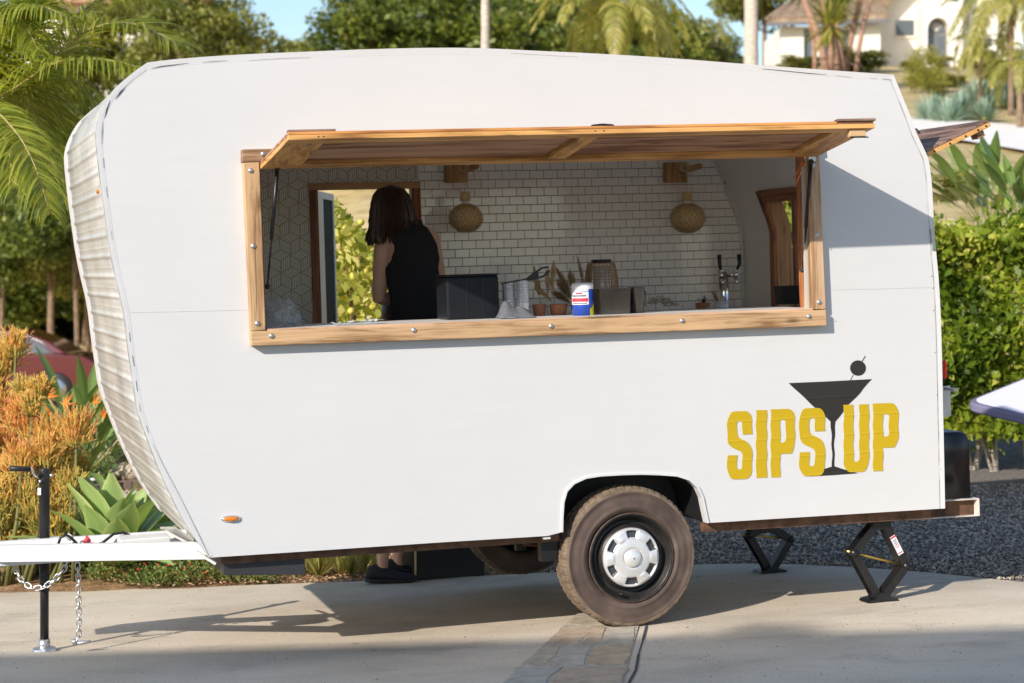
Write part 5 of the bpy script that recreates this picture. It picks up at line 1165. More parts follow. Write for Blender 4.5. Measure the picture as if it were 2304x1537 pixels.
# pendant lamps
def lamp(px, label, bx):
    v = 1.60; c = L(px, 491, v); r = thing('pendant_lamp', label, 'lamp', group='woven pendant lamps on the tiled wall', matrix=TM @ Matrix.Translation((c.x, v, c.z)))
    inv = lambda q: q - Vector((c.x, v, c.z)); w = wid(px - 38, px + 38, v) / 2; hz = w * .84
    b = MB(); b.ball((0, 0, 0), (w * .955, w * .955, hz * .95), 30, 18); b.build('shade', M['bamboo'], r); sh_ = b
    b = MB()
    sp_ = lambda th, ph, k=1.0: (w * k * math.sin(th) * math.cos(ph), w * k * math.sin(th) * math.sin(ph), -hz * k * math.cos(th))
    for sgn in (1, -1):
        for k in range(22):
            pts = [sp_(.25 + (math.pi - .5) * t / 14, sgn * (2 * math.pi * k / 22 + 1.5 * t / 14)) for t in range(15)]
            for a_, c_ in zip(pts, pts[1:]):
                a_, c_ = Vector(a_), Vector(c_); d = (c_ - a_).cross(a_).normalized() * .0016; o_ = a_.normalized() * .0012
                b.add([a_ - d + o_, a_ + d + o_, c_ + d + o_, c_ - d + o_], [(0, 1, 2, 3)], False)
    for z in (-.86, -.72, -.55, .72, .86): b.lathe([(w * math.sqrt(max(0, 1 - z * z)) + .0005, hz * z - .0015), (w * math.sqrt(max(0, 1 - z * z)) + .003, hz * z), (w * math.sqrt(max(0, 1 - z * z)) + .0005, hz * z + .0015)], 30)
    tag(b.build('weave_strip', simple('darker_bamboo', (.42, .27, .12), .6, noise_amt=.3, scale=60), r, fix=False), kind='stuff')
    t0, t1 = inv(L(px, 452, v)).z, inv(L(px, 431, v)).z; k_ = wid(px - 11, px + 11, v) / 2
    MB().tube([(0, 0, t0), (0, 0, t1)], k_, 20).build('socket', M['bamboo'], r); MB().tube([(0, 0, hz * .92), (0, 0, t0)], k_ * .75, 12).build('bulb_cap', M['whitec'], r)
    blk = inv(L(bx, 394, v)); q0, q1 = inv(L(bx - 22, 411, 1.80)), inv(L(bx + 24, 365, 1.80))
    MB().box((q0.x, .20, q0.z), (q1.x, b_in - v - .008, q1.z)).build('wall_block', M['wood_z'], r, bevel=.003)
    MB().tube([(q0.x * .3 + q1.x * .7, .25, q0.z * .45 + q1.z * .55), (q0.x * .1 + q1.x * .9, -.02, q0.z * .3 + q1.z * .7)], .018, 12).build('peg', M['wood_y'], r)
    b = MB(); top = (0, .0, q0.z * .2 + q1.z * .8); b.tube([(0, 0, t1), (0, 0, (t1 + q0.z) / 2), top], .0022, 6)
    for k in range(3):
        b.tube([(.022 * math.cos(a) + q1.x * .5 * 0, .0 + .02 * k, q0.z * .35 + q1.z * .65 + .022 * math.sin(a)) for a in [i * math.pi / 6 for i in range(13)]], .0035, 6)
    b.build('rope', M['rope'], r)
lamp(1048, 'woven bamboo ball lamp nearer the woman, hung from a wall block', 1028); lamp(1547, 'woven bamboo ball lamp above the beer tap side of the counter', 1522)

# ------------------------------------------------------------------ people
def voxelise(name, mb, vox, mat, parent, smooth_it=4):
    me = mb.mesh(name + '_raw', mat); o = bpy.data.objects.new(name, me); COL.objects.link(o)
    m = o.modifiers.new('r', 'REMESH'); m.mode = 'VOXEL'; m.voxel_size = vox; m.use_smooth_shade = True
    s = o.modifiers.new('s', 'SMOOTH'); s.factor = .5; s.iterations = smooth_it
    dg = bpy.context.evaluated_depsgraph_get(); ev = o.evaluated_get(dg); nm = bpy.data.meshes.new_from_object(ev); o.modifiers.clear(); o.data = nm
    nm.materials.clear(); nm.materials.append(mat); o.parent = parent
    if parent is not None: CH.setdefault(parent.name, []).append(o)
    return o
def ering(c, w, d, n=20, ax=(1, 0, 0), ay=(0, 1, 0), pw=1.0):
    ax, ay, c = Vector(ax), Vector(ay), Vector(c); return [c + ax * (w * math.cos(2*math.pi*k/n)) + ay * (d * math.sin(2*math.pi*k/n)) for k in range(n)]
def hand(b, wr, d, pn, thumb_side, s=1.0):
    """palm and five separate bent fingers from wrist wr along d, palm normal pn"""
    wr, d, pn = Vector(wr), Vector(d).normalized(), Vector(pn).normalized(); sd = d.cross(pn).normalized() * thumb_side; pn = sd.cross(d).normalized() * thumb_side if False else pn
    rings = [ering(wr + d * (t * s), w * s, h * s, 14, sd, pn) for t, w, h in ((-.01, .024, .019), (.02, .030, .016), (.05, .038, .014), (.085, .040, .012), (.092, .034, .009))]
    b.loft(rings)
    for k, (o_, l) in enumerate(((.028, .070), (.010, .078), (-.009, .073), (-.027, .058))):
        p = wr + d * (.078 * s) + sd * (o_ * s); pts = [p]; dd = d.copy()
        for j, f in enumerate((.45, .32, .26)):
            dd = (dd + pn * (-.35 - .1 * j)).normalized(); pts.append(pts[-1] + dd * (l * f * s))
        b.tube(pts, [.0092 * s, .0088 * s, .008 * s, .0068 * s], 8)
    p = wr + d * (.025 * s) + sd * (.022 * s); d1 = (d * .6 + sd * .8 - pn * .25).normalized(); d2 = (d * .9 + sd * .25 - pn * .4).normalized()
    b.tube([p, p + d1 * (.035 * s), p + d1 * (.035 * s) + d2 * (.03 * s), p + d1 * (.035 * s) + d2 * (.052 * s)], [.013 * s, .011 * s, .0098 * s, .0078 * s], 8)
def dress(name, body, test, off, mat, parent, th=.004):
    me = body.data; bm = bmesh.new(); bm.from_mesh(me); bm.normal_update(); dl_ = [f for f in bm.faces if not test(f.calc_center_median())]
    bmesh.ops.delete(bm, geom=dl_, context='FACES'); 
    for v in bm.verts: v.co += v.normal * off
    nm = bpy.data.meshes.new(name); bm.to_mesh(nm); bm.free(); nm.materials.clear(); nm.materials.append(mat); o = mobj(name, nm, parent)
    m = o.modifiers.new('solid', 'SOLIDIFY'); m.thickness = th; m.offset = 1; sm_ = o.modifiers.new('smooth', 'SMOOTH'); sm_.iterations = 9
    return o
def shoe(parent, toe, heel, w, z0, mat):
    toe, heel = Vector(toe), Vector(heel); d = (toe - heel); l = d.length; d.normalize(); sd = Vector((-d.y, d.x, 0)); g_ = bpy.data.objects.new('shoe', None); link(g_, parent)
    def ring(t, wk, z_lo, z_hi, n=16):
        z_lo = min(z_lo, .012) if z_hi > .0345 else z_lo
        c = heel + d * (l * t); return [c + sd * (w * wk * math.cos(a)) + Vector((0, 0, z_lo + (z_hi - z_lo) * (.5 + .5 * math.sin(a)))) for a in [2*math.pi*k/n for k in range(n)]]
    b = MB(); b.loft([ring(t, k, .022, hi) for t, k, hi in ((.0, .35, .05), (.03, .62, .085), (.10, .74, .105), (.22, .76, .112), (.36, .78, .100), (.50, .86, .078), (.68, .98, .062), (.84, .96, .054), (.95, .72, .044), (1.0, .3, .034))]); b.build('upper', mat, g_)
    b = MB(); b.loft([ring(t, k, lo, .034) for t, k, lo in ((-.03, .3, .012), (-.01, .66, .004), (.10, .86, .0), (.4, .88, .0), (.7, 1.06, .001), (.9, 1.0, .008), (1.0, .66, .016), (1.03, .3, .022))]); b.build('sole', M['blackp'], g_)
    return g_
# the woman inside, seen from behind
Yw = 10.3; wq = P(940, 760, Yw); fz = (TM @ Vector((-.78, 1.25, tf))).z
wm = thing('person', 'woman in a black tank top with long auburn hair, back to us at the doorway', 'person', (wq.x, Yw, fz + .001)); W0 = Vector((wq.x, Yw, fz + .001))
Q = lambda x, y, Y=Yw: P(x, y, Y) - W0
b = MB(); tw_ax = Vector((.97, .22, .12)).normalized(); tw_ay = Vector((-.22, .97, 0)).normalized()
for leg in (-1, 1):
    hip = Q(943 + leg * 30, 790); hip.z = .86; kn = Vector((hip.x + leg * .005, .03, .47)); an = Vector((hip.x, -.0, .08))
    b.tube([hip + Vector((0, 0, .06)), hip, hip.lerp(kn, .5), kn, kn.lerp(an, .3), kn.lerp(an, .7), an, an + Vector((0, 0, -.05))], [.085, .088, .072, .055, .056, .042, .034, .036], 16)
    b.loft([ering(an + Vector((0, t, -.045)), w_, .03, 12, (1, 0, 0), (0, 0, 1)) for t, w_ in ((-.06, .03), (0, .036), (.08, .042), (.15, .04), (.18, .02))])
rings = []
for (x, y, hw, dp) in ((943, 880, 64, .110), (943, 820, 68, .118), (945, 770, 66, .112), (947, 714, 60, .098), (937, 665, 56, .090), (931, 610, 61, .098), (927, 570, 63, .102), (924, 545, 62, .095), (921, 528, 50, .078), (916, 517, 32, .055)):
    rings.append(ering(Q(x, y) + Vector((0, 0, 0)), hw / 427, dp, 24, tw_ax, tw_ay))
b.loft(rings)
b.tube([Q(915, 525), Q(905, 505, Yw + .01), Q(893, 488, Yw + .02)], [.060, .050, .050], 14)
hc_ = Q(880, 463, Yw + .03); b.ball(hc_, (.073, .092, .108), 20, 14); b.ball(hc_ + Vector((-.01, .055, -.055)), (.055, .05, .055), 14, 10)
b.tube([hc_ + Vector((-.02, .09, .01)), hc_ + Vector((-.024, .112, -.025)), hc_ + Vector((-.022, .092, -.032))], [.008, .014, .010], 8)
b.tube([hc_ + Vector((-.02, .088, -.052)), hc_ + Vector((-.022, .096, -.058)), hc_ + Vector((-.02, .088, -.066))], [.012, .016, .010], 8)
for e in (-1, 1): b.ball(hc_ + Vector((e * .073, .005, -.005)), (.010, .02, .032), 10, 8)
# left arm bends forward at the elbow, right arm reaches down to the counter
sL, eL, wL = Q(864, 560, Yw - .01), Q(852, 672, Yw + .02), Q(905, 672, Yw + .22)
b.tube([Q(905, 545), Q(878, 546), sL, sL.lerp(eL, .35), sL.lerp(eL, .75), eL, eL.lerp(wL, .25), eL.lerp(wL, .7), wL], [.055, .058, .056, .050, .041, .037, .038, .030, .024], 16)
hand(b, wL, (wL - eL) + Vector((0, 0, -.02)), (0, 0, 1), -1)
sR, eR, wR = Q(970, 538, Yw + .03), Q(990, 632, Yw + .10), Q(1022, 668, Yw + .32)
b.tube([Q(935, 530), Q(955, 529, Yw + .02), sR, sR.lerp(eR, .4), sR.lerp(eR, .8), eR, eR.lerp(wR, .3), eR.lerp(wR, .75), wR], [.052, .052, .050, .044, .038, .034, .035, .028, .022], 16)
hand(b, wR, (wR - eR), (0, 0, 1), 1)
wb_ = voxelise('body', b, .0095, M['skin'], wm)
def pxof(c): p = c + W0; return CX + F * p.x / p.y, HY - F * (p.z - H) / p.y
def inshirt(c):
    x, y = pxof(c)
    if y < 505 or c.z < .80 or c.y > .16 and x < 900: return False
    xl = np.interp(y, [508, 524, 545, 560, 585, 604, 640, 720, 800, 900], [915, 876, 884, 889, 880, 868, 870, 880, 860, 860]); xr = np.interp(y, [508, 515, 547, 580, 604, 650, 720, 900], [950, 962, 980, 986, 984, 975 + 15, 1012, 1030])
    if y > 600 and (c.y > .14 or (x > 985 and y < 680)): return False
    return xl < x < xr
dress('tank_top', wb_, inshirt, .006, M['cloth_black'], wm, .005)
dress('trousers', wb_, lambda c: c.z < .83 and c.z > .06 and c.y < .25, .008, M['cloth_black'], wm)
for leg in (-1, 1): hx_ = Q(943 + leg * 30, 790).x; shoe(wm, (hx_ + leg * .02, .19, 0), (hx_, -.07, 0), .045, 0, M['shoe'])
# hair: scalp shell with many hanging locks
b = MB(); g = random.Random(11)
cap = [(880, 416, 6, .02), (880, 424, 26, .06), (880, 438, 36, .085), (881, 455, 42, .10), (882, 475, 46, .105), (884, 495, 50, .10), (884, 512, 50, .09), (878, 528, 40, .07)]
b.loft([ering(Q(x, y, Yw + .025), hw / 427, d_, 28) for x, y, hw, d_ in cap])
for k in range(300):
    a = g.uniform(0, 2 * math.pi); back = math.sin(a) < .2; ca, sa = math.cos(a), math.sin(a)
    if sa > .75: continue
    endy = (541 + 14 * g.random() if ca < -.4 else (524 + 26 * g.random() if ca < .5 else 508 + 26 * g.random())); pts = []; 
    for x, y, hw, d_ in cap[1:-1]:
        if y > endy - 6: break
        pts.append(Q(x + hw * 1.03 * ca + g.uniform(-2, 2), y + 1, Yw + .025 + d_ * 1.04 * sa))
    ex = 884 + (54 if ca < 0 else 60) * ca + g.uniform(-7, 7); pts.append(Q(ex, endy - 14, Yw + .02 + .098 * sa)); pts.append(Q(ex + g.uniform(-5, 5), endy, Yw + .02 + .10 * sa))
    n = len(pts); b.tube(pts, [.004] + [.0065] * (n - 3) + [.0055, .0012] if n > 3 else .005, 5, flat=.7)
b.build('hair', M['hair'], wm)
# second person outside behind the trailer, only legs and shoes show
Yp = 11.30; gp_ = G(868, 1312); Yp = gp_.y; gz0 = gplane(gp_.x, gp_.y) ; W1 = Vector((gp_.x, Yp, gz0 + .002))
pn_ = thing('person', 'person outside behind the trailer, only bare ankles and black trainers showing under it', 'person', W1)
b = MB(); 
for (dx, dy) in ((0, 0), (.085, .20)):
    b.tube([(dx + .02, dy, .86), (dx + .01, dy, .80), (dx + .03, dy, .65), (dx + .035, dy, .47), (dx + .0, dy, .38), (dx - .015, dy, .22), (dx - .02, dy, .10), (dx - .02, dy, .05)], [.085, .085, .070, .055, .056, .042, .034, .036], 16)
    b.loft([ering((dx + t, dy, .04), .022, .028, 12, (0, 0, 1), (0, 1, 0)) for t in (-.05, 0, .08, .12)])
b.loft([ering((.05, .10, z), w_, d_, 20) for z, w_, d_ in ((.78, .10, .16), (.9, .11, .165), (1.02, .095, .14), (1.15, .10, .155), (1.28, .105, .17), (1.36, .085, .15), (1.40, .05, .07))])
b.tube([(.05, .10, 1.38), (.07, .10, 1.46)], [.055, .05], 12); b.ball((.08, .10, 1.56), (.092, .073, .11), 18, 12); b.tube([(.16, .10, 1.57), (.188, .10, 1.54), (.17, .10, 1.53)], [.008, .013, .01], 8)
b.ball((.13, .10, 1.50), (.045, .045, .04), 12, 8)
for e in (-1, 1):
    b.ball((.075, .10 + e * .073, 1.555), (.02, .01, .03), 8, 6); sh_ = Vector((.05, .10 + e * .15, 1.33)); el = Vector((.03, .10 + e * .19, 1.06)); wr = Vector((.14, .10 + e * .17, .88))
    b.tube([sh_, sh_.lerp(el, .5), el, el.lerp(wr, .5), wr], [.052, .044, .037, .032, .024], 12); hand(b, wr, (wr - el), (0, -e, 0), 1)
pb_ = voxelise('body', b, .011, M['skin'], pn_)
dress('shirt', pb_, lambda c: .84 < c.z < 1.41 and abs(c.y - .10) < .21, .008, M['cloth_black'], pn_); dress('shorts', pb_, lambda c: .45 < c.z < .86 and c.x < .13, .010, M['cloth_black'], pn_)
b = MB(); b.ball((.065, .10, 1.585), (.10, .085, .112), 18, 12); b.build('hair', M['hair'], pn_)
shoe(pn_, (.185, .0, 0), (-.115, .0, 0), .062, 0, M['shoe']); shoe(pn_, (.225, .21, 0), (-.045, .20, 0), .060, 0, M['shoe'])

# ------------------------------------------------------------------ plants
def nvec(a): return a / np.maximum(1e-9, np.linalg.norm(a, axis=-1, keepdims=True))
def leaf_quads(C, D, S, ln, wd, tone, cup=0.0):
    """diamond leaves: centres C, along D, across S"""
    n = len(C); ln = np.asarray(ln).reshape(-1, 1) * np.ones((n, 1)); wd = np.asarray(wd).reshape(-1, 1) * np.ones((n, 1))
    V = np.stack([C - D * ln * .5, C + S * wd * .5 - D * ln * .04, C + D * ln * .5, C - S * wd * .5 - D * ln * .04], 1).reshape(-1, 3)
    return V, np.arange(4 * n).reshape(-1, 4), np.repeat(tone, 4)
def crown_mesh(name, mat, n, ls, clumps, seed, aspect=.55, droop=0.0, shell=.55, clumpr=(.2, .42), flat=1.0, round_=False):
    """unit crown: leaves gathered in clumps over an irregular ellipsoid"""
    g = np.random.default_rng(seed); cc = nvec(g.normal(0, 1, (clumps, 3))) * (g.uniform(.25, .85, (clumps, 1)) ** .6); cc[:, 2] *= flat
    cr = g.uniform(*clumpr, clumps); ct = g.uniform(-.22, .22, clumps); w = cr ** 2; idx = g.choice(clumps, n, p=w / w.sum())
    d = nvec(g.normal(0, 1, (n, 3))); rr = cr[idx] * (g.random(n) ** .45) ; C = cc[idx] + d * rr[:, None] * np.array([1, 1, .75])
    D = nvec(d * .5 + g.normal(0, 1, (n, 3)) * .7 + np.array([0, 0, .15 - droop])); S = nvec(np.cross(D, g.normal(0, 1, (n, 3))))
    tone = np.clip(.48 + ct[idx] + g.normal(0, .17, n), 0, 1)
    s = ls * g.uniform(.6, 1.35, n); V, Q, T = leaf_quads(C, D, S, s, s * aspect, tone); return np_mesh(name, V, Q, mat, T)
CRN = [crown_mesh('crown', M['leaf_far'], 11000, .085, 34, 1), crown_mesh('crown', M['leaf_far'], 11000, .085, 30, 2, flat=.8), crown_mesh('crown', M['leaf_far2'], 11000, .075, 36, 3), crown_mesh('crown', M['leaf_far2'], 9000, .08, 26, 4, flat=.75)]
def tree(label, px, Y, ytop, r, crown, squash=.9, lean=0.0, bark='bark', group=None, tr_r=.2, name='tree'):
    X = (px - CX) / F * Y; z0 = terrain(X, Y); zt = H + (HY - ytop) / F * Y; zc = zt - r * squash
    t = thing(name, label, 'tree', (X, Y, z0 - .1), random.uniform(0, 6.28), group)
    hb = max(.4, zc - z0); b = MB(); pts = [(0, 0, 0), (lean * .4, .05, hb * .4), (lean, 0, hb), (lean * 1.1, 0, hb + r * .4)]; b.tube(pts, [tr_r, tr_r * .8, tr_r * .6, tr_r * .25], 9); b.build('trunk', M[bark], t)
    b = MB(); g = random.Random(int(px + Y))
    for k in range(5):
        a = g.uniform(0, 6.28); b.tube([(lean * .8, 0, hb * g.uniform(.6, .95)), (lean + r * .35 * math.cos(a), r * .35 * math.sin(a), hb + r * .15), (lean + r * .7 * math.cos(a), r * .7 * math.sin(a), hb + r * g.uniform(.1, .5))], [tr_r * .45, tr_r * .3, tr_r * .1], 6)
    tag(b.build('limb', M[bark], t), kind='stuff')
    c = mobj('crown', CRN[crown], t); c.location = (lean, 0, hb + .1); c.scale = (r, r, r * squash); return t
# trees on the hillside behind the trailer
for lb_, px, Y, yt, r, c in (('olive green tree left of the small patch of sky above the trailer', 430, 56, -50, 2.25, 2), ('olive tree tucked behind the palm fronds at the top left', 320, 60, -60, 2.6, 3), ('low olive tree directly below the small patch of sky', 600, 62, 46, 2.2, 3),
    ('dark green tree just right of the small patch of sky', 870, 58, -60, 2.3, 0), ('dense dark tree left of the grey trunk behind the roof peak', 985, 60, -70, 2.6, 1), ('dense dark tree behind the grey trunk above the roof peak', 1075, 58, -60, 2.8, 0),
    ('dark tree left of the drooping palm crown above the roof', 1200, 62, -60, 2.8, 1), ('dark tree behind the drooping palm crown above the roof', 1345, 60, -30, 2.7, 0), ('dark tree right of the drooping palm crown', 1445, 64, -10, 2.4, 1),
    ('yellow green tree behind the tall straight palm trunk at the top right', 1720, 125, -190, 4.6, 3)):
    tree(lb_, px, Y, yt, r, c, group='trees on the hillside behind the trailer')
for px, Y, yt, r in ((370, 80, -80, 3.6), (690, 82, 66, 2.3), (910, 80, -100, 3.6), (1050, 84, -110, 3.8), (1180, 82, -100, 3.8), (1300, 84, -60, 3.6), (1410, 84, 0, 3.2), (1545, 70, 52, 2.1), (1600, 90, 112, 1.6)):
    tree('tree filling the gap behind the front row of hillside trees', px, Y, yt, r, (px // 10) % 4, group='back row of hillside trees')
# left backdrop trees
for lb_, px, Y, yt, r, c in (('dark leafy tree filling the gap between palm and trailer nose', 170, 40, 300, 1.9, 1), ('dark low tree behind the weeping tree at the far left', 40, 50, 440, 1.9, 0), ('olive tree right behind the weeping tree, beside the trailer nose', 200, 47, 430, 1.7, 2), ('dark tree at the far left edge behind the lower palm frond', 0, 44, 380, 1.5, 0), ('olive weeping tree with a crooked brown trunk above the burgundy car', 120, 44, 420, 1.35, 2), ('dark tree standing behind the palm crown, close to the trailer nose', 190, 50, 250, 2.4, 0), ('dark tree behind the palm crown at the left edge', 20, 54, 160, 2.8, 1), ('tree behind the palm fronds at the top left corner', 90, 62, 60, 3.2, 3)):
    tree(lb_, px, Y, yt, r, c, lean=.1 if px != 120 else .35, tr_r=.07 if px != 120 else .10, bark='bark', group='trees beyond the garden on the left')
# clipped dark hedge far left
def hedge(name, label, quadpx, Y, depth, mat, n, ls, seed, zb=None, stems=0, group=None):
    """box hedge: leaves through its faces and rim"""
    g = np.random.default_rng(seed); (x0, x1, yt, yb) = quadpx; X0, X1 = (x0 - CX) / F * Y, (x1 - CX) / F * Y; zt, zb_ = H + (HY - yt) / F * Y, H + (HY - yb) / F * Y
    t = thing(name, label, 'hedge', ((X0 + X1) / 2, Y + depth / 2, terrain((X0 + X1) / 2, Y)), group=group); o_ = np.array(t.location)
    top = lambda x: zt + .07 * np.sin(x * 3.1) + .05 * np.sin(x * 7.3 + 1) + .035 * np.sin(x * 17)
    nf = int(n * .62); X = g.uniform(X0, X1, nf); Z = zb_ + (top(X) - zb_) * g.random(nf) ** .85; bulge = .18 * np.sin(X * 4.3 + Z * 3) + .12 * np.sin(Z * 6.1 - X * 2.2); Yv = Y + bulge + np.abs(g.normal(0, .13, nf))
    C1 = np.stack([X, Yv, Z], 1); nt_ = n - nf; X = g.uniform(X0, X1, nt_); C2 = np.stack([X, g.uniform(Y, Y + depth, nt_), top(X) - np.abs(g.normal(0, .10, nt_)) + .03 + (.10 + .08 * np.sin(X * 11)) * (g.random(nt_) < .12) * g.random(nt_)], 1); k = int(nt_ * .35); C2[:k, 2] -= g.random(k) * (zt - zb_)
    C = np.concatenate([C1, C2]); D = nvec(g.normal(0, 1, (n, 3)) + np.array([0, -.35, .35])); S = nvec(np.cross(D, g.normal(0, 1, (n, 3)) + np.array([0, .3, 0])))
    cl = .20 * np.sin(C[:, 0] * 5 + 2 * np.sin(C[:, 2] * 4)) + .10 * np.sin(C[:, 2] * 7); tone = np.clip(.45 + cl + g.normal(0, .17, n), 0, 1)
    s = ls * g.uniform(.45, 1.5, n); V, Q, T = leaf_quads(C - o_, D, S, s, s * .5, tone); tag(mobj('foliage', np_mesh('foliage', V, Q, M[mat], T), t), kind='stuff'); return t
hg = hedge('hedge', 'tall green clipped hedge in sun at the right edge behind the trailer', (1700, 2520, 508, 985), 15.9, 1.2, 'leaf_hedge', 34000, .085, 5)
g = random.Random(9)
for x in list(range(1760, 2500, 62)):
    X = (x + g.uniform(-15, 15) - CX) / F * 16.2; Yh = 16.1 + g.uniform(0, .4); z0 = terrain(X, Yh); b = MB()
    for k in range(5): a = g.uniform(-.22, .22); b.tube([(g.uniform(-.03, .03), 0, -.05), (a * .5, g.uniform(-.05, .05), .25), (a + g.uniform(-.06, .06), g.uniform(-.1, .1), .75)], [.018, .014, .008], 6)
    o = b.build('stem', M['palebark'], hg); o.location = Vector((X, Yh, z0)) - Vector(hg.location)
hedge('hedge', 'low dark hedge far left behind the burgundy car', (-60, 330, 676, 762), 52, 2, 'leaf_dark', 9000, .22, 6)
hedge('hedge', 'dark shrub mass beyond the garden under the left trees', (-80, 330, 430, 715), 50, 2, 'leaf_far', 14000, .24, 7)

# palms
def frond(name, pts, ll, n, mat, seed, droop=.5, spread=1.0, wd=.022, parent=None, stiff=.35, up=(0, 0, 1), rr=.012):
    """pinnate frond along the 3D points: midrib plus paired leaflets that droop"""
    g = np.random.default_rng(seed); pts = [np.array(p, float) for p in pts]; m = len(pts)
    cum = np.concatenate([[0], np.cumsum([np.linalg.norm(pts[i+1] - pts[i]) for i in range(m - 1)])]); Pn = np.array(pts)
    # smooth by Catmull-like resample
    ts = np.linspace(0, cum[-1], 40); cur = np.stack([np.interp(ts, cum, Pn[:, k]) for k in range(3)], 1)
    for _ in range(6): cur[1:-1] = cur[1:-1] * .5 + (cur[:-2] + cur[2:]) * .25
    f = lambda s: np.array([np.interp(s, np.linspace(0, 1, 40), cur[:, k]) for k in range(3)])
    V, Q, T = [], [], []; upv = np.array(up, float)
    for i in range(n):
        s = .12 + .88 * (i / n); p = f(s); d = f(min(1, s + .02)) - f(s - .02); d /= np.linalg.norm(d); sd = np.cross(d, upv); sd /= max(1e-6, np.linalg.norm(sd)); nn = np.cross(sd, d)
        l = ll * (math.sin(math.pi * (.12 + .80 * s)) ** .7) * g.uniform(.85, 1.1); tone = np.clip(g.normal(.48, .13), 0, 1)
        for e in (-1, 1):
            dr = nvec(sd * e * spread + d * (stiff + .5 * s) + nn * g.uniform(.0, .35) + g.normal(0, .06, 3)); q = p.copy(); wv = nvec(np.cross(dr, nn) + nn * g.normal(0, .35)) ; b = len(V); segs = 4
            for k in range(segs + 1):
                w = wd * (.55, 1, .85, .5, .08)[k]; V += [q - wv * w * .5, q + wv * w * .5]; tn = min(1, tone + (.18 if k == segs else 0)); T += [tn, tn]
                dr = nvec(dr + np.array([0, 0, -droop * .38 * (k + .5) / segs * 2])); q = q + dr * (l / segs)
            for k in range(segs): Q.append([b + 2*k, b + 2*k + 1, b + 2*k + 3, b + 2*k + 2])
    nb = len(V); b = MB(); b.tube([f(s) for s in np.linspace(0, 1, 16)], [rr * (1 - .8 * s) for s in np.linspace(0, 1, 16)], 6)
    me = np_mesh(name, np.array(V), np.array(Q), mat, T); o = mobj(name, me, parent); rb_ = b.build('midrib', M['rachis'], o); return o
def pxpts(seq, org): return [tuple(P(x, y, Y) - org) for x, y, Y in seq]
og = P(-60, 230, 13.0); gzp = terrain(og.x, 13.0)
plm = thing('palm_tree', 'large feathery palm leaning in from the left edge in front of the trees', 'palm tree', (og.x - .6, 13.0, gzp)); PO = Vector(plm.location)
MB().tube([(0, 0, -.1), (-.05, 0, 1.0), (.05, 0, 2.2), (.55, 0, og.z - gzp)], [.16, .12, .10, .08], 14).build('trunk', M['palebark'], plm)
FR = [([(-60, 260, 13), (20, 215, 12.9), (94, 153, 12.8), (200, 62, 12.7), (266, 47, 12.6), (322, 56, 12.5), (395, 95, 12.4)], .62, .55), ([(-70, 215, 12.6), (0, 256, 12.0), (47, 309, 11.8), (81, 375, 11.7), (112, 478, 11.6)], .40, .9),
      ([(-60, 250, 13), (40, 195, 12.6), (120, 138, 12.4), (200, 130, 12.3), (280, 140, 12.2), (330, 158, 12.1)], .34, 1.0), ([(-60, 250, 13), (60, 170, 13.2), (110, 210, 13.3), (160, 300, 13.4), (195, 400, 13.5)], .5, .8),
      ([(-60, 250, 13), (20, 180, 13.2), (70, 230, 13.3), (100, 330, 13.4), (130, 440, 13.5)], .5, .8), ([(-60, 250, 13), (90, 160, 13.1), (180, 190, 13.2), (240, 270, 13.3), (262, 350, 13.3)], .42, .9),
      ([(-60, 240, 13), (40, 120, 13.0), (120, 20, 13.1), (200, -60, 13.2), (300, -90, 13.3)], .6, .5), ([(-60, 240, 13), (0, 100, 13.0), (60, 10, 13.2), (150, -70, 13.4)], .5, .6),
      ([(-60, 240, 13), (-20, 100, 12.8), (20, 30, 12.6), (90, 10, 12.4), (160, 40, 12.3)], .40, .9), ([(-60, 240, 13), (10, 150, 12.8), (60, 70, 12.7), (90, -20, 12.6)], .4, .6), ([(-80, 240, 13), (-40, 60, 12.8), (10, -10, 12.6), (60, 60, 12.5), (90, 120, 12.4)], .4, 1.),
      ([(-60, 240, 13), (100, 90, 13.4), (220, 0, 13.6), (320, -20, 13.8), (410, 20, 13.9)], .5, .6), ([(-60, 250, 13.2), (30, 200, 13.8), (120, 230, 14), (200, 330, 14.1)], .5, .9), ([(-60, 250, 13), (-20, 260, 12.6), (20, 330, 12.3), (30, 420, 12.2)], .4, .9)]
for k, (seq, ll, dr) in enumerate(FR): frond('frond', pxpts(seq, PO), ll, 84, M['frond'], 100 + k, droop=dr, parent=plm, wd=.0155)
# palm frond meshes for the more distant palms, about 2 m long, arching
def mk_frond_mesh(seed, drop, mat, L_=2.2):
    pts = [(0, 0, 0), (.25 * L_, 0, .24 * L_), (.55 * L_, 0, .26 * L_ - drop * .2), (.8 * L_, 0, .10 * L_ - drop * .6), (.98 * L_, 0, -.15 * L_ - drop)]
    o = frond('frond', pts, .55, 40, mat, seed, droop=1.0, wd=.05, rr=.03); me = o.data; rb_ = [c for c in bpy.data.objects if c.parent == o]
    bm = bmesh.new(); bm.from_mesh(me); 
    for c in rb_: bpy.data.objects.remove(c)
    bm.free(); bpy.data.objects.remove(o); return me
M['frond_far'] = leafmat('distant_palm_leaflet', [(.09, .13, .03), (.24, .26, .06), (.42, .38, .11), (.58, .46, .18)], .4, .4)
FM = [mk_frond_mesh(1, .1, M['frond_far']), mk_frond_mesh(2, .5, M['frond_far']), mk_frond_mesh(3, .9, M['frond_far'])]
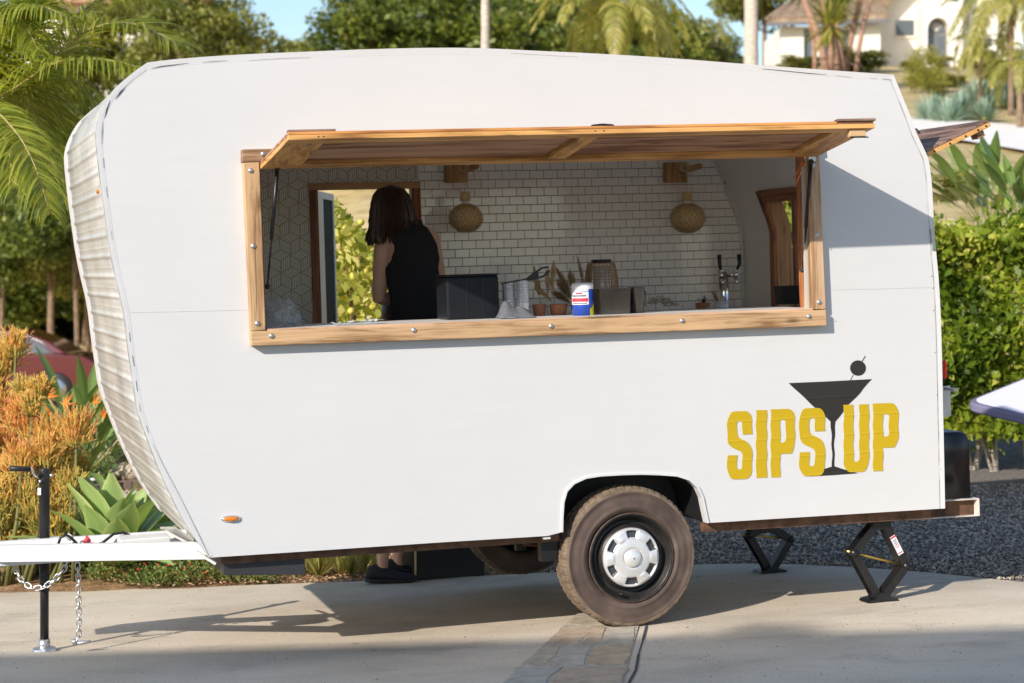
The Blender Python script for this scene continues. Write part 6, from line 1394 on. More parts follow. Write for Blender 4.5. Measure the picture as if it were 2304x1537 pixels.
def far_palm(label, px, Y, ycrown, sc, tr_r, bark, nf=16, ybase=None, name='palm_tree', group=None, lean=0, el=(-.5, .9)):
    X = (px - CX) / F * Y; z0 = terrain(X, Y); zc = H + (HY - ycrown) / F * Y; t = thing(name, label, 'palm tree', (X, Y, z0 - .1), group=group); g = random.Random(int(px)); h = zc - z0
    b = MB(); n = 14; b.tube([(lean * (1 - k / n) ** 1.0 * -1, 0, h * k / n) for k in range(n + 1)], [tr_r * (1.15 - .25 * k / n) * (1 + .06 * (k % 2)) for k in range(n + 1)], 12); b.build('trunk', M[bark], t)
    for k in range(nf):
        o = mobj('frond', FM[g.randrange(3)], t); o.location = (0, 0, h + .1); o.rotation_euler = (g.uniform(-.2, .2), -g.uniform(*el), 2 * math.pi * k / nf + g.uniform(-.2, .2)); o.scale = (sc,) * 3
    return t
far_palm('drooping yellow green palm behind the trailer roof at top centre', 1384, 36, 25, .72, .10, 'palebark', 18, el=(-.5, .5))
far_palm('tall grey ringed trunk rising behind the roof peak', 1092, 40, -160, .9, .085, 'palebark', 14)
far_palm('tall straight mottled palm trunk left of the house', 1690, 60, -220, 1.2, .20, 'palebark', 14)
far_palm('small distant palm under the sky gap left of the tall palm trunk', 1612, 85, 70, .5, .08, 'palebark', 12)
far_palm('yellow green palm with arching fronds at the top right corner', 2275, 50, 25, .82, .07, 'bark', 20, el=(-.7, .6)); far_palm('short yellowish palm below the arching palm at the right edge', 2205, 52, 120, .42, .05, 'bark', 14, el=(-.5, .9))
far_palm('bushy yellow green palm at the right edge above the blue agaves', 2295, 44, 150, .42, .07, 'bark', 14)
far_palm('small fan of palm fronds rising above the hedge behind the trailer rear', 2140, 19, 470, .24, .05, 'palebark', 12, el=(.0, 1.2))
# cluster of leaning pinkish trunks with spiky heads beside the house
cl = [(1862, 1775, 155, -110, .15), (1880, 1845, 150, -90, .12), (1893, 1888, 155, -20, .11), (1925, 1985, 155, -110, .10), (1908, 1950, 156, -120, .13), (1872, 1868, 150, 40, .14), (1836, 1800, 140, -60, .09)]
YC = 78
def spiky(name, mat, n, l, w, seed, th=(.1, 1.6), parent=None, segs=2, curve=.25):
    g = np.random.default_rng(seed); V, Q, T = [], [], []
    for k in range(n):
        a = g.uniform(0, 6.28); e = g.uniform(*th); d = np.array([math.sin(e) * math.cos(a), math.sin(e) * math.sin(a), math.cos(e)]); s = np.array([-math.sin(a), math.cos(a), 0]); q = d * l * .08; b = len(V); tn = np.clip(g.normal(.5, .2), 0, 1); ll = l * g.uniform(.75, 1.1)
        for j in range(segs + 2):
            f = j / (segs + 1); ww = w * (.6, 1, .7, .03)[min(3, int(round(f * 3)))]; V += [q - s * ww / 2, q + s * ww / 2]; T += [tn, tn]; q = q + d * ll / (segs + 1); d = nvec(d + np.array([0, 0, -curve]) * f)
        for j in range(segs + 1): Q.append([b + 2*j, b + 2*j + 1, b + 2*j + 3, b + 2*j + 2])
    return np_mesh(name, np.array(V), np.array(Q), mat, T)
SPK = spiky('leaf_head', M['bop'], 90, 1.3, .12, 4, th=(.1, 2.2)); SPB = spiky('leaf_head', M['frond_far'], 90, 1.2, .12, 5, th=(.2, 2.6), curve=.5)
for k, (xb, xt, yb, yt, r) in enumerate(cl):
    b0 = P(xb, yb, YC + k * .3); b0.z = terrain(b0.x, b0.y) - .1; t0 = P(xt, yt, YC + k * .3)
    t = thing('yucca_tree', 'pinkish spiky headed trunk beside the white house, %s' % ['thickest and leaning far left', 'second from the left at its foot', 'upright in the middle', 'thin and leaning to the right', 'pale, second from the right', 'dark, short headed', 'short at the front left'][k], 'tree', b0, group='clump of pinkish trunks beside the house')
    d = t0 - b0; b = MB(); b.tube([d * f + Vector((.12 * math.sin(f * 5 + k), 0, 0)) for f in (0, .2, .4, .6, .8, 1)], [r * 1.2, r, r * .95, r * .85, r * .8, r * .7], 10); b.build('trunk', M['redbark'], t)
    for j in range(2): o = mobj('leaf_head', SPK if (k + j) % 2 else SPB, t); o.location = d * (1 - .18 * j); o.scale = (.9,) * 3; o.rotation_euler = (0, 0, k + j)
for px_, yt_, tnm in ((1870, 40, 'yellow green spiky head hanging in front of the pink trunks'),):
    b0 = P(px_, 150, 76); t = thing('yucca_plant', tnm, 'plant', b0); o = mobj('leaf_head', SPB, t); o.location = (0, 0, 1.6); o.scale = (1.1,) * 3; MB().tube([(0, 0, 0), (0, 0, 1.6)], .12, 8).build('stem', M['redbark'], t)

# blue agaves, round bush and shrubs on the bank
AG = spiky('leaves', M['blueagave'], 110, .62, .085, 7, th=(.05, 1.5), curve=.02)
for k, (px, py, s, d_) in enumerate(((2095, 262, 1.0, 'pale blue agave at the left end of the row above the white road'), (2135, 268, .9, 'blue agave second in the row above the white road'), (2160, 256, 1.05, 'large blue agave in the middle of the row'), (2200, 215, 1.15, 'tall blue agave higher on the bank, behind the row'), (2215, 262, .85, 'small pale agave right of the large one in the row'), (2255, 222, 1.1, 'dark blue agave beside the yellow palm'), (2285, 215, 1.0, 'blue agave at the right edge of the bank'))):
    Y = 47 + (265 - py) * .14; p = P(px, py, Y); p.z = terrain(p.x, Y); t = thing('agave', d_, 'agave', p, group='blue agaves on the bank above the road'); o = mobj('leaves', AG, t); o.scale = (s * 1.12,) * 3; o.rotation_euler = (0, 0, k); tag(o, kind='stuff'); b = MB(); b.ball((0, 0, .08), .12, 8, 6); b.build('core', M['rachis'], t)
BSH = crown_mesh('foliage', M['leaf_far2'], 5000, .13, 30, 21, clumpr=(.25, .45)); BSY = crown_mesh('foliage', leafmat('yellow_green_shrub', [(.10, .12, .02), (.24, .25, .04), (.38, .34, .08)], .3, .5), 5000, .12, 30, 22, clumpr=(.25, .45))
BSR = crown_mesh('foliage', leafmat('round_bush_leaf', [(.12, .13, .02), (.28, .28, .04), (.42, .38, .09)], .3, .5), 6000, .10, 30, 23, clumpr=(.45, .6))
def bush(label, px, py, Y, r, me, sq=.8, cat='bush', group=None):
    X = (px - CX) / F * Y; z = terrain(X, Y); t = thing('bush', label, cat, (X, Y, z), group=group); o = mobj('foliage', me, t); o.location = (0, 0, r * sq * .8); o.scale = (r, r, r * sq); tag(o, kind='stuff')
    b = MB(); b.tube([(0, 0, -.05), (0, 0, r * .6)], r * .06, 6); b.build('stem', M['bark'], t); return t
bush('round yellow green bush on the dry bank below the house door', 2083, 195, 62, .60, BSR, 1.35); bush('low dark bush at the foot of the house wing', 1800, 140, 84, 1.0, BSH, .4); bush('low green bush at the foot of the pink trunks', 1930, 150, 80, 1.2, BSH, .5)
for k, (px, Y, r) in enumerate(((2110, 60, .5), (2150, 66, .45), (2290, 66, .8), (2250, 72, .9), (2050, 80, .5), (2200, 90, .9), (2120, 92, .6))): bush(['small scrubby bush on the dry bank left of the agaves', 'tiny scrubby bush on the bare bank above the agaves', 'scrubby bush at the right edge above the agaves', 'bush half way up the bank near the palm', 'low bush near the top of the bank', 'bush at the top of the bank right of the door', 'little bush at the foot of the house door'][k], px, 0, Y, r, (BSY, BSH)[k % 2], .6, group='scrubby bushes on the dry bank')
bush('shrub on the sunny slope glimpsed through the open doorway', 860, 0, 34, 1.3, BSH, .8); bush('shrub behind the hedge glimpsed through the rear opening', 1760, 0, 28, 1.2, BSY, .8)

# white road across the slope
rb2 = MB(); seq = [(1700, 262, 330), (1900, 265, 326), (2052, 268, 322), (2165, 276, 322), (2304, 288, 345), (2450, 302, 372)]; n = len(seq)
for (x, y0, y1) in seq:
    for yy_ in np.linspace(0, 1, 5):
        y = y1 + (y0 - y1) * yy_; lo_, hi_ = 30.0, 60.0
        for _ in range(30):
            m_ = (lo_ + hi_) / 2; z = terrain((x - CX) / F * m_, m_)
            if HY - F * (z - H) / m_ > y: lo_ = m_
            else: hi_ = m_
        X = (x - CX) / F * m_; rb2.v.append((X, m_, terrain(X, m_) + .06))
for i in range(n - 1):
    for j in range(4): a = i * 5 + j; rb2.f.append([a, a + 5, a + 6, a + 1]); rb2.mi.append(0); rb2.sm.append(False)
tag(rb2.build('road', simple('pale_concrete_road', (.80, .77, .72), .8, noise_amt=.06, scale=2), fix=False), kind='structure')

# ------------------------------------------------------------------ white house on the hill
YH = 100.0
hs = thing('house', 'white stucco house with a brown tiled roof and arched grey door on the hill', 'house', P(2040, 150, YH)); HO = Vector(hs.location)
def HP(x, y, dY=0.0): return P(x, y, YH) + Vector((0, dY, 0)) - HO
def hplate(name, poly, d0, d1, mat, holes=(), parent=None):
    return MB().plate(poly, list(holes), lambda x, y, d: HP(x, y, 0) + Vector((0, d, 0)), d0, d1).build(name, mat, parent or hs)
hplate('wall', [(1950, 175), (1950, 40), (2062, -60), (2300, -60), (2300, 175)], 0, 7, M['stucco'])
hplate('entry_wall', [(2062, 175), (2062, -60), (2152, -60), (2152, 175)], -1.4, -.01, M['stucco'], [[(2074, 148), (2074, 80)] + [(2098 - 24 * math.cos(a), 74 - 27 * math.sin(a)) for a in np.linspace(0, math.pi, 9)] + [(2122, 80), (2122, 148)]])
hplate('wing_wall', [(1742, 175), (1742, 74), (1960, 74), (1960, 175)], -2.5, 4, M['stucco'], [[(1792, 150), (1792, 78), (1812, 78), (1812, 150)], [(1836, 150), (1836, 78), (1856, 78), (1856, 150)], [(1875, 150), (1875, 80), (1895, 80), (1895, 150)]])
for x0, x1 in ((1792, 1812), (1836, 1856), (1875, 1895)): hplate('window', [(x0, 150), (x0, 78), (x1, 78), (x1, 150)], -2.2, -2.1, M['winglass'])
b = MB(); A = [HP(1708, 72, -3.2), HP(1975, 62, -3.2), HP(1975, -30, 2), HP(1835, -30, 2)]; b.hexa(A, [p + Vector((0, 0, .22)) for p in A]); wr_ = b.build('roof', M['roof'], hs)
b = MB()
for k in range(24):
    f = k / 24; a, c = A[0].lerp(A[1], f), A[3].lerp(A[2], f); MB_r = MB(); b.beam(a + Vector((0, 0, .26)), c + Vector((0, 0, .26)), .22, .12)
tag(b.build('tile_row', M['roof'], wr_), kind='stuff')
hplate('eave', [(1706, 70), (1706, 77), (1977, 68), (1977, 61)], -3.3, -3.15, M['eave'])
b = MB(); A = [HP(1952, 48, -.8), HP(2045, -40, -.8), HP(2045, -40, 7), HP(1952, 48, 7)]; b.hexa(A, [p + Vector((-.3, 0, .35)) for p in A]); b.build('roof', M['roof'], hs)
b = MB(); A = [HP(1905, 20, -1.5), HP(1960, 48, -1.0), HP(2045, -40, -1.0), HP(1990, -60, -1.5)]; b.hexa(A, [p + Vector((0, .5, .1)) for p in A]); b.build('roof', M['roof'], hs)
w_ = hplate('window', [(2016, 80), (2016, 45), (2056, 45), (2056, 80)], -.06, -.01, M['eave']); 
for k in range(4): hplate('pane', [(2018.5 + k * 9.3, 77.5), (2018.5 + k * 9.3, 48), (2026 + k * 9.3, 48), (2026 + k * 9.3, 77.5)], -.09, -.061, M['winglass'], parent=w_)
hplate('window_sill', [(2013, 86), (2013, 82), (2059, 82), (2059, 86)], -.15, -.01, M['stucco'])
dr = hplate('door', [(2075, 150), (2075, 82)] + [(2098 - 23 * math.cos(a), 74 - 25 * math.sin(a)) for a in np.linspace(0, math.pi, 9)] + [(2121, 82), (2121, 150)], -.8, -.7, M['eave'])
for x0, x1 in ((2079, 2095), (2101, 2117)): hplate('pane', [(x0, 146), (x0, 86), (x1, 86), (x1, 146)], -.83, -.801, M['winglass'], parent=dr)
hplate('pane', [(2080, 78)] + [(2098 - 18 * math.cos(a), 74 - 20 * math.sin(a)) for a in np.linspace(0, math.pi, 7)] + [(2116, 78)], -.83, -.801, M['winglass'], parent=dr)
for a in (45, 70, 90, 110, 135): q = R(a); hplate('glazing_bar', [(2097.3, 77), (2098.7, 77), (2098.7 + 18 * math.cos(q), 74 - 19 * math.sin(q)), (2097.3 + 18 * math.cos(q), 74 - 19 * math.sin(q))], -.87, -.831, M['stucco'], parent=dr)
hplate('vent', [(2128, 12), (2128, 0), (2142, 0), (2142, 12)], -1.45, -1.401, M['winglass'])
hplate('side_window', [(2180, 105), (2180, 85), (2230, 85), (2230, 105)], -.06, -.01, M['winglass'])
# pale house glimpsed through the palm at the top left
YG = 70.0; h2 = thing('house', 'pale stucco house with a pinkish tile roof glimpsed behind the top left palm fronds', 'house', P(250, 300, YG)); GO = Vector(h2.location)
def gpl(name, poly, d0, d1, mat): return MB().plate(poly, [], lambda x, y, d: P(x, y, YG) + Vector((0, d, 0)) - GO, d0, d1).build(name, mat, h2)
gpl('wall', [(60, 320), (60, 10), (330, 10), (330, 320)], 0, 6, M['stucco']); gpl('roof', [(90, 12), (160, -60), (420, -60), (345, 14)], -1, 7, simple('pink_roof', (.48, .27, .19), .85, noise_amt=.2)); gpl('chimney', [(282, 10), (282, -60), (308, -60), (308, 10)], -1.6, -1.01, M['stucco']); gpl('window', [(150, 60), (150, 30), (190, 30), (190, 60)], -.06, -.01, M['winglass']); gpl('terrace_wall', [(255, 95), (265, 55), (400, 65), (400, 95)], -4, -3, simple('sandstone_wall', (.52, .38, .27), .9))

# ------------------------------------------------------------------ bird of paradise at right, behind the hedge
def blade(mat, l, w, seed, curve=.5, fold=.18, stalk=.4, tone0=.5, segs=8, shape=None, ripple=0.0):
    """one broad leaf on a stalk, growing along +x and up; base at origin"""
    g = np.random.default_rng(seed); V, T = [], []; sh_ = shape or (lambda f: math.sin(math.pi * min(1, max(0, f)) ** .8) ** .75); q = np.array([0., 0, 0]); e = 1.25
    n1 = int(segs * stalk) if stalk else 0; tot = segs + n1; pts = []
    for k in range(tot + 1):
        pts.append(q.copy()); st_ = (l / segs); q = q + np.array([math.cos(e), 0, math.sin(e)]) * st_; e -= curve / tot * (.4 + 1.4 * k / tot)
    F_ = []
    for k, p in enumerate(pts):
        f = (k - n1) / segs; w_ = max(.012 * (w / .1), w * sh_(f)) if f > 0 else .012; r = ripple * math.sin(k * 2.1); tn = np.clip(tone0 + g.normal(0, .02), 0, 1)
        V += [(p[0], -w_ / 2, p[2] + fold * w_ + r), (p[0], -w_ / 4, p[2] + fold * w_ * .35), (p[0], 0, p[2]), (p[0], w_ / 4, p[2] + fold * w_ * .35), (p[0], w_ / 2, p[2] + fold * w_ - r)]; T += [max(0, tn - .45) if mat == M['agave'] else tn, tn, min(1, tn + .1), tn, max(0, tn - .45) if mat == M['agave'] else tn]
    for k in range(tot):
        for j in range(4): a = 5 * k + j; F_.append([a, a + 1, a + 6, a + 5])
    return np_mesh('leaf', np.array(V), np.array(F_), mat, T, smooth=True)
lance = lambda f: math.sin(math.pi * min(1, max(0, f)) ** .85) ** .9 if f < 1 else .02
BL = [blade(M['bop'], .80, .17, k, curve=.35 + .35 * k / 4, stalk=.9, tone0=.25 + .15 * k, shape=lance) for k in range(5)]
def leafplant(name, label, cat, loc, n, sc, meshes, tilt=(.1, .9), spread=.08, seed=1, group=None, flowers=0, part='leaf'):
    t = thing(name, label, cat, loc, group=group); g = random.Random(seed)
    for k in range(n):
        o = mobj(part, meshes[g.randrange(len(meshes))], t); a = 2.399 * k + g.uniform(-.3, .3); tl = tilt[0] + (tilt[1] - tilt[0]) * (k / n); s = sc * g.uniform(.8, 1.1)
        o.location = (spread * math.cos(a) * g.random(), spread * math.sin(a) * g.random(), 0); o.rotation_euler = (0, tl, a); o.scale = (s, s, s); o.rotation_mode = 'XYZ'
    for k in range(flowers):
        a = g.uniform(0, 6.28); r = g.uniform(.1, .5) * sc; h = g.uniform(.40, .62) * sc; fl_ = bpy.data.objects.new('flower', None); link(fl_, t); MB().tube([(0, 0, 0), (r * .6 * math.cos(a), r * .6 * math.sin(a), h * .6), (r * math.cos(a), r * math.sin(a), h)], .008, 6).build('stalk', M['rachis'], fl_)
        b = MB(); top = Vector((r * math.cos(a), r * math.sin(a), h)); b.tube([top, top + Vector((.12, 0, .02))], [.012, .002], 6)
        for j in range(5): b.tube([top, top + Vector((g.uniform(-.03, .09), g.uniform(-.03, .03), g.uniform(.06, .11)))], [.009, .001], 4, flat=.4)
        b.build('petal', M['flower'], fl_)
    return t
X = (2225 - CX) / F * 19; leafplant('bird_of_paradise', 'big bird of paradise with paddle leaves above the hedge at the right edge', 'plant', (X, 19, H + (HY - 520) / F * 19), 44, .68, BL, (-.1, .75), .2, 3)
X = (2310 - CX) / F * 18; leafplant('bird_of_paradise', 'second bird of paradise with dark leaves cut off by the right edge above the hedge', 'plant', (X, 18, H + (HY - 520) / F * 18), 34, .66, BL, (-.1, .75), .2, 4)
# left bed planting
def bed(px, Y): X = (px - CX) / F * Y; return (X, Y, terrain(X, Y) - .01)
BL2 = [blade(M['bop'], .42, .062, 10 + k, curve=.4 + .2 * k, stalk=.9, tone0=.3 + .1 * k, shape=lance) for k in range(4)]
for k, (px, Y, s, fl_) in enumerate(((175, 16.4, 1.15, 3), (225, 16.8, 1.05, 2), (135, 17.2, 1.1, 1), (255, 17.6, 1.0, 1), (200, 18.5, 1.3, 1), (120, 18.8, 1.3, 1))):
    leafplant('bird_of_paradise', ['bird of paradise with orange flowers behind the fire stick plant', 'bird of paradise with an orange bloom close to the trailer nose', 'bird of paradise half hidden behind the orange fire sticks', 'bird of paradise peeping out behind the trailer nose', 'taller bird of paradise below the burgundy car', 'tall bird of paradise behind the yellow fire sticks'][k], 'plant', bed(px, Y), 40, s * 1.15, BL2, (0.0, 1.05), .15, 20 + k, 'bird of paradise plants in the left bed', fl_)
AL = [blade(M['agave'], .36, .125, 30 + k, curve=.25 + .5 * k / 4, fold=.20, stalk=0, tone0=.55 + .08 * k, segs=9, shape=lambda f: (.55 + .45 * math.sin(math.pi * min(1, f / .55) / 2)) * (1 - max(0, (f - .4) / .6) ** 2.0) if f < 1 else .01) for k in range(4)]
leafplant('agave', 'large pale green foxtail agave rosette in front of the trailer nose', 'agave', (*bed(255, 12.1)[:2], bed(255, 12.1)[2] + .04), 40, 1.68, AL, (-.25, .95), .04, 40)
leafplant('agave', 'small green agave pup low under the tongue by the driveway edge', 'agave', bed(378, 11.95), 14, .5, AL, (-.1, .95), .02, 41); leafplant('agave', 'agave mostly hidden behind the trailer nose', 'agave', bed(350, 13.0), 22, 1.25, AL, (-.2, .9), .04, 42)
# fire sticks
def firesticks(label, clumps, seed, Y0):
    g = np.random.default_rng(seed); loc = bed(clumps[0][0], Y0); t = thing('fire_stick_plant', label, 'plant', loc); o_ = np.array(loc); V, Q, T = [], [], []
    def prism(a, c, ra, rb, ta, tb_):
        d = c - a; s = nvec(np.cross(d, g.normal(0, 1, 3))); u = nvec(np.cross(d, s)); b = len(V)
        for p, r, tn in ((a, ra, ta), (c, rb, tb_)):
            for k in range(3): an = 2.094 * k; V.append(p + s * math.cos(an) * r + u * math.sin(an) * r); T.append(tn)
        for k in range(3): Q.append([b + k, b + (k + 1) % 3, b + 3 + (k + 1) % 3, b + 3 + k])
    mb_ = MB()
    for (px, py, rp, Y, tb0, nn_) in clumps:
        c = np.array(P(px, py, Y)) - o_; r = rp / F * Y; root = np.array([c[0] * .8 + g.normal(0, .05), c[1], -.02]); mb_.tube([root, root * .5 + c * .5 + g.normal(0, .03, 3), c - np.array([0, 0, r * .6])], [.016, .012, .008], 6)
        for k in range(int(nn_ * 1.45)):
            a = g.uniform(0, 6.28); e = abs(g.normal(0, .55)); d = np.array([math.sin(e) * math.cos(a), math.sin(e) * math.sin(a), math.cos(e)]); st_ = c + np.array([math.cos(a), math.sin(a), 0]) * r * g.uniform(0, .5) + np.array([0, 0, g.uniform(-.9, .1) * r])
            l = r * g.uniform(.45, .95); mid = st_ + d * l * .5; tn = np.clip(tb0 + g.normal(0, .1), 0, 1); prism(st_, mid, .0034, .0030, max(0, tn - .35), max(0, tn - .15))
            for j in range(g.integers(2, 5)): d2 = nvec(d + g.normal(0, .28, 3) + np.array([0, 0, .15])); e_ = mid + d2 * l * g.uniform(.35, .7); prism(mid, e_, .0028, .0023, max(0, tn - .1), min(1, tn + .12))
    mb_.build('branch', simple('olive_stick_stem', (.16, .16, .05), .7), t); tag(mobj('stick', np_mesh('stick', np.array(V), np.array(Q), M['fire'], T), t), kind='stuff'); return t
g = np.random.default_rng(50)
firesticks('tall yellow tipped fire stick plant at the left edge', [(10, 800, 55, 12.6, .55, 120), (35, 770, 40, 12.5, .6, 100), (-20, 850, 60, 12.6, .5, 110), (92, 872, 34, 12.3, .5, 130), (60, 880, 45, 12.4, .42, 120), (70, 905, 34, 12.2, .5, 80), (0, 910, 60, 12.5, .7, 110), (40, 930, 50, 12.3, .8, 110)], 51, 12.5)
firesticks('broad orange and pink fire stick plant behind the tongue jack', [(x + g.uniform(-12, 12), y + g.uniform(-12, 12), g.uniform(40, 58), g.uniform(11.95, 12.5), tn, 95) for x, y, tn in ((20, 980, .75), (70, 950, .8), (120, 980, .62), (150, 1010, .5), (0, 1040, .62), (50, 1030, .7), (100, 1050, .6), (165, 960, .7), (-20, 1100, .5), (30, 1100, .5), (80, 1110, .5), (130, 1090, .55), (0, 1160, .42), (50, 1165, .45), (100, 1170, .4), (20, 1215, .4), (70, 1215, .38), (-30, 1200, .4), (130, 1190, .35), (-30, 980, .7), (140, 1140, .42), (175, 1040, .4), (60, 1080, .45), (110, 1020, .62), (10, 1085, .45), (45, 1125, .4), (95, 1140, .36), (0, 1195, .36), (120, 1225, .3), (45, 1195, .35), (85, 1195, .32), (160, 1100, .4), (10, 1130, .42))], 52, 12.1)
# ground cover along the slab edge
GCM = []
for k in range(3):
    gg = np.random.default_rng(60 + k); n = 260; C = gg.normal(0, 1, (n, 3)) * np.array([.085, .07, .035]) + np.array([0, 0, .055]); C[:, 2] = np.abs(C[:, 2]); D = nvec(gg.normal(0, 1, (n, 3)) + np.array([0, 0, .6])); S = nvec(np.cross(D, gg.normal(0, 1, (n, 3))))
    V, Q, T = leaf_quads(C, D, S, gg.uniform(.014, .032, n), gg.uniform(.008, .016, n), np.clip(gg.normal(.45, .25, n), 0, 1)); GCM.append(np_mesh('foliage', V, Q, M['groundcover'], T))
g = random.Random(61); VV, QQ, TT = [], [], []; nb_ = 0
for k in range(46):
    px = 120 + k * 10.5 + g.uniform(-8, 8); e = np.interp(px, [q[0] for q in edge_px], [q[1] for q in edge_px]); Y = G(px, e).y + g.uniform(.06, .45); m_ = GCM[k % 3]; s = g.uniform(.6, 1.15)
    co = np.zeros(len(m_.vertices) * 3, np.float32); m_.vertices.foreach_get('co', co); co = co.reshape(-1, 3) * s + np.array(bed(px, Y)); tn = np.zeros(len(co), np.float32); m_.attributes['tone'].data.foreach_get('value', tn)
    VV.append(co); TT.append(np.clip(tn + g.uniform(-.2, .2), 0, 1)); QQ.append(np.arange(len(co)).reshape(-1, 4) + nb_); nb_ += len(co)
tag(mobj('ground_cover', np_mesh('ground_cover', np.concatenate(VV), np.concatenate(QQ), M['groundcover'], np.concatenate(TT))), 'low leafy ground cover with reddish leaves along the driveway edge', 'ground cover', kind='stuff')
b = MB()
for k in range(16): px = 150 + k * 26 + g.uniform(-8, 8); e = np.interp(px, [q[0] for q in edge_px], [q[1] for q in edge_px]); p = Vector(bed(px, G(px, e).y + g.uniform(.05, .2))) + Vector((0, 0, g.uniform(.06, .11))); b.ball(p, (.009, .009, .006), 7, 4)
tag(b.build('blossom', M['redflower']), 'tiny red blossoms in the ground cover along the driveway edge', 'flowers', kind='stuff')
STW = spiky('blade', M['straw'], 60, .20, .010, 71, th=(.05, 1.1), curve=.3); LEM = [blade(M['leaf_lemon'], .22, .022, 80 + k, curve=.5, stalk=0, tone0=.3 + .15 * k, shape=lance) for k in range(3)]
for k in range(11):
    px = 665 + k * 17 + g.uniform(-6, 6); Y = 12.0 + g.uniform(-.15, .7); t = thing('yellow_aloe', 'small yellow green spiky plant seen through the gap under the trailer', 'plant', bed(px, Y), g.uniform(0, 6), 'spiky yellow plants under the trailer'); o = mobj('blade', STW, t); o.scale = (g.uniform(.8, 1.3),) * 3; tag(o, kind='stuff')
    MB().ball((0, 0, .01), .012, 6, 4).build('core', M['rachis'], t)
# lemon bush seen through the doorway
gg = np.random.default_rng(90); lx0, lx1 = (690 - CX) / F * 13.6, (990 - CX) / F * 13.6; n = 4200
lt = thing('lemon_tree', 'sunlit lemon bush with yellow green leaves seen through the open door', 'lemon tree', ((lx0 + lx1) / 2, 13.6, terrain((lx0 + lx1) / 2, 13.6))); lo_ = np.array(lt.location)
ztop = H + (HY - 448) / F * 13.6; C = np.stack([gg.uniform(lx0, lx1, n), 13.6 + gg.uniform(-.35, .55, n), 0 * gg.random(n)], 1); C[:, 2] = (ztop - .25 * np.abs(np.sin(C[:, 0] * 5)) ) - (ztop - .35) * gg.random(n) ** 1.1
D = nvec(gg.normal(0, 1, (n, 3)) + np.array([0, -.2, -.1])); S = nvec(np.cross(D, gg.normal(0, .5, (n, 3)) + np.array([0, 1, .6]))); s = gg.uniform(.06, .13, n)
V, Q, T = leaf_quads(C - lo_, D, S, s, s * .48, np.clip(gg.normal(.55, .25, n), 0, 1)); tag(mobj('foliage', np_mesh('foliage', V, Q, M['leaf_lemon'], T), lt), kind='stuff')
b = MB()
for k in range(16): x = gg.uniform(-.45, .45); b.tube([(0, 0, 0), (x * .5, .1, .8), (x, gg.uniform(-.2, .3), 1.4), (x * 1.5, gg.uniform(-.2, .3), 2.0)], [.03, .018, .012, .005], 6)
b.build('branch', M['bark'], lt)
LM = MB().ball((0, 0, 0), (.026, .026, .031), 12, 8).mesh('lemon', M['lemon'])
for x, y in ((768, 572), (803, 571), (779, 515), (822, 540), (812, 500), (795, 622), (768, 650), (822, 610), (840, 690), (775, 530), (790, 700)): o = mobj('lemon', LM, lt); o.location = P(x, y, 13.33 + (x * 7 % 10) * .014) - Vector(lt.location); o.rotation_euler = (x, y, 0)

# boulders, path light, edging, car, table
def rock(label, px, Y, r, seed, h=.7):
    t_ = blob((r, r * .8, r * h), seed, 26, 16, .35, 1.3, floor=-.05); o = t_.build('boulder', M['stone']); o.location = bed(px, Y); tag(o, label, 'boulder', 'pale boulders in the left bed'); return o
rock('pale rounded boulder beside the trailer nose, upper one', 268, 17.5, .22, 1, .9); rock('flat pale boulder in front of the upper boulder near the trailer nose', 290, 16.9, .18, 2, .5); rock('small boulder left of the two pale boulders', 235, 17.2, .09, 3)
t = thing('path_light', 'low black path light with a flat pale cap in the left bed', 'garden light', bed(213, 15.6)); MB().tube([(0, 0, 0), (0, 0, .11)], .010, 10).build('post', M['black'], t); MB().lathe([(0, .135), (.035, .130), (.042, .118), (.038, .112), (0, .112)], 20).build('cap', M['plate'], t)
b = MB(); pts = [Vector(bed(px, Y)) + Vector((0, 0, .03)) for px, Y in ((60, 15.0), (130, 15.2), (200, 15.5), (270, 15.75), (340, 15.9), (420, 16.0))]
for k, (p, q) in enumerate(zip(pts, pts[1:])):
    MB().beam(p, q - (q - p) * .01, .10, .10).build('edging_timber', M['grey_wood']); o = bpy.data.objects[[x for x in bpy.data.objects.keys() if x.startswith('edging_timber')][-1]]; tag(o, 'weathered dark timber edging piece between the mulch and the pebble patch, %s' % ['leftmost', 'second from the left', 'middle one', 'second from the right', 'rightmost'][k], 'timber edging', 'timber edging pieces')
YK = 38.0; car = thing('car', 'burgundy sedan parked beyond the garden at the left edge', 'car', (0, 0, 0)); kx = (248 - CX) / F * YK;  car.location = (kx - 2.3, YK, terrain(kx - 2.3, YK) + .0); kz = H + (HY - 742) / F * YK - 1.44 - car.location.z
prof = [(-2.3, .45), (-2.28, .75), (-1.5, .88), (-.95, .95), (.9 + .65, 1.0), (2.0, .95), (2.28, .80), (2.32, .45), (2.2, .28), (-2.2, .28)]; roof = [(-.95, .95), (-.35, 1.38), (.2, 1.46), (.75, 1.44), (1.25, 1.25), (1.65, 1.0)]
b = MB(); b.loft([[(x * k, y, kz + z) for x, z in prof] for y, k in ((-.90, .985), (-.86, 1), (.86, 1), (.90, .985))], smooth=False); b.build('body', M['carpaint'], car, bevel=.04, seg=3)
b = MB(); b.loft([[(x * (1 if abs(y) > .6 else 1), y, kz + z) for x, z in roof] for y in (-.80, -.66, .66, .80)], smooth=False); b.v = [(x, y * (1 - .18 * max(0, (z - kz - .95)) / .5), z) for x, y, z in b.v]; b.build('cabin', M['carpaint'], car, bevel=.03)
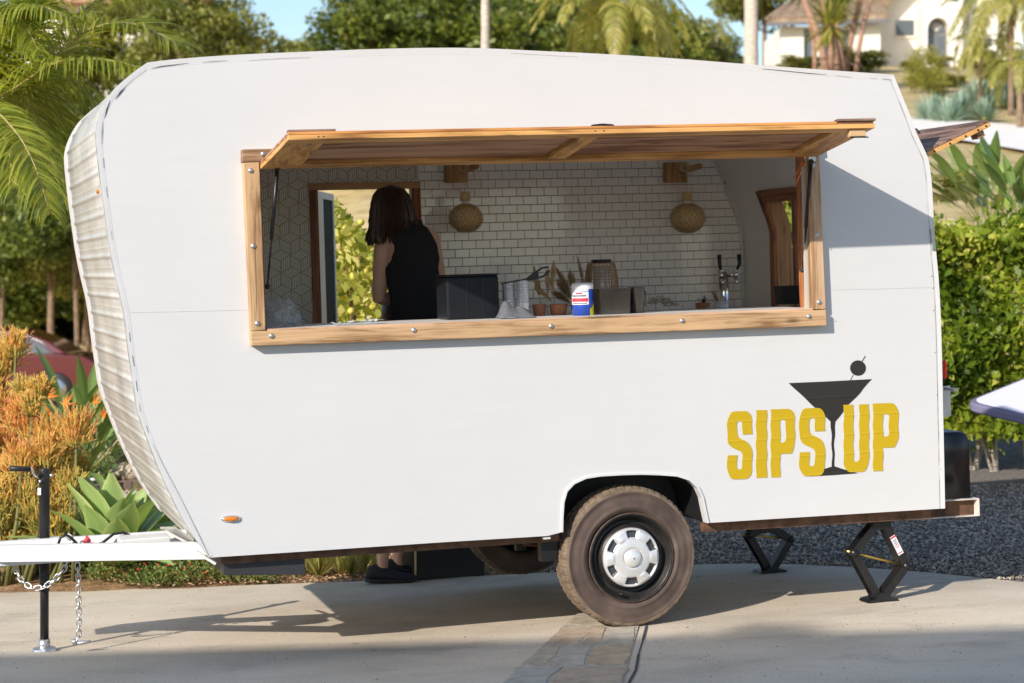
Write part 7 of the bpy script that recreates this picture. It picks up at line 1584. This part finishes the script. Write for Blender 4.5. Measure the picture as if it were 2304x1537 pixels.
for pts_ in ([(-.75, 1.0), (-.30, 1.33), (.25, 1.38), (.25, 1.0)], [(.31, 1.0), (.31, 1.38), (.72, 1.36), (1.1, 1.2), (1.32, 1.02)]):
    wn_ = MB().plate([(x, z) for x, z in pts_], [], lambda x, z, d: (x, -.80 + .30 * (z - .95) + d, kz + z), -.006, .012).build('window', M['winglass'], car)
b = MB(); b.tube([(x, -.815 + .30 * (z - .95), kz + z) for x, z in ((-.8, .99), (-.32, 1.36), (.25, 1.415), (.75, 1.39), (1.15, 1.22), (1.38, 1.0), (-.8, .99))], .018, 6); b.build('window_trim', M['chrome'], car)
for x in (-1.4, 1.45):
    wl = bpy.data.objects.new('wheel', None); link(wl, car); MB().lathe([(.0, -.93), (.30, -.93), (.33, -.90), (.33, -.72), (0, -.72)], 28, (x, 0, kz + .33), 'y').build('tyre', M['blackp'], wl); MB().lathe([(0, -.945), (.20, -.94), (.21, -.93)], 20, (x, 0, kz + .33), 'y').build('rim', M['steel'], wl)
MB().ball((-.75, -1.0, kz + 1.02), (.08, .08, .07), 10, 6).build('mirror', M['carpaint'], car)
C_, B_, D_, E_ = P(2171, 924, 14.9), P(2420, 822, 15.75), P(2560, 900, 15.2), P(2440, 990, 14.2)
tb_ = thing('table', 'white covered table top with a lavender grey edge at the right edge by the hedge', 'table', (E_.x, E_.y, terrain(E_.x, E_.y))); TO = Vector(tb_.location)
def rtip(pts, r=.10):
    out = []; n = len(pts)
    for i, p in enumerate(pts):
        a, c = pts[i-1], pts[(i+1) % n]; s_, e_ = p + (a - p).normalized() * r, p + (c - p).normalized() * r
        for t in (0, .25, .5, .75, 1): out.append(s_ * (1-t)**2 + p * 2*t*(1-t) + e_ * t*t)
    return out
ring = rtip([C_, E_, D_, B_]); cen = sum(ring, Vector()) / len(ring); b = MB(); b.loft([[cen + (p - cen) * k + Vector((0, 0, dz)) - TO for p in ring] for k, dz in ((.985, .0), (1, .012), (1, .055), (.985, .068))], smooth=False)
for i, f in enumerate(b.f): pass
b.build('edge', M['lav'], tb_); b = MB(); b.loft([[cen + (p - cen) * k + Vector((0, 0, dz)) - TO for p in ring] for k, dz in ((.93, .0685), (.93, .074))], smooth=False); b.build('top', M['tablecloth'], tb_)
for p in (E_, D_): MB().tube([p + (cen - p) * .25 - TO, Vector((p.x, p.y, terrain(p.x, p.y))) - TO], .014, 8).build('leg', M['steel'], tb_)

# fallen leaves on the slab
LFm = MB(); LFm.add([(-.02, 0, .001), (0, -.006, .004), (.022, 0, .002), (0, .006, .003)], [(0, 1, 2, 3)]); lfm = LFm.mesh('fallen_leaf', simple('dry_leaf', (.28, .12, .06), .8)); g = random.Random(77)
for k, (x, y, tx) in enumerate(((800, 1450, 'small brown fallen leaf left on the slab, farther back of the two near the middle'), (840, 1465, 'small brown fallen leaf on the slab, nearer of the two near the middle'), (1805, 1433, 'tiny dry leaf on the slab right of the flagstones'), (2012, 1444, 'tiny dry leaf on the slab below the near scissor jack'), (2238, 1345, 'tiny dry leaf on the slab at the right'), (1620, 1505, 'tiny dry leaf on the slab right beside the dark stain'))):
    o = link(bpy.data.objects.new('fallen_leaf', lfm)); p = G(x, y); o.location = (p.x, p.y, p.z + .003); o.rotation_euler = (0, 0, g.uniform(-.6, .6)); s = 1 if k < 2 else .45; o.scale = (s, s, s); tag(o, tx, 'leaf')

# unseen house and trees added behind the camera to throw the foreground shade
b = MB(); b.box((-15, -10, -.5), (-5, -3.8, 7.40)); 
nb = thing('shade_caster_house', 'unseen two storey stucco house added behind the viewpoint to shade the driveway', 'house', (0, 0, 0)); b.build('wall', M['stucco'], nb)
MB().loft([[(-15.5, y + .20, z), (-4.4, y - .24, z)] + [(-4.4, y - .24, z + .15), (-15.5, y + .20, z + .15)] for y, z in ((-10.4, 7.40), (-3.2, 7.40))], smooth=False).build('roof', M['roof'], nb)

for k, (x, y, r_) in enumerate(((-13.4, -4.6, 1.8), (-10.6, -4.3, 1.2), (-8.6, -4.5, 1.1), (-6.2, -4.6, 1.5), (-4.9, -4.6, 1.1))):  # unseen crowns added along the roof to make the shade edge wavy
    t = thing('tree', 'unseen tree added on the roof line behind the viewpoint to ripple the shade edge', 'tree', (x, y, 0), 0, 'trees added behind the viewpoint for the shade edge'); MB().tube([(0, 0, -.2), (0, 0, 6.6)], .15, 8).build('trunk', M['bark'], t); o = mobj('crown', CRN[k % 4], t); o.location = (0, 0, 7.05 + .08 * (k % 3)); o.scale = (r_, r_ * .8, 1.05)
